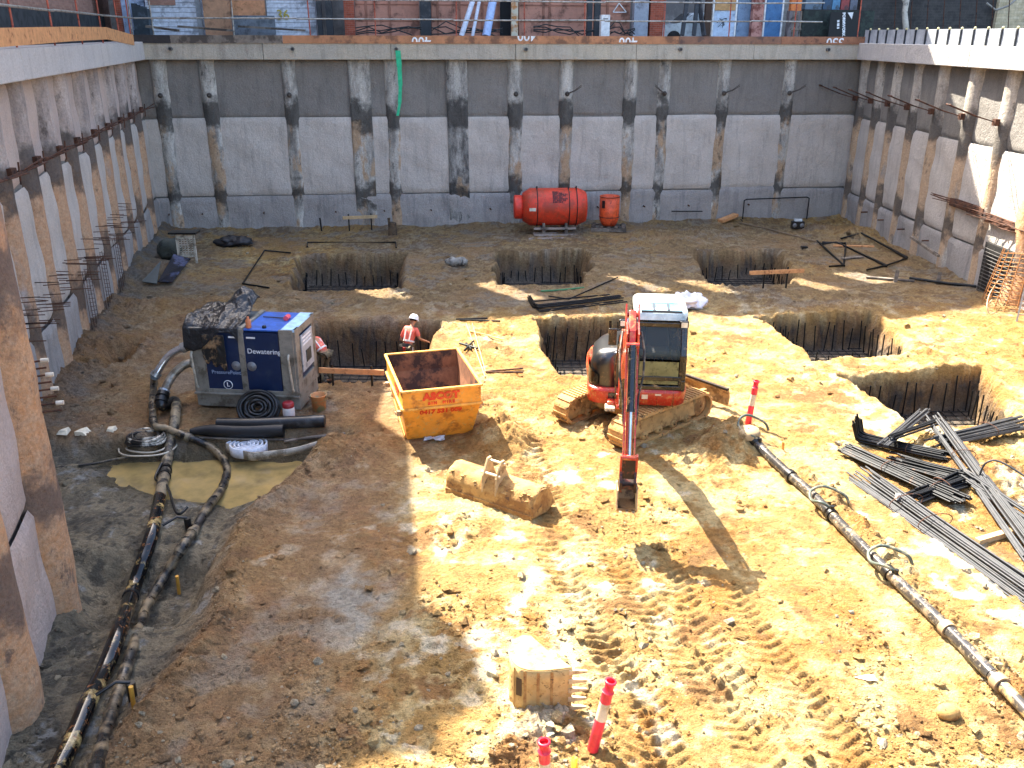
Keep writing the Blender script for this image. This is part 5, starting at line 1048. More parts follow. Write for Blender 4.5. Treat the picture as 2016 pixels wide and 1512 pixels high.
# ================================================================ PUMP SET
PB1 = M('pump_blue', '#0e2346', .45, 0, '#22304a', .3, 2, var=.12); PB2 = M('pump_blue_top', '#2f5fb4', .35, 0, '#2a4a8a', .3, 2); PGR = M('pump_grey', '#8a857a', .6, .2, '#5f584c', .4, 3); PLB = M('pump_light', '#a9cdea', .4)
def pump():
    c = Vector((-6.83, 18.0, .0)); T = thing('pump_set', 'blue and grey canopied dewatering pump set beside the left pit', 'pump set', c, radians(-6))
    W, D, H0 = 2.3, 1.25, 1.83
    def o_(name, mb, mat, par=None, **k): return obj(name, mb, mat, par or T, world=False, **k)
    mb = MB(); mb.box((W/2, D/2, .2), (W, D, .3)); mb.box((W/2, -.03, .37), (W+.04, .08, .05)); mb.box((W/2, D+.03, .37), (W+.04, .08, .05)); o_('base_tank', mb, PGR, bevel=.015)
    mb = MB(); mb.box((W/2, D/2, 1.1), (W-.06, D-.06, 1.42)); o_('canopy', mb, PB1, bevel=.01)
    # panels
    mb = MB(); mb.box((.72, -.0, 1.12), (.8, .05, 1.3)); a = o_('door', mb, PB1, bevel=.008); mb = MB(); mb.box((1.56, -.0, 1.12), (.78, .05, 1.3)); b = o_('door', mb, PB1, bevel=.008)
    mb = MB()
    for x in (.17, 1.14, 2.12): mb.box((x, -.012, 1.1), (.13 if x == 1.14 else .3, .06, 1.5))
    mb.box((W/2, -.005, .42), (W, .06, .12)); mb.box((W-.01, .12, 1.1), (.06, .26, 1.5)); mb.box((W-.01, D-.1, 1.1), (.06, .2, 1.5)); mb.box((W-.01, D/2, .52), (.055, D, .3)); mb.box((W-.01, D/2, 1.76), (.055, D, .16)); mb.box((.01, D/2, 1.1), (.05, D, 1.5)); o_('frame', mb, PGR, bevel=.008)
    for x in (.98, 1.32):
        par = a if x < 1.1 else b; mb = MB(); mb.lathe([(.01, .03), (.035, .03), (.06, .012), (.1, .005), (.105, 0), (.09, -.01)], XM((x, -.03, 1.02), (1, 0, 0), (0, 0, 1)), 20); o_('latch', mb, M('latch_grey', '#7e8084', .4, .4), par)
    for x in (.08, 2.2): mb = MB(); mb.tube([(x, -.05, .5), (x, -.1, .56), (x-.04, -.1, 1.26), (x-.04, -.05, 1.32)], .028, 8); o_('handle', mb, M('handle_pale', '#b8b3a4', .5, .2, '#8a8270', .4))
    for x in (1.05, 1.28): mb = MB(); mb.box((x-.08 if x < 1.1 else x+.08, -.03, 1.66), (.19, .01, .035)); o_('label_strip', mb, WHITEP)
    text('lettering', 'Dewatering', .155, XM((1.62, -.029, 1.36), (1, 0, 0), (0, 0, 1)), M('print_white', '#dfe4ea', .5), b, .001, .001)
    text('lettering', 'PressurePoint', .115, XM((.74, -.029, .86), (1, 0, 0), (0, 0, 1)), M('print_dull', '#8fa0bc', .5), a, .001, .001)
    text('lettering', 'L', .13, XM((.75, -.029, .58), (1, 0, 0), (0, 0, 1)), M('print_white'), a, .001, .003)
    mb = MB(); mb.lathe([(.088, -.002), (.102, -.002), (.102, .004), (.088, .004)], XM((.75, -.03, .58), (1, 0, 0), (0, 0, 1)), 28); o_('ring_mark', mb, M('print_white'), a)
    # roof: blue sheet, light strip, grey channel
    mb = MB(); mb.hexa([(1.22, -.03, 1.815), (2.0, -.03, 1.815), (2.0, D+.02, 1.815), (1.22, D+.02, 1.815), (1.22, -.03, 1.84), (2.0, -.03, 1.84), (2.0, D+.02, 1.84), (1.22, D+.02, 1.84)]); o_('roof_panel', mb, PB2)
    mb = MB(); mb.box((.58, D/2, 1.825), (1.12, D+.05, .03)); o_('roof_panel', mb, M('pump_roof_dark', '#30404e', .3, 0, '#5b6a74', .3))
    mb = MB(); mb.box((2.16, D/2, 1.83), (.3, D+.05, .04)); o_('roof_strip', mb, PLB); mb = MB(); mb.box((1.17, D/2, 1.85), (.1, D+.05, .07)); o_('roof_channel', mb, PGR, bevel=.01)
    mb = MB(); mb.box((.1, .1, 1.84), (.16, .2, .02)); o_('roof_strip', mb, PLB)
    mb = MB(); mb.lathe([(.01, 0), (.05, 0), (.04, .05), (.01, .06)], Matrix.Translation((1.62, .12, 1.84)), 10); o_('filler_cap', mb, BLK)
    # control panel on the right end
    mb = MB(); mb.box((W+.02, .66, 1.22), (.03, .72, .82)); cp = o_('control_panel', mb, M('panel_grey', '#a9aeb2', .4, 0, '#70767a', .3, 3), bevel=.006)
    mb = MB(); mb.box((W+.04, .68, 1.1), (.02, .3, .26)); o_('screen', mb, M('panel_dark', '#26333a', .3), cp); mb = MB()
    for z in (1.56, 1.48, 1.4): mb.box((W+.04, .62, z), (.012, .55, .035))
    o_('label_strip', mb, WHITEP, cp)
    mb = MB(); mb.tube([(W+.02, .2, .35), (W+.02, .2, .1)], .03, 6)
    # hose outlets on the left side
    for y, z in ((.5, 1.25), (.3, .95)): mb = MB(); mb.tube([(.02, y, z), (-.14, y, z-.02)], .11, 14); mb.tube([(-.1, y, z), (-.16, y, z)], .135, 14); o_('outlet', mb, PGR)
    return T, lambda x, y, z: pm(T) @ Vector((x, y, z))
PT_, PP = pump()
# plastic tarp crumpled on the pump
rt = np.random.RandomState(3)
def tarp():
    def fn(u, v):
        x = -.12+1.25*u; y = -.02+1.3*v; a = np.array([u*3.6]); b = np.array([v*3.6]); n = float(fbm(a, b, 1.4, 4, 101, .6, True)[0]); n2 = float(fbm(a, b, 3, 3, 102)[0])
        z = 1.87+.11*(n+.6)+.10*max(0, n2)+.38*np.exp(-(((u-.75)/.3)**2+((v-.95)/.35)**2))
        if v < .2: k = (.2-v)/.2; drop = .42*(.7+.5*sin(u*5.5+.6)+.15*n); z = 1.86+.02*n-k*max(.08, drop); y = -.04-.05*k-.04*n*k; x += .04*n2
        return PP(x, y, z)
    mb = MB(); mb.grid(fn, 60, 60, 0, True); m, t, p = newmat('tarp_black'); 
    t.links.new(mixc(t, ramp(t, noise(t, 2.2, 7, .65), [(.66, 0.), (.76, 1.)]), (.012, .013, .015), (.16, .14, .11)), p.inputs['Base Color']); p.inputs['Roughness'].default_value = .28; bump(t, p, noise(t, 7, 4, .6), .06, .8)
    single('tarpaulin', mb, m, 'crumpled black plastic sheet draped over the left half of the pump set', 'tarpaulin', solid=.006)
    def f2(u, v):
        n = float(fbm(np.array([u*3.]), np.array([v*3.]), 1, 4, 107, .6)[0]); return PP(.3+.5*u+.05*n, -.09-.03*n, 1.22+.5*v*(1 if u < .8 else 1)-.12*abs(sin(u*9))*(v < .3)-.1*u*(1-v)*2)
    mb = MB(); mb.grid(f2, 30, 24)
    single('torn_sheet', mb, M('tarp_mud', '#9a7a56', .7, 0, '#191817', .75, 2.5), 'muddy torn sheet end hanging down the front of the pump set', 'torn sheet', solid=.006)
tarp()
mb = MB(); mb.lathe([(.01, 0), (.055, 0), (.06, .02), (.055, .17), (.025, .2), (.025, .24), (.01, .25)], Matrix.Translation(PP(1.3, .08, 1.845)), 14); single('bottle', mb, M('bottle_orange', '#c9774a', .5), 'orange brown plastic bottle standing on the pump roof', 'bottle')
T = thing('mallet', 'mallet with a pink red head lying on the blue pump roof', 'mallet', PP(1.7, .75, 1.86)); mb = MB(); mb.tube([PP(1.35, .8, 1.87), PP(1.9, .74, 1.875)], .014, 6); obj('handle', mb, M('mallet_handle', '#3c3a44', .6), T); mb = MB(); mb.tube([PP(1.9, .66, 1.89), PP(1.9, .84, 1.89)], .055, 12); obj('head', mb, M('mallet_head', '#e0555f', .5), T)
def coil(name, label, c, r, tube_r, turns, mat, tilt=None, cat='hose coil', lin_=None):
    mb = MB(); Mx = Matrix.Translation(c) @ (tilt or Matrix.Identity(4)); q = random.Random(int(abs(c.x)*100))
    for k in range(turns):
        rr = r*(1-(.45 if turns < 15 else .85)*k/turns)+q.uniform(-.02, .02); pts = [Mx @ Vector((rr*1.15*cos(a)+q.uniform(-.008, .008), rr*sin(a), tube_r+k % 3*tube_r*1.6+.015*sin(a*3+k))) for a in np.linspace(0, 2*pi, 33)]; mb.tube(pts, tube_r, 7, cap=False)
    return single(name, mb, mat, label, cat)
p = GT(512, 822); coil('cable_coil', 'thick black hose coil leaning against the foot of the pump set', p+Vector((0, -.0, .2)), .38, .035, 20, BLK, Matrix.Rotation(radians(55), 4, 'X'))
def jar():
    p = GT(570, 826); T = thing('jar', 'white plastic jar with a dark red lid in front of the pump set', 'jar', p)
    mb = MB(); mb.lathe([(.01, 0), (.12, 0), (.125, .03), (.125, .27), (.1, .3)], Matrix.Translation(p), 18); obj('body', mb, M('jar_white', '#cfc6bf', .5, 0, '#9a8a80', .3, 6), T)
    mb = MB(); mb.lathe([(.118, .29), (.12, .38), (.1, .4), (.005, .4)], Matrix.Translation(p), 18); obj('lid', mb, M('lid_red', '#8e1f28', .4), T)
jar()
def bucket(px, py, label, mat):
    p = GT(px, py); T = thing('pail', label, 'pail', p); mb = MB(); mb.lathe([(.01, .01), (.14, .01), (.17, .36), (.185, .37), (.17, .375), (.155, .36), (.125, .03), (.01, .03)], Matrix.Translation(p), 22); obj('body', mb, mat, T)
    mb = MB(); mb.tube([p+Vector((.18*cos(a), .18*sin(a)*.4-.1, .37-.1*sin(a))) for a in np.linspace(0, pi, 12)], .006, 5); obj('handle', mb, RUST, T)
bucket(629, 808, 'orange brown clay smeared pail at the right end of the pump set', M('pail_orange', '#c98a55', .6, 0, '#8f9470', .5, 4))
# ================================================================ HOSES AND PIPES
HM = M('hose_muddy', '#1e1d1c', .4, 0, '#7d6d54', .5, 3.2, var=.3, dirt2='#4a3f32', rnoise=.2); HMC = M('hose_clay', '#2e2a26', .5, 0, '#85775f', .62, 4, dirt2='#4a4238'); HK = M('hose_black', '#141414', .3, 0, '#b59a68', .12, 4)
STEEL = M('hose_steel', '#a9adb0', .3, .7, '#6d6a60', .3, 4); CHRM = M('elbow_chrome', '#c9cfd8', .12, .9, '#8a8578', .2, 5)
def spline(pts, n=10):
    P = [Vector(p) for p in pts]; out = []
    for i in range(len(P)-1):
        p0, p1, p2, p3 = P[max(i-1, 0)], P[i], P[i+1], P[min(i+2, len(P)-1)]
        for k in range(n):
            t = k/n; out.append(.5*((2*p1)+(-p0+p2)*t+(2*p0-5*p1+4*p2-p3)*t*t+(-p0+3*p1-3*p2+p3)*t**3))
    return out+[P[-1]]
def gpts(pts, r=.1):
    out = []
    for p in pts:
        q = GT(p[0], p[1]); q.z += r+(p[2] if len(p) > 2 else 0); out.append(q)
    return out
def rings(mb, path, r, idx, w=.05, parent=None, mat=None):
    for i in idx:
        if parent is not None: mb = MB()
        d = (path[min(i+1, len(path)-1)]-path[i]).normalized(); mb.tube([path[i]-d*w, path[i]+d*w], r, 14)
        if parent is not None: obj('coupling', mb, mat, parent)
def pth(pts, r, nb=10): return spline(gpts(pts, r), nb)
# hose A: upper steel elbow -> black hose -> crossing and curling right, then down the trench
def hoses():
    a0 = PP(-.12, .5, 1.23); a1 = PP(-.75, .42, 1.0); a2 = PP(-1.0, .2, .62); a3 = GT(308, 770); a3.z += .35
    T = thing('suction_hose', 'muddy black hose with a shiny steel elbow, curling right across the puddle', 'hose', GT(310, 840))
    s = spline([a0, PP(-.4, .5, 1.2), a1, a2], 8); mb = MB(); mb.tube(s[:9], .1, 14); obj('rubber_end', mb, HMC, T); mb = MB(); mb.tube(s[8:], .085, 16); obj('elbow', mb, CHRM, T)
    rings(None, s, .115, (2, 8, 23), .05, T, STEEL)
    g = [(303, 838), (330, 852), (372, 868), (420, 890), (447, 925), (440, 965), (412, 1005), (385, 1050), (362, 1090, .05), (325, 1160, .12), (292, 1215, .1), (262, 1290), (236, 1370), (214, 1440), (190, 1530), (170, 1590)]
    body = [a2, a2+(a3-a2)*.5, a3]+gpts(g[:1], .1)+gpts(g[1:], .085)
    pb = spline(body, 9); n1 = 27
    mb = MB(); mb.tube(pb[:16], .088, 14); obj('hose_top', mb, HK, T); mb = MB(); mb.tube(pb[15:], [.08+.006*sin(i*1.7) for i in range(len(pb)-15)], 14); obj('hose', mb, HM, T)
    rings(None, pb, .1, (2, 45, 92, 100), .05, T, HMC)
    T = thing('suction_hose', 'thick muddy black hose running straight from the steel bend to the front left corner', 'hose', GT(340, 850))
    b0 = PP(-.12, .3, .93); s = spline([b0, PP(-.3, .22, .9), PP(-.52, .05, .7), PP(-.62, -.25, .42)], 8); mb = MB(); mb.tube(s, .092, 16); obj('elbow', mb, M('bend_grey', '#8f897d', .35, .5, '#6a6256', .5, 4), T)
    rings(None, s, .125, (1, 23), .04, T, STEEL); e = s[-1]
    g = [(346, 800), (346, 835), (337, 880), (328, 930), (318, 985), (305, 1050), (286, 1110), (262, 1180), (240, 1250), (210, 1330), (176, 1400), (152, 1460), (118, 1530), (90, 1590)]
    pb = spline([e, e+Vector((.02, -.25, -.2))]+gpts(g, .12), 9)
    mb = MB(); mb.tube(pb[:22], .11, 16); obj('hose_top', mb, HK, T); mb = MB(); mb.tube(pb[21:56], [.105+.008*sin(i*2.1) for i in range(35)], 16); obj('hose', mb, HMC, T)
    mb = MB(); mb.tube(pb[55:], .115, 16); obj('hose_lower', mb, M('pipe_black_gloss', '#0d0e10', .14, 0, '#c2a66c', .22, 2.4, dirt2='#8c5a34'), T)
    rings(None, pb, .14, (2, 5), .05, T, BLK); rings(None, pb, .13, (46, 48, 82), .05, T, BLK)
    mb = MB(); mb.tube(spline([pb[46]+Vector((-.05, 0, .15)), pb[49]+Vector((-.16, 0, .0)), pb[52]+Vector((.1, 0, .05)), GT(350, 1022)+Vector((0, 0, .12)), GT(372, 1018)+Vector((0, 0, .2))], 8), .025, 8); obj('side_hose', mb, BLK, T)
hoses()
for px, py, h, l in ((352, 1165, .3, 'short yellow stake in the dark hollow beside the hoses'), (263, 1390, .3, 'short yellow stake beside the lower end of the hoses')):
    mb = MB(); p = GT(px, py); mb.tube([p-Vector((0, 0, .1)), p+Vector((.01, 0, h))], .03, 8); single('stake', mb, M('stake_yellow', '#c9963a', .6), l, 'stake')
for px, py, l in ((372, 1045, 'black pump spear standing beside the curling hose'), (262, 1375, 'black pump spear behind the lower yellow stake')):
    mb = MB(); p = GT(px, py); mb.tube([p-Vector((0, 0, .2)), p+Vector((0, 0, .25))], .06, 10); mb.tube([p+Vector((0, 0, .25)), p+Vector((-.15, -.05, .3)), p+Vector((-.35, -.2, .22))], .025, 7); single('well_point', mb, BLK, l, 'pipe fitting')
mb = MB(); mb.tube(pth([(110, 922), (180, 915), (250, 902), (300, 900)], .02), .022, 6); single('thin_pipe', mb, HMC, 'thin muddy pipe lying in the shallow water left of the hoses', 'pipe')
coil('hose_coil', 'flat coil of black and cream hose left of the crossing hoses', GT(288, 868), .34, .03, 7, M('coil_mix', '#1d1c1b', .4, 0, '#cfc6b4', .35, 3)); coil('hose_loop', 'thin cream hose loop lying round the small black coil', GT(292, 880), .5, .018, 2, M('loop_cream', '#b5ab98', .5), cat='hose')
mb = MB(); p = pth([(375, 858), (410, 856), (470, 858), (560, 856)], .1); mb.tube(p, [.05+.09*min(1, i/14) for i in range(len(p))], 12); single('filter_sock', mb, M('sock_black', '#15161a', .5), 'black tapering filter sock lying left of the flat hose roll', 'filter sock')
mb = MB(); p = pth([(430, 846), (500, 846), (570, 843), (640, 840)], .13); mb.tube(p, .13, 18); mb.tube([p[-1]-Vector((.005, 0, 0)), p[-1]+Vector((.01, 0, 0))], .1, 16); single('black_pipe', mb, M('pipe_black', '#131519', .35, 0, '#3a3c40', .3, 2), 'wide black plastic pipe lying in front of the pump set', 'pipe')
for pts, l in (([(385, 864), (520, 868), (600, 866), (680, 856)], 'long muddy pole lying in front of the wide black pipe'), ([(560, 872), (620, 862), (670, 858)], 'short dark pole crossing the long muddy pole')):
    mb = MB(); mb.tube(pth(pts, .03), .025, 7); single('pole', mb, TIMB2, l, 'pole', 'poles lying before the pump set')
def layflat():
    c = GT(487, 893); T = thing('layflat_hose', 'white flat hose rolled up in a spiral with its tail lying out', 'hose roll', c); mt = M('layflat', '#d3d6de', .6, 0, '#a9a39a', .2, 5); mb = MB(); h = .2
    def sp(u, v): a = u*2*pi*4.5; r = .04+.30*u; r += .02*sin(a*3+1); return c+Vector((r*1.25*cos(a), r*sin(a), .03+h*v+.02*sin(a*2)))
    mb.grid(sp, 150, 3); obj('roll', mb, mt, T, solid=.028)
    e = sp(1, 0); pts = [e, c+Vector((.15, -.36, .03)), c+Vector((.55, -.32, .05)), c+Vector((1.0, -.18, .08)), c+Vector((1.35, .02, .12)), c+Vector((1.65, .28, .14))]; ps = spline(pts, 8)
    mb = MB(); mb.grid(lambda u, v: ps[min(int(u*(len(ps)-1)+.5), len(ps)-1)]+Vector((0, 0, h*v*(1-.5*u))), len(ps), 2); obj('tail', mb, M('layflat_dirty', '#b5ac9c', .7, 0, '#7d7260', .5, 4), T, solid=.03)
layflat()
# dewatering header pipe on the right
def header():
    pts = [(1478, 868), (1500, 895), (1545, 938), (1595, 982), (1645, 1035), (1700, 1092), (1760, 1152), (1825, 1215), (1885, 1275), (1945, 1338), (1990, 1385), (2050, 1450)]
    T = thing('header_pipe', 'long grey dewatering pipe with looped hoses running along the sunlit right side', 'pipe', GT(1700, 1092)); mt = M('header_grey', '#3a3836', .2, .2, '#857660', .3, 4, dirt2='#a89c84')
    p = pth(pts, .11); mb = MB(); mb.tube(p[:92], .088, 16); obj('pipe', mb, mt, T); mb = MB(); mb.tube(p[91:], .078, 16); obj('pipe_end', mb, M('header_dark', '#4a4540', .3, .2, '#c9ae78', .45, 4), T)
    for i in (4, 22, 38, 58, 76, 94):
        mb = MB(); d = (p[i+1]-p[i]).normalized(); mb.tube([p[i]-d*.06, p[i]+d*.06], .11, 16); obj('coupling', mb, BLK if i < 70 else M('coupling_clay', '#9a8060', .6), T)
    for i, (w_, l_) in ((8, (.5, 1)), (38, (.55, 1)), (60, (.5, 1))):
        d = (p[i+1]-p[i]).normalized(); s = Vector((d.y, -d.x, 0)).normalized(); s = -s if s.x > 0 else s; q = p[i]; e = -s
        lp = [q-d*.05+Vector((0, 0, .1)), q+s*.14-d*.12+Vector((0, 0, .17)), q+s*.2-d*.35+Vector((0, 0, .1)), q+s*.1-d*.58+Vector((0, 0, .14)), q+e*.14-d*.6+Vector((0, 0, .2)), q+e*.42-d*.42+Vector((0, 0, .12)), q+e*.5-d*.35+Vector((0, 0, -.02))]
        mb = MB(); mb.tube(spline([v for v in lp], 7), .026, 8); obj('loop_hose', mb, M('loop_green', '#4e564c', .4, 0, '#9c9070', .4, 6), T); mb = MB(); mb.tube([q+Vector((0, 0, .06)), q+Vector((0, 0, .16))], .035, 8); obj('nipple', mb, BLK, T)
    mb = MB(); c = p[1]; mb.lathe([(.02, .1), (.2, .1), (.24, .02), (.22, -.06)], Matrix.Translation(c+Vector((-.05, .1, .02))), 18); obj('end_cap', mb, M('clay_cap', '#a8906c', .9, 0, '#6a5638', .4), T)
header()
mb = MB(); p = GT(1542, 888); mb.tube([p-Vector((0, 0, .1)), p+Vector((-.02, 0, .2))], .025, 8); mb2 = mb; single('stake', mb, M('stake_orange', '#d08a3c', .6), 'short orange brown stake beside the top of the header pipe', 'stake')
# ================================================================ BOLLARD POSTS
PK = M('post_pink_red', '#f03a4a', .35, 0, '#d8604a', .15, 4); TAPE = M('reflective_tape', '#d9c6a6', .5, 0, '#b59a70', .3, 4)
def tpost(base, top, label, r=.062):
    T = thing('t_top_bollard', label, 'bollard', base); d = (top-base); L = d.length; u = d/L; A = lambda k: base+u*(L*k)
    mb = MB(); mb.tube([A(0), A(.02), A(.47)], [r*.8, r*1.05, r*1.0], 18); mb.tube([A(.72), A(.86), A(.87)], [r, r, r*1.1], 18); obj('tube', mb, PK, T)
    mb = MB(); mb.tube([A(.47), A(.72)], r*.99, 18, cap=False); obj('tape', mb, TAPE, T)
    mb = MB(); mb.tube([A(.87), A(.885), A(.97), A(1.0)], [r*1.12, r*.82, r*.82, r*1.1], 18, cap=False); mb.tube([A(.96), A(.965)], r*.7, 14); mb.tube([A(.995), A(1.02), A(1.02)], [r*1.1, r*1.1, r*.75], 18, cap=False); obj('top_ring', mb, M('post_red_deep', '#e0263a', .35), T)
    return T
b = GT(1472, 838); tpost(b, b+Vector((.08, 0, .98)), 'red and white tube bollard standing at the head of the grey pipe')
b = GT(1166, 1482); b.z += .03; tpost(b, b+Vector((.17, .04, .92)), 'leaning red and white bollard, the tallest in the foreground')
b = GT(1075, 1590); b.z += .0; tpost(b, G(1071, 1462, .86), 'red and white bollard cut off by the bottom edge of the photo')
mb = MB(); p = GT(1133, 1560); q = G(1131, 1492, .36); mb.tube([p, q], .03, 12, cap=False); mb.tube([q-Vector((0, 0, .03)), q-Vector((0, 0, .025))], .025, 10); single('stake', mb, M('stake_bright', '#f0a81c', .5), 'hollow yellow stake at the bottom edge between two bollards', 'stake', solid=.004)
# ================================================================ LOOSE DIGGER BUCKETS
CAKE = M('bucket_clay', '#b0894f', .85, 0, '#8a6234', .5, 2.5, var=.2, dirt2='#5e4630', bmp=.025, bscale=9); CAKE2 = M('bucket_pale_clay', '#bd9c62', .85, 0, '#a8844a', .4, 3, dirt2='#7c6038', bmp=.015, bscale=12)
def bucket_profile(s=1.0):   # side outline of a digger bucket: (depth, height)
    return [(0, 0), (.16, -.02), (.36, .04), (.5, .18), (.54, .36), (.47, .52), (.3, .58), (.12, .56)]
def mud_bucket():
    a, b = GT(893, 972), GT(1035, 1022); d = (b-a).normalized(); d.z = 0; d.normalize(); up = Vector((0, 0, 1)); back = Vector((-d.y, d.x, 0)); c = (a+b)/2; c.z = max(hz(c.x, c.y), 0)+.02
    T = thing('ditching_bucket', 'wide clay caked digger bucket lying face down in the sun', 'digger bucket', c); L = (b-a).length+.28
    pr = [(-.02, .03), (-.0, .26), (.08, .4), (.24, .46), (.44, .42), (.58, .24), (.66, .03)]
    def o2(s, y, z): return c+d*s+back*y+up*z
    mb = MB(); mb.grid(lambda u, v: o2((u-.5)*L+.02*sin(v*20), *(lambda k: (pr[int(k)][0]*(1-k%1)+pr[min(int(k)+1, 6)][0]*(k%1), pr[int(k)][1]*(1-k%1)+pr[min(int(k)+1, 6)][1]*(k%1)))(v*5.999)), 30, 24); obj('shell', mb, CAKE, T, solid=.03)
    for s in (-L/2, L/2):
        mb = MB(); mb.prism([(p[0], p[1]) for p in pr]+[(.4, -.04)], -.018, .018, XM(o2(s, 0, 0), back, up)); obj('side_plate', mb, CAKE, T, fix=True, bevel=.01)
    mb = MB(); mb.bar(o2(-L/2, -.03, .03), o2(L/2, -.03, .03), .05, .1); obj('cutting_edge', mb, CAKE, T)
    for s in (-.13, .15):
        mb = MB(); mb.prism([(-.02, .2), (.0, .52), (.16, .8), (.25, .8), (.3, .6), (.38, .44), (.2, .3)], -.02, .02, XM(o2(s, 0, 0), back, up)); obj('hanger_ear', mb, M('hanger_clay', '#b59a70', .8, 0, '#7a6444', .4, 4), T, fix=True, bevel=.008)
    for y, z in ((.06, .56), (.21, .74)): mb = MB(); mb.tube([o2(-.18, y, z), o2(.2, y, z)], .024, 12); obj('hanger_pin', mb, M('pin_pale', '#d9c9a6', .4, .3), T)
    mb = MB(); q = random.Random(2)
    for i in range(60):
        s = q.uniform(-L/2+.05, L/2-.05); s = s if not -.2 < s < .22 else s+.5; k = q.uniform(1.2, 4.2); y = np.interp(k, range(7), [p[0] for p in pr]); z = np.interp(k, range(7), [p[1] for p in pr]); mb.ball(o2(max(-L/2+.05, min(L/2-.05, s)), y, z), q.uniform(.015, .04), 4, sc=(1.6, 1.3, .4))
    obj('clay_lump', mb, CAKE, T)['kind'] = 'stuff'
mud_bucket()
def tooth_bucket():
    f0, f1 = GT(1012, 1398), GT(1112, 1394); c = f0.copy(); c.z = 0.02+min(hz(f0.x, f0.y), .05); X = Vector((1, .02, 0)).normalized(); Yv = Vector((-.02, 1, 0)).normalized(); up = Vector((0, 0, 1)); H = .62
    T = thing('toothed_bucket', 'sunlit toothed digger bucket standing on its side near the foreground bollards', 'digger bucket', c)
    # outline in plan: curved shell from the teeth lip round the back to the rear lip
    sh = [(.68, .0), (.5, -.03), (.3, -.05), (.14, -.03), (.02, .05), (-.04, .2), (-.03, .38), (.03, .55)]
    def P3(x, y, z): return c+X*x+Yv*y+up*z
    def fn(u, v):
        k = u*(len(sh)-1.0001); i = int(k); f = k-i; a, b = sh[i], sh[min(i+1, len(sh)-1)]; p0, p3 = sh[max(i-1, 0)], sh[min(i+2, len(sh)-1)]
        x = .5*(2*a[0]+(-p0[0]+b[0])*f+(2*p0[0]-5*a[0]+4*b[0]-p3[0])*f*f+(-p0[0]+3*a[0]-3*b[0]+p3[0])*f**3); y = .5*(2*a[1]+(-p0[1]+b[1])*f+(2*p0[1]-5*a[1]+4*b[1]-p3[1])*f*f+(-p0[1]+3*a[1]-3*b[1]+p3[1])*f**3)
        return P3(x, y, v*H)
    mb = MB(); mb.grid(fn, 44, 6); obj('shell', mb, CAKE2, T, solid=.022)
    pl = [(fn(i/43, 0)-c) for i in range(44)]; poly = [(p.dot(X), p.dot(Yv)) for p in pl]+[(.12, .62), (.22, .6), (.4, .33)]
    for z in (.0, H): mb = MB(); mb.prism(poly, -.014, .014, XM(P3(0, 0, z), X, Yv)); obj('side_plate', mb, CAKE2, T, fix=True, bevel=.006)
    mb = MB()
    for k in (8, 13, 19, 25): a = fn(k/43, .02)-Yv*.012; b = fn(k/43, .98)-Yv*.012; mb.bar(a, b, .035, .012, up=Yv)
    obj('wear_strip', mb, CAKE, T)
    mb = MB(); mb.box(P3(.06, -.0, .36), (.07, .03, .24), -.5); obj('hanger_slot', mb, M('slot_dark', '#4c3a26', .8), T)
    for i in range(5):
        z = .05+i*(H-.1)/4; mb = MB(); mb.hexa([P3(.64, -.03, z-.035), P3(.64, .03, z-.035), P3(.64, .03, z+.035), P3(.64, -.03, z+.035), P3(.86, -.012, z-.015), P3(.86, .014, z-.015), P3(.86, .014, z+.015), P3(.86, -.012, z+.015)]); obj('tooth', mb, M('tooth_pale', '#c9b48a', .5, .2, '#8f7448', .3, 5), T, fix=True, bevel=.006)
tooth_bucket()
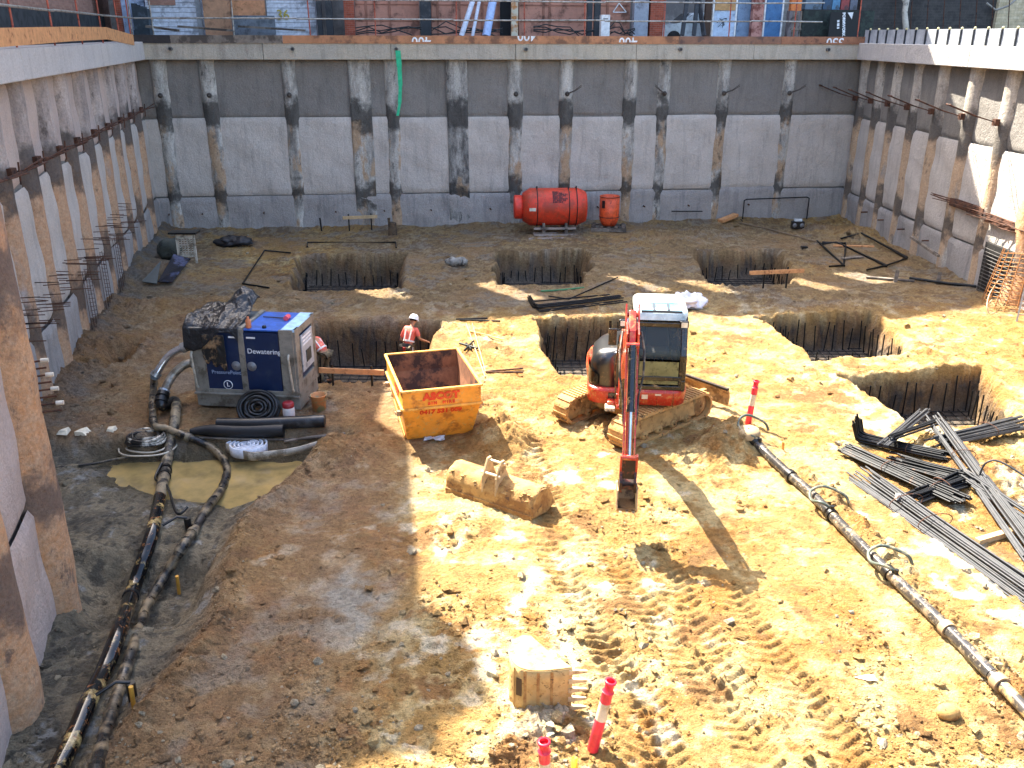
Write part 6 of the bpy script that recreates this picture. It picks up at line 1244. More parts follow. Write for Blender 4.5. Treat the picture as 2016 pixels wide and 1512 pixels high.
# ================================================================ TANK, SMALL DRUM, PALLETS
TOR = M('tank_orange', '#cf3c20', .55, 0, '#a8371f', .45, 1.6, var=.15, dirt2='#9a4a30'); STR = M('strap_dark', '#241a18', .6)
def tank():
    a = GT(1075, 468); b = GT(1150, 466); c = (a+b)/2; c.y = 36.3; c.x = WB(1090, 420, 1.8).x; r = .74; c.z = 0; zc = 1.12; T = thing('steel_tank', 'large orange steel cylinder lying on a low timber cradle by the far wall', 'tank', c, .06)
    Mx = Matrix.Translation(c) @ Matrix.Rotation(.06, 4, 'Z') @ Matrix.Translation((0, 0, zc)) @ Matrix.Rotation(pi/2, 4, 'Y'); L = 1.28
    mb = MB(); mb.lathe([(.005, -L), (.5, -L), (.56, -L+.01), (r, -L+.3), (r, L-.34), (r-.12, L-.06), (r-.16, L), (.005, L)], Mx, 36); obj('drum', mb, TOR, T, fix=True)
    mb = MB(); mb.lathe([(.02, -L-.34), (.44, -L-.34), (.47, -L-.3), (.47, -L-.02), (.44, -L)], Mx, 28); obj('neck', mb, M('tank_red', '#d23a28', .45), T)
    for x in (-.72, .55, .86): mb = MB(); mb.tube([Mx @ Vector((cos(t)*(r+.012), sin(t)*(r+.012), x)) for t in np.linspace(0, 2*pi, 40)], .018, 6); mb.tube([Mx @ Vector((-r-.02, -.2, x)), Mx @ Vector((-r-.1, -.15, x))], .03, 6); obj('strap', mb, STR, T)
    for i in range(8):
        th_ = radians(60-i*5.2); n = Vector((0, -cos(th_), sin(th_))); p = Matrix.Rotation(.06, 4, 'Z') @ Vector((-.42, 0, 0)) ; 
        q = c+Vector((0, 0, zc))+(Matrix.Rotation(.06, 4, 'Z').to_3x3() @ (Vector((-.12, 0, 0))+n*(r+.006))); text('stencil', ('IIIHIH' if i == 0 else 'IHIIH IIHI' if i % 3 == 1 else 'HIIH IHIIHI IH' if i % 3 == 2 else 'IIH IHIIH IHI'), .1, XM(q, Matrix.Rotation(.06, 4, 'Z').to_3x3() @ Vector((1, 0, 0)), Matrix.Rotation(.06, 4, 'Z').to_3x3() @ Vector((0, sin(th_), cos(th_)))), M('stencil_black', '#2a1a20', .7), T, .001, .004, align='LEFT', world=True)
    mb = MB(); mb.box(Mx @ Vector((-.02, -.74, -.92)), (.26, .03, .12)); obj('tag_plate', mb, M('tag_pale', '#cfc9b5', .5), T)
    T2 = thing('tank_cradle', 'low timber and steel cradle under the orange steel tank', 'cradle', c, .06); R = lambda x, y, z: pm(T2) @ Vector((x, y, z))
    for x in (-.45, .45): mb = MB(); mb.hexa([R(x-.06, -.6, .14), R(x+.06, -.6, .14), R(x+.06, .6, .14), R(x-.06, .6, .14), R(x-.06, -.6, .3), R(x+.06, -.6, .3), R(x+.06, .6, .3), R(x-.06, .6, .3)]); mb.bar(R(x, -.6, .3), R(x, -.35, .62), .1, .1); obj('bearer', mb, TIMB2, T2, fix=True)
    for y, z in ((-.68, .1), (-.5, .34), (-.3, .1)): mb = MB(); mb.bar(R(-.85, y, z), R(.85, y, z), .1, .08); obj('skid', mb, M('skid_pale', '#a5968a', .8, 0, '#6d6258', .4), T2)
    mb = MB(); mb.bar(R(-1.1, -1.15, .06), R(.3, -1.1, .07), .12, .06); obj('skid', mb, M('skid_pale'), T2)
tank()
def drum():
    c = GT(1198, 452); T2 = thing('pallet', 'dark timber pallet carrying the small orange drum', 'pallet', c, -.1); R = lambda x, y, z: pm(T2) @ Vector((x, y, z))
    for x in (-.6, -.3, 0, .3, .6): mb = MB(); mb.bar(R(x-.0, -.5, .17), R(x, .5, .17), .14, .03); obj('slat', mb, M('pallet_dark', '#4a4038', .9, 0, '#7a6a58', .4), T2)
    for y in (-.5, 0, .5): mb = MB(); mb.bar(R(-.72, y, .08), R(.72, y, .08), .09, .13); obj('bearer', mb, TIMB2, T2)
    T = thing('small_drum', 'small open orange drum standing on a pallet right of the tank', 'drum', c+Vector((0, 0, .19))); Mx = Matrix.Translation(c+Vector((0, 0, .19)))
    mb = MB(); mb.lathe([(.01, 0), (.28, 0), (.34, .12), (.41, .3), (.41, 1.2), (.38, 1.2), (.38, .3), (.01, .1)], Mx, 28); obj('shell', mb, M('drum_orange', '#d8552a', .5, 0, '#a83c20', .35, 2, dirt2='#7a2a1a'), T)
    for z in (.36, 1.18): mb = MB(); mb.tube([Mx @ Vector((cos(t)*.415, sin(t)*.415, z)) for t in np.linspace(0, 2*pi, 30)], .014, 6); obj('rim', mb, STR, T)
    mb = MB(); mb.box(Mx @ Vector((-.28, -.31, .9)), (.14, .02, .3), -.75); obj('black_mark', mb, STR, T)
drum()
# ================================================================ TIMBER PROFILES (hurdles)
def hurdle(pxa, pya, pxb, pyb, h, over, label, mat=TIMB3):
    a, b = GT(pxa, pya), GT(pxb, pyb); T = thing('profile_board', label, 'timber profile', (a+b)/2, 0, 'timber profiles on steel pegs')
    for p in (a, b): mb = MB(); mb.tube([p-Vector((0, 0, .35)), p+Vector((0, 0, h+.08))], .03, 6); obj('peg', mb, BLK, T)
    d = (b-a).normalized(); o_ = Vector((-d.y, d.x, 0))*-.045; o_ = o_ if o_.y < 0 else -o_; mb = MB(); mb.bar(a-d*over+o_+Vector((0, 0, h-.06)), b+d*over+o_+Vector((0, 0, h-.06)), .035, .13); obj('board', mb, mat, T, bevel=.004)
hurdle(688, 455, 732, 453, .62, .25, 'timber board on two pegs against the foot of the far wall', M('board_tan', '#b59a72', .8)); hurdle(1502, 569, 1547, 567, .62, .55, 'orange timber board on pegs in front of the far right pit'); hurdle(656, 757, 733, 760, .42, .3, 'orange timber board on pegs before the workers\' pit')
mb = MB(); p = GT(634, 455); mb.tube([p-Vector((0, 0, .2)), p+Vector((-.05, 0, .55))], .035, 6); single('peg', mb, BLK, 'lone black peg at the far wall foot, left of the timber board', 'peg')
mb = MB(); p = GT(773, 462); mb.tube([p-Vector((0, 0, .1)), p+Vector((0, 0, .35)), p+Vector((.03, 0, .5))], [.2, .17, .14], 9); mb.tube([p+Vector((-.1, -.02, .3)), p+Vector((-.13, 0, .68))], .06, 6); single('timber_stub', mb, M('stub_brown', '#5e4c38', .9, 0, '#3a2e22', .5, 4, bmp=.02), 'short broken timber stub standing in the ground by the far wall', 'timber stub')
# ================================================================ REINFORCEMENT
def cage(k, label, step=.3, hh=.62, floor=True, span=None):
    poly, dep = PITS[k]; cx = sum(p[0] for p in poly)/len(poly); cy = sum(p[1] for p in poly)/len(poly); z0 = -dep+.05
    T = thing('reinforcement_cage', label, 'steel cage', (cx, cy, z0), 0, 'reinforcement cages in the pits')
    n = len(poly); ins = []
    for i in range(n):   # inset polygon
        p0, p1, p2 = Vector(poly[i-1]), Vector(poly[i]), Vector(poly[(i+1) % n]); e1 = (p1-p0).normalized(); e2 = (p2-p1).normalized(); ar = sum(poly[j][0]*poly[(j+1) % n][1]-poly[(j+1) % n][0]*poly[j][1] for j in range(n)); sg = 1 if ar > 0 else -1
        nn = (Vector((-e1.y, e1.x))+Vector((-e2.y, e2.x)))*sg; nn = nn/max(.3, nn.dot(Vector((-e1.y, e1.x))*sg)); ins.append(p1+nn*.3)
    q = random.Random(k); proto = None
    for i in range(n):
        a, b = ins[i], ins[(i+1) % n]; L = (b-a).length; m_ = max(1, int(L/step))
        for j in range(m_):
            p = a+(b-a)*((j+q.uniform(-.2, .2))/m_)
            if proto is None:
                mb = MB(); mb.tube([(0, 0, 0), (0, 0, 1)], .019, 5); me = mk('upright_bar', mb, REBAR); o = bpy.data.objects.new('upright_bar', me); proto = o
            else: o = proto.copy()
            COL.objects.link(o); o.parent = T; o.location = (p.x-cx, p.y-cy, 0); o.scale = (1, 1, hh*q.choice((.75, .9, 1, 1, 1.1))+q.uniform(-.05, .06)); o.rotation_euler = (q.uniform(-.1, .1), q.uniform(-.1, .1), 0)
    if floor:
        mb = MB(); px = [v.x for v in ins]; py = [v.y for v in ins]
        def clip(c, ax):
            hits = []
            for i in range(n):
                a, b = ins[i], ins[(i+1) % n]; u, v = (a.x, b.x) if ax == 0 else (a.y, b.y)
                if (u-c)*(v-c) < 0: t = (c-u)/(v-u); hits.append(a.y+(b.y-a.y)*t if ax == 0 else a.x+(b.x-a.x)*t)
            return sorted(hits)
        for zz in (0,):
            c = min(px)+.02
            while c < max(px):
                h = clip(c, 0)
                if len(h) >= 2: mb.tube([(c, h[0]-.05, z0+zz+.02), (c, h[-1]+.05, z0+zz+.02)], .014, 5)
                c += .25
            c = min(py)+.02
            while c < max(py):
                h = clip(c, 1)
                if len(h) >= 2: mb.tube([(h[0]-.05, c, z0+zz+.045), (h[-1]+.05, c, z0+zz+.045)], .014, 5)
                c += .25
            if zz: break
        obj('bar_mat', mb, REBAR, T)
cage(0, 'steel cage standing in the far left pit', .3, .55); cage(1, 'steel cage standing in the middle pit before the orange tank', .3, .6); cage(2, 'steel cage standing in the far right pit', .3, .55)
cage(3, 'steel cage in the pit where two workers stand', .3, .8); cage(4, 'steel cage in the pit behind the excavator', .28, .95); cage(5, 'steel cage in the right hand pit behind the other sunlit pit', .27, .92); cage(6, 'steel cage in the nearest sunlit pit behind the rebar pile', .3, .78)
RB2 = M('rebar_sun_painted', '#38393b', .6, .3, '#4a4642', .2, 7, var=.3)  # lighter rebar copy: sun glare painted into the steel colour
def bundle(name, label, a, b, n, r, spread, mat, bend=None, seed=0, tie=(.4, .75), z=0, z2=None, jag=.25, cat='rebar bundle'):
    """a, b pixel ends resting on the ground; bars piled in a bundle"""
    q = random.Random(seed); A, B = GT(*a), GT(*b); A.z += z; B.z += z if z2 is None else z2; d = (B-A).normalized(); s = Vector((d.y, -d.x, 0)).normalized(); T = thing(name, label, cat, (A+B)/2); mb = MB()
    for i in range(n):
        u = q.uniform(-1, 1); h = (1-u*u)*q.random(); o1 = s*u*spread+Vector((0, 0, r+h*spread*.75)); u2 = u+q.uniform(-.25, .25); o2 = s*u2*spread*1.1+Vector((0, 0, r+h*spread*.7)); j0, j1 = q.uniform(-jag, jag), q.uniform(-jag, jag)
        pts = [A+o1+d*j0, (A+B)/2+(o1+o2)/2*.9, B+o2+d*j1]
        if bend: pts = [A+o1+bend*(1+q.uniform(-.15, .1))+d*j0*.2, A+o1+bend*.12+d*.02, A+o1+d*(.08+.03*h)+bend*.0]+pts[1:]
        mb.tube(pts, r, 6)
    obj('bars', mb, mat, T)
    for t in tie:
        c = A+(B-A)*t; mb = MB(); mb.tube([c+s*spread*1.15*cos(k)+Vector((0, 0, r+spread*.35+spread*.5*sin(k))) for k in np.linspace(0, 2*pi, 17)], .008, 5); obj('wire_tie', mb, RUST, T)
    return T
bundle('straight_rebar_bundle', 'long pale bars fanned flat, nearest bundle running off the right edge', (1706, 948), (2075, 1205), 36, .018, .3, RB2, seed=1, tie=(.25, .42), jag=.3)
bundle('dark_rebar_bundle', 'thick dark tied bundle of bars ending short, above the fanned pale bars', (1668, 898), (1888, 998), 60, .02, .17, REBAR, seed=2, tie=(.38, .8), z=.1, jag=.12)
bundle('bent_rebar_bundle', 'dark bent bars with upright hooked ends behind the thick dark bundle', (1690, 866), (1860, 902), 34, .02, .22, REBAR, bend=Vector((-.1, 0, .38)), seed=3, tie=(.6,), jag=.1)
bundle('leaning_rebar_bundle', 'pale bent bars lying across the pile and fanning towards the bottom right', (1838, 868), (2050, 1120), 34, .02, .19, RB2, seed=4, tie=(.3,), z=.38, z2=.06)
bundle('crossing_rebar_bundle', 'pale short bars poking up towards the pits, across the thick dark bundle', (1738, 906), (1812, 842), 14, .02, .1, RB2, seed=5, tie=(), z=.34, jag=.2)
bundle('upper_rebar_bundle', 'spread bars pointing to the top right edge of the pile', (1850, 884), (2000, 848), 40, .02, .2, RB2, seed=6, tie=(.6,), z=.12, jag=.25)
bundle('ridge_rebar_bundle', 'short bars rising to the bend of the leaning bars', (1750, 898), (1842, 868), 12, .02, .08, REBAR, seed=7, tie=(), z=.38, z2=.42, jag=.05)
bundle('lower_rebar_bundle', 'black bars in the shade under the leaning pale bars', (1800, 985), (1905, 945), 26, .02, .18, REBAR, seed=8, tie=(.5,), z=.03)
bundle('right_rebar_bundle', 'pale bars with a hooked bar running out at the right edge', (1905, 955), (2060, 1062), 16, .02, .16, RB2, seed=9, tie=(), z=.12)
bundle('under_rebar_bundle', 'black bars lying deepest in the middle of the pile', (1765, 915), (1895, 948), 30, .02, .25, REBAR, seed=10, tie=(), z=.02)
mb = MB(); A = GT(1925, 950); mb.tube(spline([A+Vector((0, 0, .1)), A+Vector((.05, -.05, .42)), A+Vector((.3, -.2, .46)), A+Vector((.9, -.9, .15)), A+Vector((1.2, -1.2, .05))], 8), .018, 6); single('hooked_bar', mb, RB2, 'single pale hooked bar standing out over the right end of the pile', 'bar')
mb = MB(); p, q = GT(1922, 1072), GT(1990, 1052); mb.bar(p+Vector((0, 0, .05)), q+Vector((0, 0, .05)), .1, .1); single('timber_bearer', mb, M('bearer_pale', '#c9a878', .8), 'pale timber bearer under the fanned bars near the right edge', 'timber')
mb = MB(); p = GT(1763, 1000); mb.box(p+Vector((0, 0, .22)), (.07, .05, .1), .4); single('bar_tag', mb, M('tag_white', '#e8e0d0', .6), 'small white tag on the fanned pale bars', 'tag')
bundle('flat_rebar_bundle', 'dark bent bars lying behind the excavator cab, hooked at the left end', (1055, 612), (1225, 592), 16, .02, .25, REBAR, seed=12, bend=Vector((-.12, 1.0, .0)), tie=(), jag=.05)
def bars(name, label, segs, r=.02, mat=REBAR, cat='steel bar', z=.0, group=None):
    mb = MB()
    for s in segs: mb.tube([v for v in gpts([(a, b) for a, b in s], r+.03+z)], r, 6)
    return single(name, mb, mat, label, cat, group)
bars('bent_bar', 'dark bar bent into a wide bracket left of the far left pit', [[(530, 570), (478, 562), (521, 496), (572, 501)]], .03)
bars('bent_bar', 'long dark bar with bent ends lying behind the far left pit', [[(605, 489), (605, 480), (779, 480), (780, 490)]], .03)
bars('thin_bars', 'thin dark bars crossing over the ground behind the excavator roof', [[(1080, 586), (1120, 592), (1216, 549)], [(1045, 597), (1200, 583)]], .022)
bars('rod', 'short dark rods on the ground between the workers and the excavator', [[(898, 632), (960, 630)], [(905, 633), (985, 636)]], .025)
bars('thin_rods', 'two pale rods running along the sunlit ground right of the skip bin', [[(918, 640), (955, 745)], [(930, 640), (956, 735)]], .014, M('rod_pale', '#b59a6c', .6))
bars('short_rods', 'short rods pointing right from the skip bin rim', [[(957, 735), (1030, 729)], [(957, 736), (1030, 737)]], .02, RUST)
bars('mark_cross', 'small dark steel cross fixing on the sunlit ground right of the worker', [[(905, 680), (940, 690)], [(915, 694), (932, 676)], [(918, 680), (928, 692)]], .03)
bars('yellow_hose', 'thin yellow hose lying on the sunlit ground above the skip bin', [[(925, 655), (955, 662), (990, 672)]], .018, M('hose_yellow', '#e0b050', .5), 'hose')
bars('rebar_rectangle', 'rectangular steel frame lying at the right wall foot, nearer the pit', [[(1618, 480), (1665, 482), (1660, 526), (1632, 528)], [(1608, 477), (1662, 527)]], .035)
bars('rebar_rectangle', 'second steel frame lying close along the right wall foot', [[(1614, 484), (1646, 480), (1745, 526), (1706, 535)], [(1650, 481), (1745, 528)], [(1655, 473), (1696, 462), (1785, 512), (1745, 526)], [(1697, 463), (1785, 510)]], .035)
bars('long_bar', 'long thin bar running down from the far right corner', [[(1456, 441), (1520, 455), (1608, 479)]], .028, M('bar_rusty_pale', '#75624c', .7))
bars('standing_bar', 'bent bar standing against the far wall near its right end', [[(1462, 438), (1458, 434)]], .02)
mb = MB(); a, b = WB(1461, 440, .35), WB(1588, 432, .35); mb.tube([Vector((a.x, a.y, 0)), Vector((a.x, a.y, .95)), Vector((a.x+.1, a.y, 1.0)), Vector((b.x-.1, b.y, 1.05)), Vector((b.x, b.y, 1.0)), Vector((b.x, b.y, .1))], .028, 6); single('bar_hoop', mb, REBAR, 'large bent bar hoop leaning on the far wall near the right corner', 'steel bar')
mb = MB(); a, b = WB(1322, 416, .3), WB(1383, 416, .3); mb.tube([a, b], .025, 6); single('wall_bar', mb, REBAR, 'short bar held flat on the far wall right of the drum', 'steel bar')
for pts, l, m_ in (([(1640, 476+10), (1720, 488)], 'pale orange plank lying among the steel frames', TIMB3), ([(1658, 512), (1698, 508)], 'short weathered plank inside the nearer steel frame', TIMB2), ([(1705, 548), (1800, 556)], 'long plank lying at the sun patch near the right wall', TIMB2)):
    mb = MB(); p, q = gpts(pts, .05); mb.bar(p, q, .16, .05); single('plank', mb, m_, l, 'plank')
mb = MB(); p, q = PR(8.0, .9, .6), PR(10.3, .75, .7); mb.bar(p, q, .1, .08); single('wall_plank', mb, TIMB2, 'plank held up along the right wall foot', 'plank')
bars('wall_foot_rail', 'dark rail lying along the foot of the right wall', [[(1790, 552), (1860, 562), (1935, 570)]], .05)
for px, py, l in ((1762, 556, 'left timber peg crossing the rail at the right wall foot'), (1845, 560, 'right timber peg crossing the rail at the right wall foot')): mb = MB(); p = GT(px, py); mb.bar(p+Vector((0, 0, -.1)), p+Vector((.05, .05, .4)), .12, .04); single('timber_peg', mb, TIMB2, l, 'peg')
mb = MB(); p, q = GT(1418, 440), GT(1448, 434); mb.bar(p+Vector((0, 0, .1)), q+Vector((0, 0, .25)), .3, .12); single('timber_block', mb, TIMB3, 'orange timber block tipped on the ground at the far wall', 'timber')
def speaker():
    p = GT(1569, 452); T = thing('site_radio', 'small black site radio with a pale top by the far right corner', 'radio', p); mb = MB(); mb.box(p+Vector((0, 0, .2)), (.52, .25, .32)); obj('casing', mb, BLK, T, bevel=.03); mb = MB(); mb.box(p+Vector((0, 0, .4)), (.3, .16, .08)); obj('handle', mb, M('radio_white', '#c9cfd0', .4), T)
    for x in (-.15, .15): mb = MB(); mb.lathe([(.09, 0), (.09, .02), (.01, .03)], XM(p+Vector((x, -.126, .2)), (1, 0, 0), (0, 0, 1)), 14); obj('speaker_cone', mb, M('cone_grey', '#6e7072', .5), T)
speaker()
mb = MB(); p = GT(1583, 490); mb.box(p+Vector((0, 0, .05)), (.22, .2, .1)); single('black_block', mb, BLK, 'small black block on the mud between pit and radio', 'block')
mb = MB(); mb.tube(pth([(1065, 575), (1100, 573), (1150, 568)], .03), .03, 7); single('green_hose', mb, M('hose_green', '#3f7a50', .6), 'green hose lying along the front edge of the middle pit', 'hose')
# white bag, rag, sheets
def blob(name, label, cat, c, sx, sy, sz, mat, seed, n=26, rough=.35):
    mb = MB()
    def fn(u, v):
        a = u*2*pi; b = v*pi; r = .75+rough*float(fbm(np.array([cos(a)*sin(b)*1.3+seed]), np.array([sin(a)*sin(b)*1.3+cos(b)*1.3]), 1, 3, seed, .45, True)[0]); return c+Vector((sx*r*sin(b)*cos(a), sy*r*sin(b)*sin(a), max(-.02, sz*.8+sz*r*cos(b)*-1)))
    mb.grid(fn, n*2, n, 0, True); return single(name, mb, mat, label, cat)
WBAG = M('bag_white', '#dfdff0', .55, 0, '#b9b4c4', .15, 3); blob('sheet_bag', 'crumpled white sheeting heaped behind the excavator cab', 'sheeting', GT(1352, 606), .52, .34, .26, WBAG, 3, rough=.6)
T = blob('rag_heap', 'grey cloth thrown over a stub between the far left and middle pits', 'cloth', GT(898, 524), .45, .2, .2, M('cloth_grey', '#8f8c84', .9, 0, '#3f3a34', .4, 4), 5, 16)
blob('dark_bundle', 'small black plastic bundle on the ground in the far left corner', 'plastic', GT(463, 483), .62, .3, .18, M('sock_black'), 8, 20, .8)
blob('dirty_sack', 'grey dirty sack leaning by the white crate in the far left corner', 'sack', GT(338, 512), .55, .45, .5, M('sack_grey', '#4c5048', .8, 0, '#2a2c2a', .4, 3), 9, 16, .2)
def wcrate():
    p = GT(371, 518); T = thing('milk_crate', 'pale plastic crate standing in the far left corner', 'crate', p); mt = M('crate_pale', '#c6bfae', .6, 0, '#7c7464', .4, 4); w, h = .3, 1.0
    for x in (-w, w): mb = MB(); mb.bar(p+Vector((x, 0, 0)), p+Vector((x, 0, h)), .06, .06); obj('post', mb, mt, T)
    mb = MB(); mb.box(p+Vector((0, 0, h-.07)), (2*w, .05, .16)); mb.box(p+Vector((0, 0, .25)), (2*w, .05, .06)); obj('band', mb, mt, T)
    mb = MB()
    for i in range(7): mb.box(p+Vector((0, .0, .32+i*.08)), (2*w, .03, .03))
    for i in range(6): mb.box(p+Vector((-w+.1*i+.05, .0, .55)), (.025, .03, .6))
    obj('lattice', mb, mt, T); mb = MB(); mb.box(p+Vector((-.05, .1, h+.06)), (.95, .5, .06)); obj('lid', mb, BLK, T)
wcrate()
for a, b, c, d, l, mt in (((345, 522), (378, 528), (340, 563), (312, 562), 'glossy black plastic panel lying by the pale crate', M('panel_gloss', '#171b26', .2, 0, '#4b5068', .3, 2)), ((320, 536), (318, 540), (310, 566), (280, 562), 'dull grey board leaning left of the glossy black panel', M('panel_dull', '#3b4240', .6))):
    ps = [GT(*q)+Vector((0, 0, .12)) for q in (a, b, c, d)]; ps[0].z += .25; ps[1].z += .2; mb = MB(); mb.add(ps, [(3, 2, 1, 0)]); single('plastic_sheet' if 'plastic' in l else 'loose_board', mb, mt, l, 'panel', solid=.03)
mb = MB(); p = GT(1706, 1342)+Vector((0, 0, .03)); mb.add([p+Vector(v) for v in ((-.14, .05, 0), (-.02, -.03, .02), (.12, -.02, .01), (.1, .06, .03), (-.02, .03, .05))], [(0, 1, 2, 3, 4)]); single('paper_scrap', mb, WHITEP, 'scrap of white paper on the sunlit clay at the lower right', 'paper', solid=.004)
for px, py, s, l in ((127, 852, .1, 'squarish white chip'), (163, 853, .11, 'pointed white chip'), (220, 848, .09, 'rounded white chip')):
    mb = MB(); p = GT(px, py)+Vector((0, 0, .03)); q = random.Random(px); mb.hexa([p+Vector(((x+q.uniform(-.3, .3))*s, (y+q.uniform(-.3, .3))*s, z*s*.6)) for x, y, z in ((-1, -1, -.5), (1, -1, -.5), (1, 1, -.5), (-1, 1, -.5), (-.8, -.8, .8), (.7, -.7, .6), (.6, .8, .9), (-.8, .7, .5))]); single('foam_chip', mb, M('chip_cream', '#d9cdb4', .7), l+' on the wet mud left of the hoses', 'chip', 'foam chips left of the hoses')
mb = MB(); p = GT(1865, 1410); mb.ball(p+Vector((0, 0, .06)), .13, 7, sc=(1.1, .9, .75)); single('clay_boulder', mb, CAKE, 'rounded orange clay boulder at the lower right', 'boulder')
# ladder and curled mesh at the right edge, pile stub with mesh
def edge_mesh():
    c = G(2014, 606); c.z = 0; T = thing('pile_stub', 'orange clay covered pile at the right edge wrapped in torn mesh', 'pile', c)
    mb = MB(); vs = []; n = 18
    for i in range(14):
        z = -.3+i*.28; r = .62+.05*sin(z*3)-.05*z*.3
        for k in range(n): a = 2*pi*k/n; w_ = 1+.08*sin(3*a+z*2); vs.append(c+Vector((r*w_*cos(a), r*w_*sin(a), z)))
    mb.add(vs, [(i*n+k, i*n+(k+1) % n, (i+1)*n+(k+1) % n, (i+1)*n+k) for i in range(13) for k in range(n)], 0, True); obj('shaft', mb, P_N, T, fix=True)
    mb = MB(); q = random.Random(3)
    for i in range(13):
        z = .1+i*.13; mb.tube([c+Vector(((.8+.3*(1-i/13))*cos(a), (.8+.3*(1-i/13))*sin(a), z+.1*sin(a*2))) for a in np.linspace(2.6, 5.0, 12)], .012, 5)
    for j in range(9): a = 2.65+j*.28; mb.tube([c+Vector((1.15*cos(a), 1.15*sin(a), 0)), c+Vector((.82*cos(a), .82*sin(a), 1.75))], .012, 5)
    obj('mesh_wrap', mb, M('mesh_clay', '#a5703e', .7, .2), T)
    mb = MB(); mb.tube(spline([G(1948, 622)+Vector((0, 0, .02)), G(1943, 600, .3), G(1950, 575, .5), G(1966, 552, .7)], 6), .014, 6); mb.tube([G(1943, 600, .3), G(1953, 590, .35)], .01, 5); single('curled_wire', mb, M('wire_pale', '#b9a68a', .6), 'pale curled wire sticking up before the dark mesh at the right wall', 'wire')
    p = G(2000, 640); T = thing('ladder', 'aluminium ladder foot showing at the right edge', 'ladder', p)
    for o in (0, .38): mb = MB(); mb.bar(p+Vector((o, 0, 0)), p+Vector((o+.35, .5, 2.6)), .04, .07); obj('stile', mb, GALV, T)
    mb = MB()
    for i in range(8): k = (i+1)/9; mb.bar(p+Vector((.35*k, .5*k, 2.6*k)), p+Vector((.38+.35*k, .5*k, 2.6*k)), .03, .03)
    obj('rung', mb, GALV, T)
edge_mesh()
# ================================================================ PEOPLE
SKIN = M('skin', '#b9805e', .6); HIV = M('hi_vis', '#ff6f5a', .7, 0, '#f09a80', .2, 5); REFL = M('reflective_band', '#e8dcd0', .4); KHA = M('khaki_cloth', '#7a6c50', .85, 0, '#4e4434', .4, 6); HELM = M('helmet_white', '#eef0f2', .25); DKG = M('glove_dark', '#23201e', .7)
def skin(name, joints, edges, mat, parent=None, root=0, sub=1):
    me = bpy.data.meshes.new(name); me.from_pydata([j[0] for j in joints], edges, []); me.materials.append(mat); o = bpy.data.objects.new(name, me); COL.objects.link(o); o.parent = parent
    sm = o.modifiers.new('skin', 'SKIN'); sm.use_smooth_shade = True; o.modifiers.new('sub', 'SUBSURF').render_levels = sub; o.modifiers['sub'].levels = sub
    if not me.skin_vertices: me.skin_vertices.new() if hasattr(me.skin_vertices, 'new') else None
    for i, j in enumerate(joints): me.skin_vertices[0].data[i].radius = (j[1], j[1] if len(j) < 3 else j[2]); me.skin_vertices[0].data[i].use_root = (i == root)
    # bake to a plain mesh
    bpy.context.view_layer.update(); ev = o.evaluated_get(bpy.context.evaluated_depsgraph_get()); m2 = bpy.data.meshes.new_from_object(ev)
    o.modifiers.clear(); o.data = m2; m2.name = name; return o
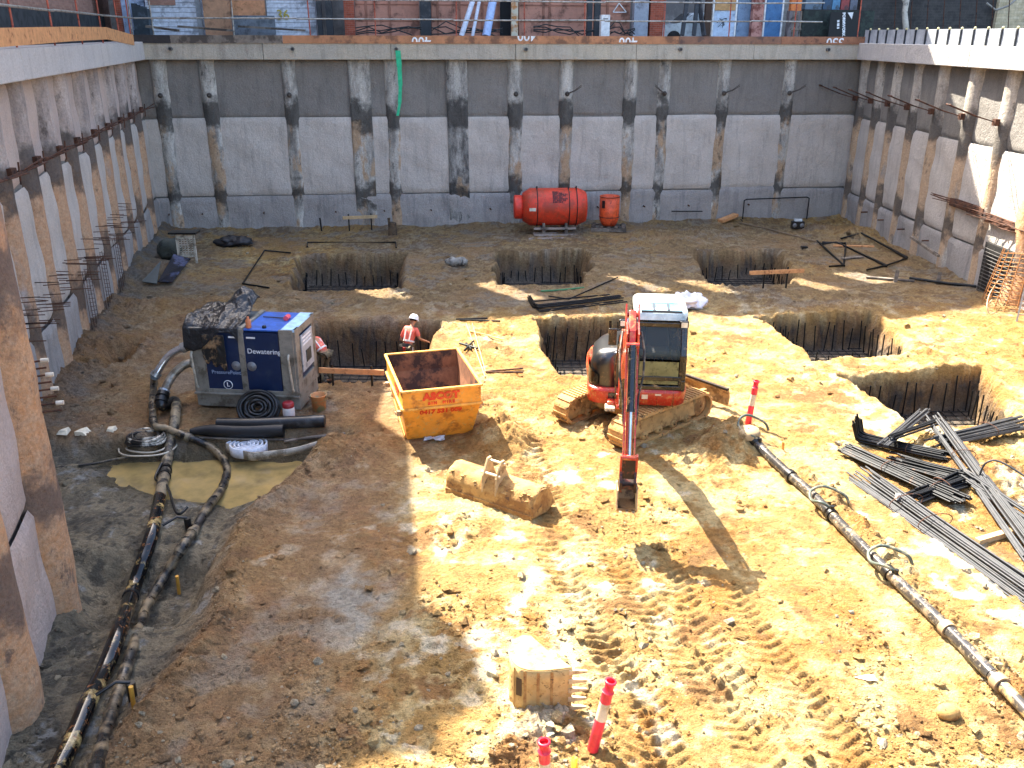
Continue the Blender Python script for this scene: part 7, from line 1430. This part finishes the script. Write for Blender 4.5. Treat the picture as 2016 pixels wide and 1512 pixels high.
def person(loc, rz, label, lean, armL, armR, belt=True, stance=.14, crouch=0.0, headt=.25):
    """local: +y faces forward. arms: (elbow, wrist) points"""
    hip = .93-crouch; fw = lambda k: (0, sin(lean)*k, cos(lean)*k); H = Vector((0, 0, hip)); ch = H+Vector(fw(.34)); nk = H+Vector(fw(.52)); hd = nk+Vector((0, sin(lean+headt)*.12, cos(lean+headt)*.12)); hc = nk+Vector((0, sin(lean+headt)*.2, cos(lean+headt)*.2))
    shL, shR = H+Vector(fw(.47))+Vector((.17, 0, 0)), H+Vector(fw(.47))+Vector((-.17, 0, 0))
    kn = lambda s: Vector((s*stance, .12+crouch*.9, .5-crouch*.35)); an = lambda s: Vector((s*(stance+.02), -.02, .09)); toe = lambda s: Vector((s*(stance+.04), .16, .04)); hp = lambda s: H+Vector((s*.1, 0, -.04))
    J = [(H, .13, .1), (ch, .14, .1), (nk, .06), (hd, .05), (hc, .085, .09)]; E = [(0, 1), (1, 2), (2, 3), (3, 4)]
    def add(p, r, par): J.append((p, *([r] if not isinstance(r, tuple) else r))); E.append((par, len(J)-1)); return len(J)-1
    face = add(hc+Vector((0, .05, .05)), .07, 4); nose = add(hc+Vector((0, .12, .0)), .02, face)
    for s, arm, sh in ((1, armL, shL), (-1, armR, shR)):
        a = add(sh, .055, 1); e = add(Vector(arm[0]), .042, a); w_ = add(Vector(arm[1]), .028, e); d = (Vector(arm[1])-Vector(arm[0])).normalized(); sd = d.cross(Vector((0, 0, 1))).normalized() if abs(d.z) < .95 else Vector((1, 0, 0)); pl = add(Vector(arm[1])+d*.05, (.035, .016), w_)
        for k, (o_, L_) in enumerate(((-.03, .07), (-.01, .085), (.01, .08), (.03, .06))): f1 = add(Vector(arm[1])+d*(.09)+sd*o_, .009, pl); f2 = add(Vector(arm[1])+d*(.09+L_*.5)+sd*o_*1.1-Vector((0, 0, .008)), .008, f1); add(Vector(arm[1])+d*(.09+L_*.85)+sd*o_*1.1-Vector((0, 0, .025)), .007, f2)
        t1 = add(Vector(arm[1])+d*.035+sd*.035*s, .01, pl); add(Vector(arm[1])+d*.07+sd*.055*s, .009, t1)
    for s in (-1, 1): h_ = add(hp(s), .085, 0); k = add(kn(s), .055, h_); a = add(an(s), .038, k); add(toe(s), .035, a)
    body = skin('person', J, E, SKIN, None, 0, 1); body.location = loc; body.rotation_euler = (0, 0, rz); tag(body, label, 'person')
    # clothes
    J2 = [(H+Vector(fw(.0)), .16, .12), (H+Vector(fw(.2)), .15, .115), (ch, .165, .125), (H+Vector(fw(.48)), .1, .08), (shL, .075), (shR, .075)]; E2 = [(0, 1), (1, 2), (2, 3), (2, 4), (2, 5)]
    for i, arm in ((4, armL), (5, armR)): sh = J2[i][0]; J2.append((sh+(Vector(arm[0])-sh)*.8, .062)); E2.append((i, len(J2)-1))
    skin('shirt', J2, E2, HIV, body, 0, 2)
    J3 = [(H+Vector((0, 0, .02)), .155, .12)]; E3 = []
    for s in (-1, 1): n = len(J3); J3 += [(hp(s), .105), (kn(s), .075), (an(s)+Vector((0, 0, .04)), .06)]; E3 += [(0, n), (n, n+1), (n+1, n+2)]
    skin('trousers', J3, E3, KHA, body, 0, 2)
    for s in (-1, 1): skin('boot', [(an(s)+Vector((0, 0, .02)), .055), (an(s)-Vector((0, 0, .04)), .052), (toe(s), .045)], [(0, 1), (1, 2)], M('boot_brown', '#5a4028', .8), body, 0, 1)
    # reflective bands follow the torso
    def torso(k, w_, d_, hh, nm, mt):
        c = H+Vector(fw(k)); Mx = Matrix.Translation(c) @ Matrix.Rotation(-lean, 4, 'X') @ Matrix.Diagonal((w_, d_, 1, 1)); mb = MB(); mb.lathe([(1, -hh), (1.02, 0), (1, hh)], Mx, 26); obj(nm, mb, mt, body, world=False)
    torso(.13, .168, .13, .025, 'reflective_band', REFL)
    for s in (-1, 1): mb = MB(); a = H+Vector(fw(.16))+Vector((s*.08, -.128*cos(lean)-.0, .02)); b = H+Vector(fw(.46))+Vector((s*.09, -.11, .03)); mb.bar(a+Vector((0, -.01, 0)), b, .04, .012, up=Vector((0, 1, 0))); obj('brace', mb, REFL, body, world=False)
    if belt:
        torso(.0, .175, .142, .045, 'tool_belt', M('belt_dark', '#262022', .7)); mb = MB()
        mb.box((.13, -.12, hip-.08), (.1, .08, .16)); mb.box((-.12, -.13, hip-.06), (.12, .08, .14)); obj('pouch', mb, M('pouch_brown', '#5a4634', .7), body, world=False, bevel=.012); mb = MB(); mb.box((-.02, -.16, hip-.05), (.08, .05, .1)); obj('red_pouch', mb, M('pouch_red', '#b8352a', .6), body, world=False, bevel=.01)
        mb = MB(); mb.tube([(.19, -.05, hip), (.21, -.07, hip-.35)], .014, 6); obj('tool', mb, REFL, body, world=False)
    Mx = Matrix.Translation(hc+Vector((0, -.0, .035))) @ Matrix.Rotation(-(lean+headt)*.8, 4, 'X'); mb = MB(); mb.lathe([(.132, -.01), (.128, .03), (.11, .09), (.07, .13), (.005, .142)], Mx @ Matrix.Diagonal((.98, 1.1, 1, 1)), 26); mb.lathe([(.13, -.012), (.15, -.016), (.15, -.008), (.13, .0)], Mx @ Matrix.Diagonal((.95, 1.2, 1, 1)) @ Matrix.Translation((0, .01, 0)), 26); mb.bar(Mx @ Vector((0, -.12, .07)), Mx @ Vector((0, .12, .09)), .03, .05); obj('helmet', mb, HELM, body, world=False)
    mb = MB(); mb.lathe([(.1, -.06), (.118, -.012), (.125, -.0)], Mx @ Matrix.Diagonal((.95, 1.02, 1, 1)), 20, 0, True, pi*1.0, pi*2.0); obj('hair', mb, M('hair_dark', '#1c1512', .9), body, world=False)
    for s in (-1, 1): mb = MB(); mb.ball(hc+Vector((s*.085, .0, -.0)), .022, 5, sc=(.5, 1, 1.5)); obj('ear', mb, SKIN, body, world=False)
    for s in (-1, 1): mb = MB(); mb.ball(hc+Vector((s*.032, .105, .035)), .011, 5); obj('eye', mb, M('eye_dark', '#20180f', .3), body, world=False)
    return body
pz = -PITS[3][1]+.03
pp = G(800, 700, -.4); person((-2.85, 23.2, pz), radians(-28), 'worker in white helmet, pink shirt and tool belt, standing behind the skip bin', .42, ((.28, .16, 1.12), (.34, .42, .98)), ((-.33, .12, 1.0), (-.26, .36, .86)))
person((-5.0, 22.6, pz), radians(60), 'second worker in pink shirt bending in the pit, mostly hidden by the pump set', .85, ((.27, .5, 1.0), (.22, .68, .75)), ((-.27, .52, .98), (-.2, .7, .72)), belt=False)
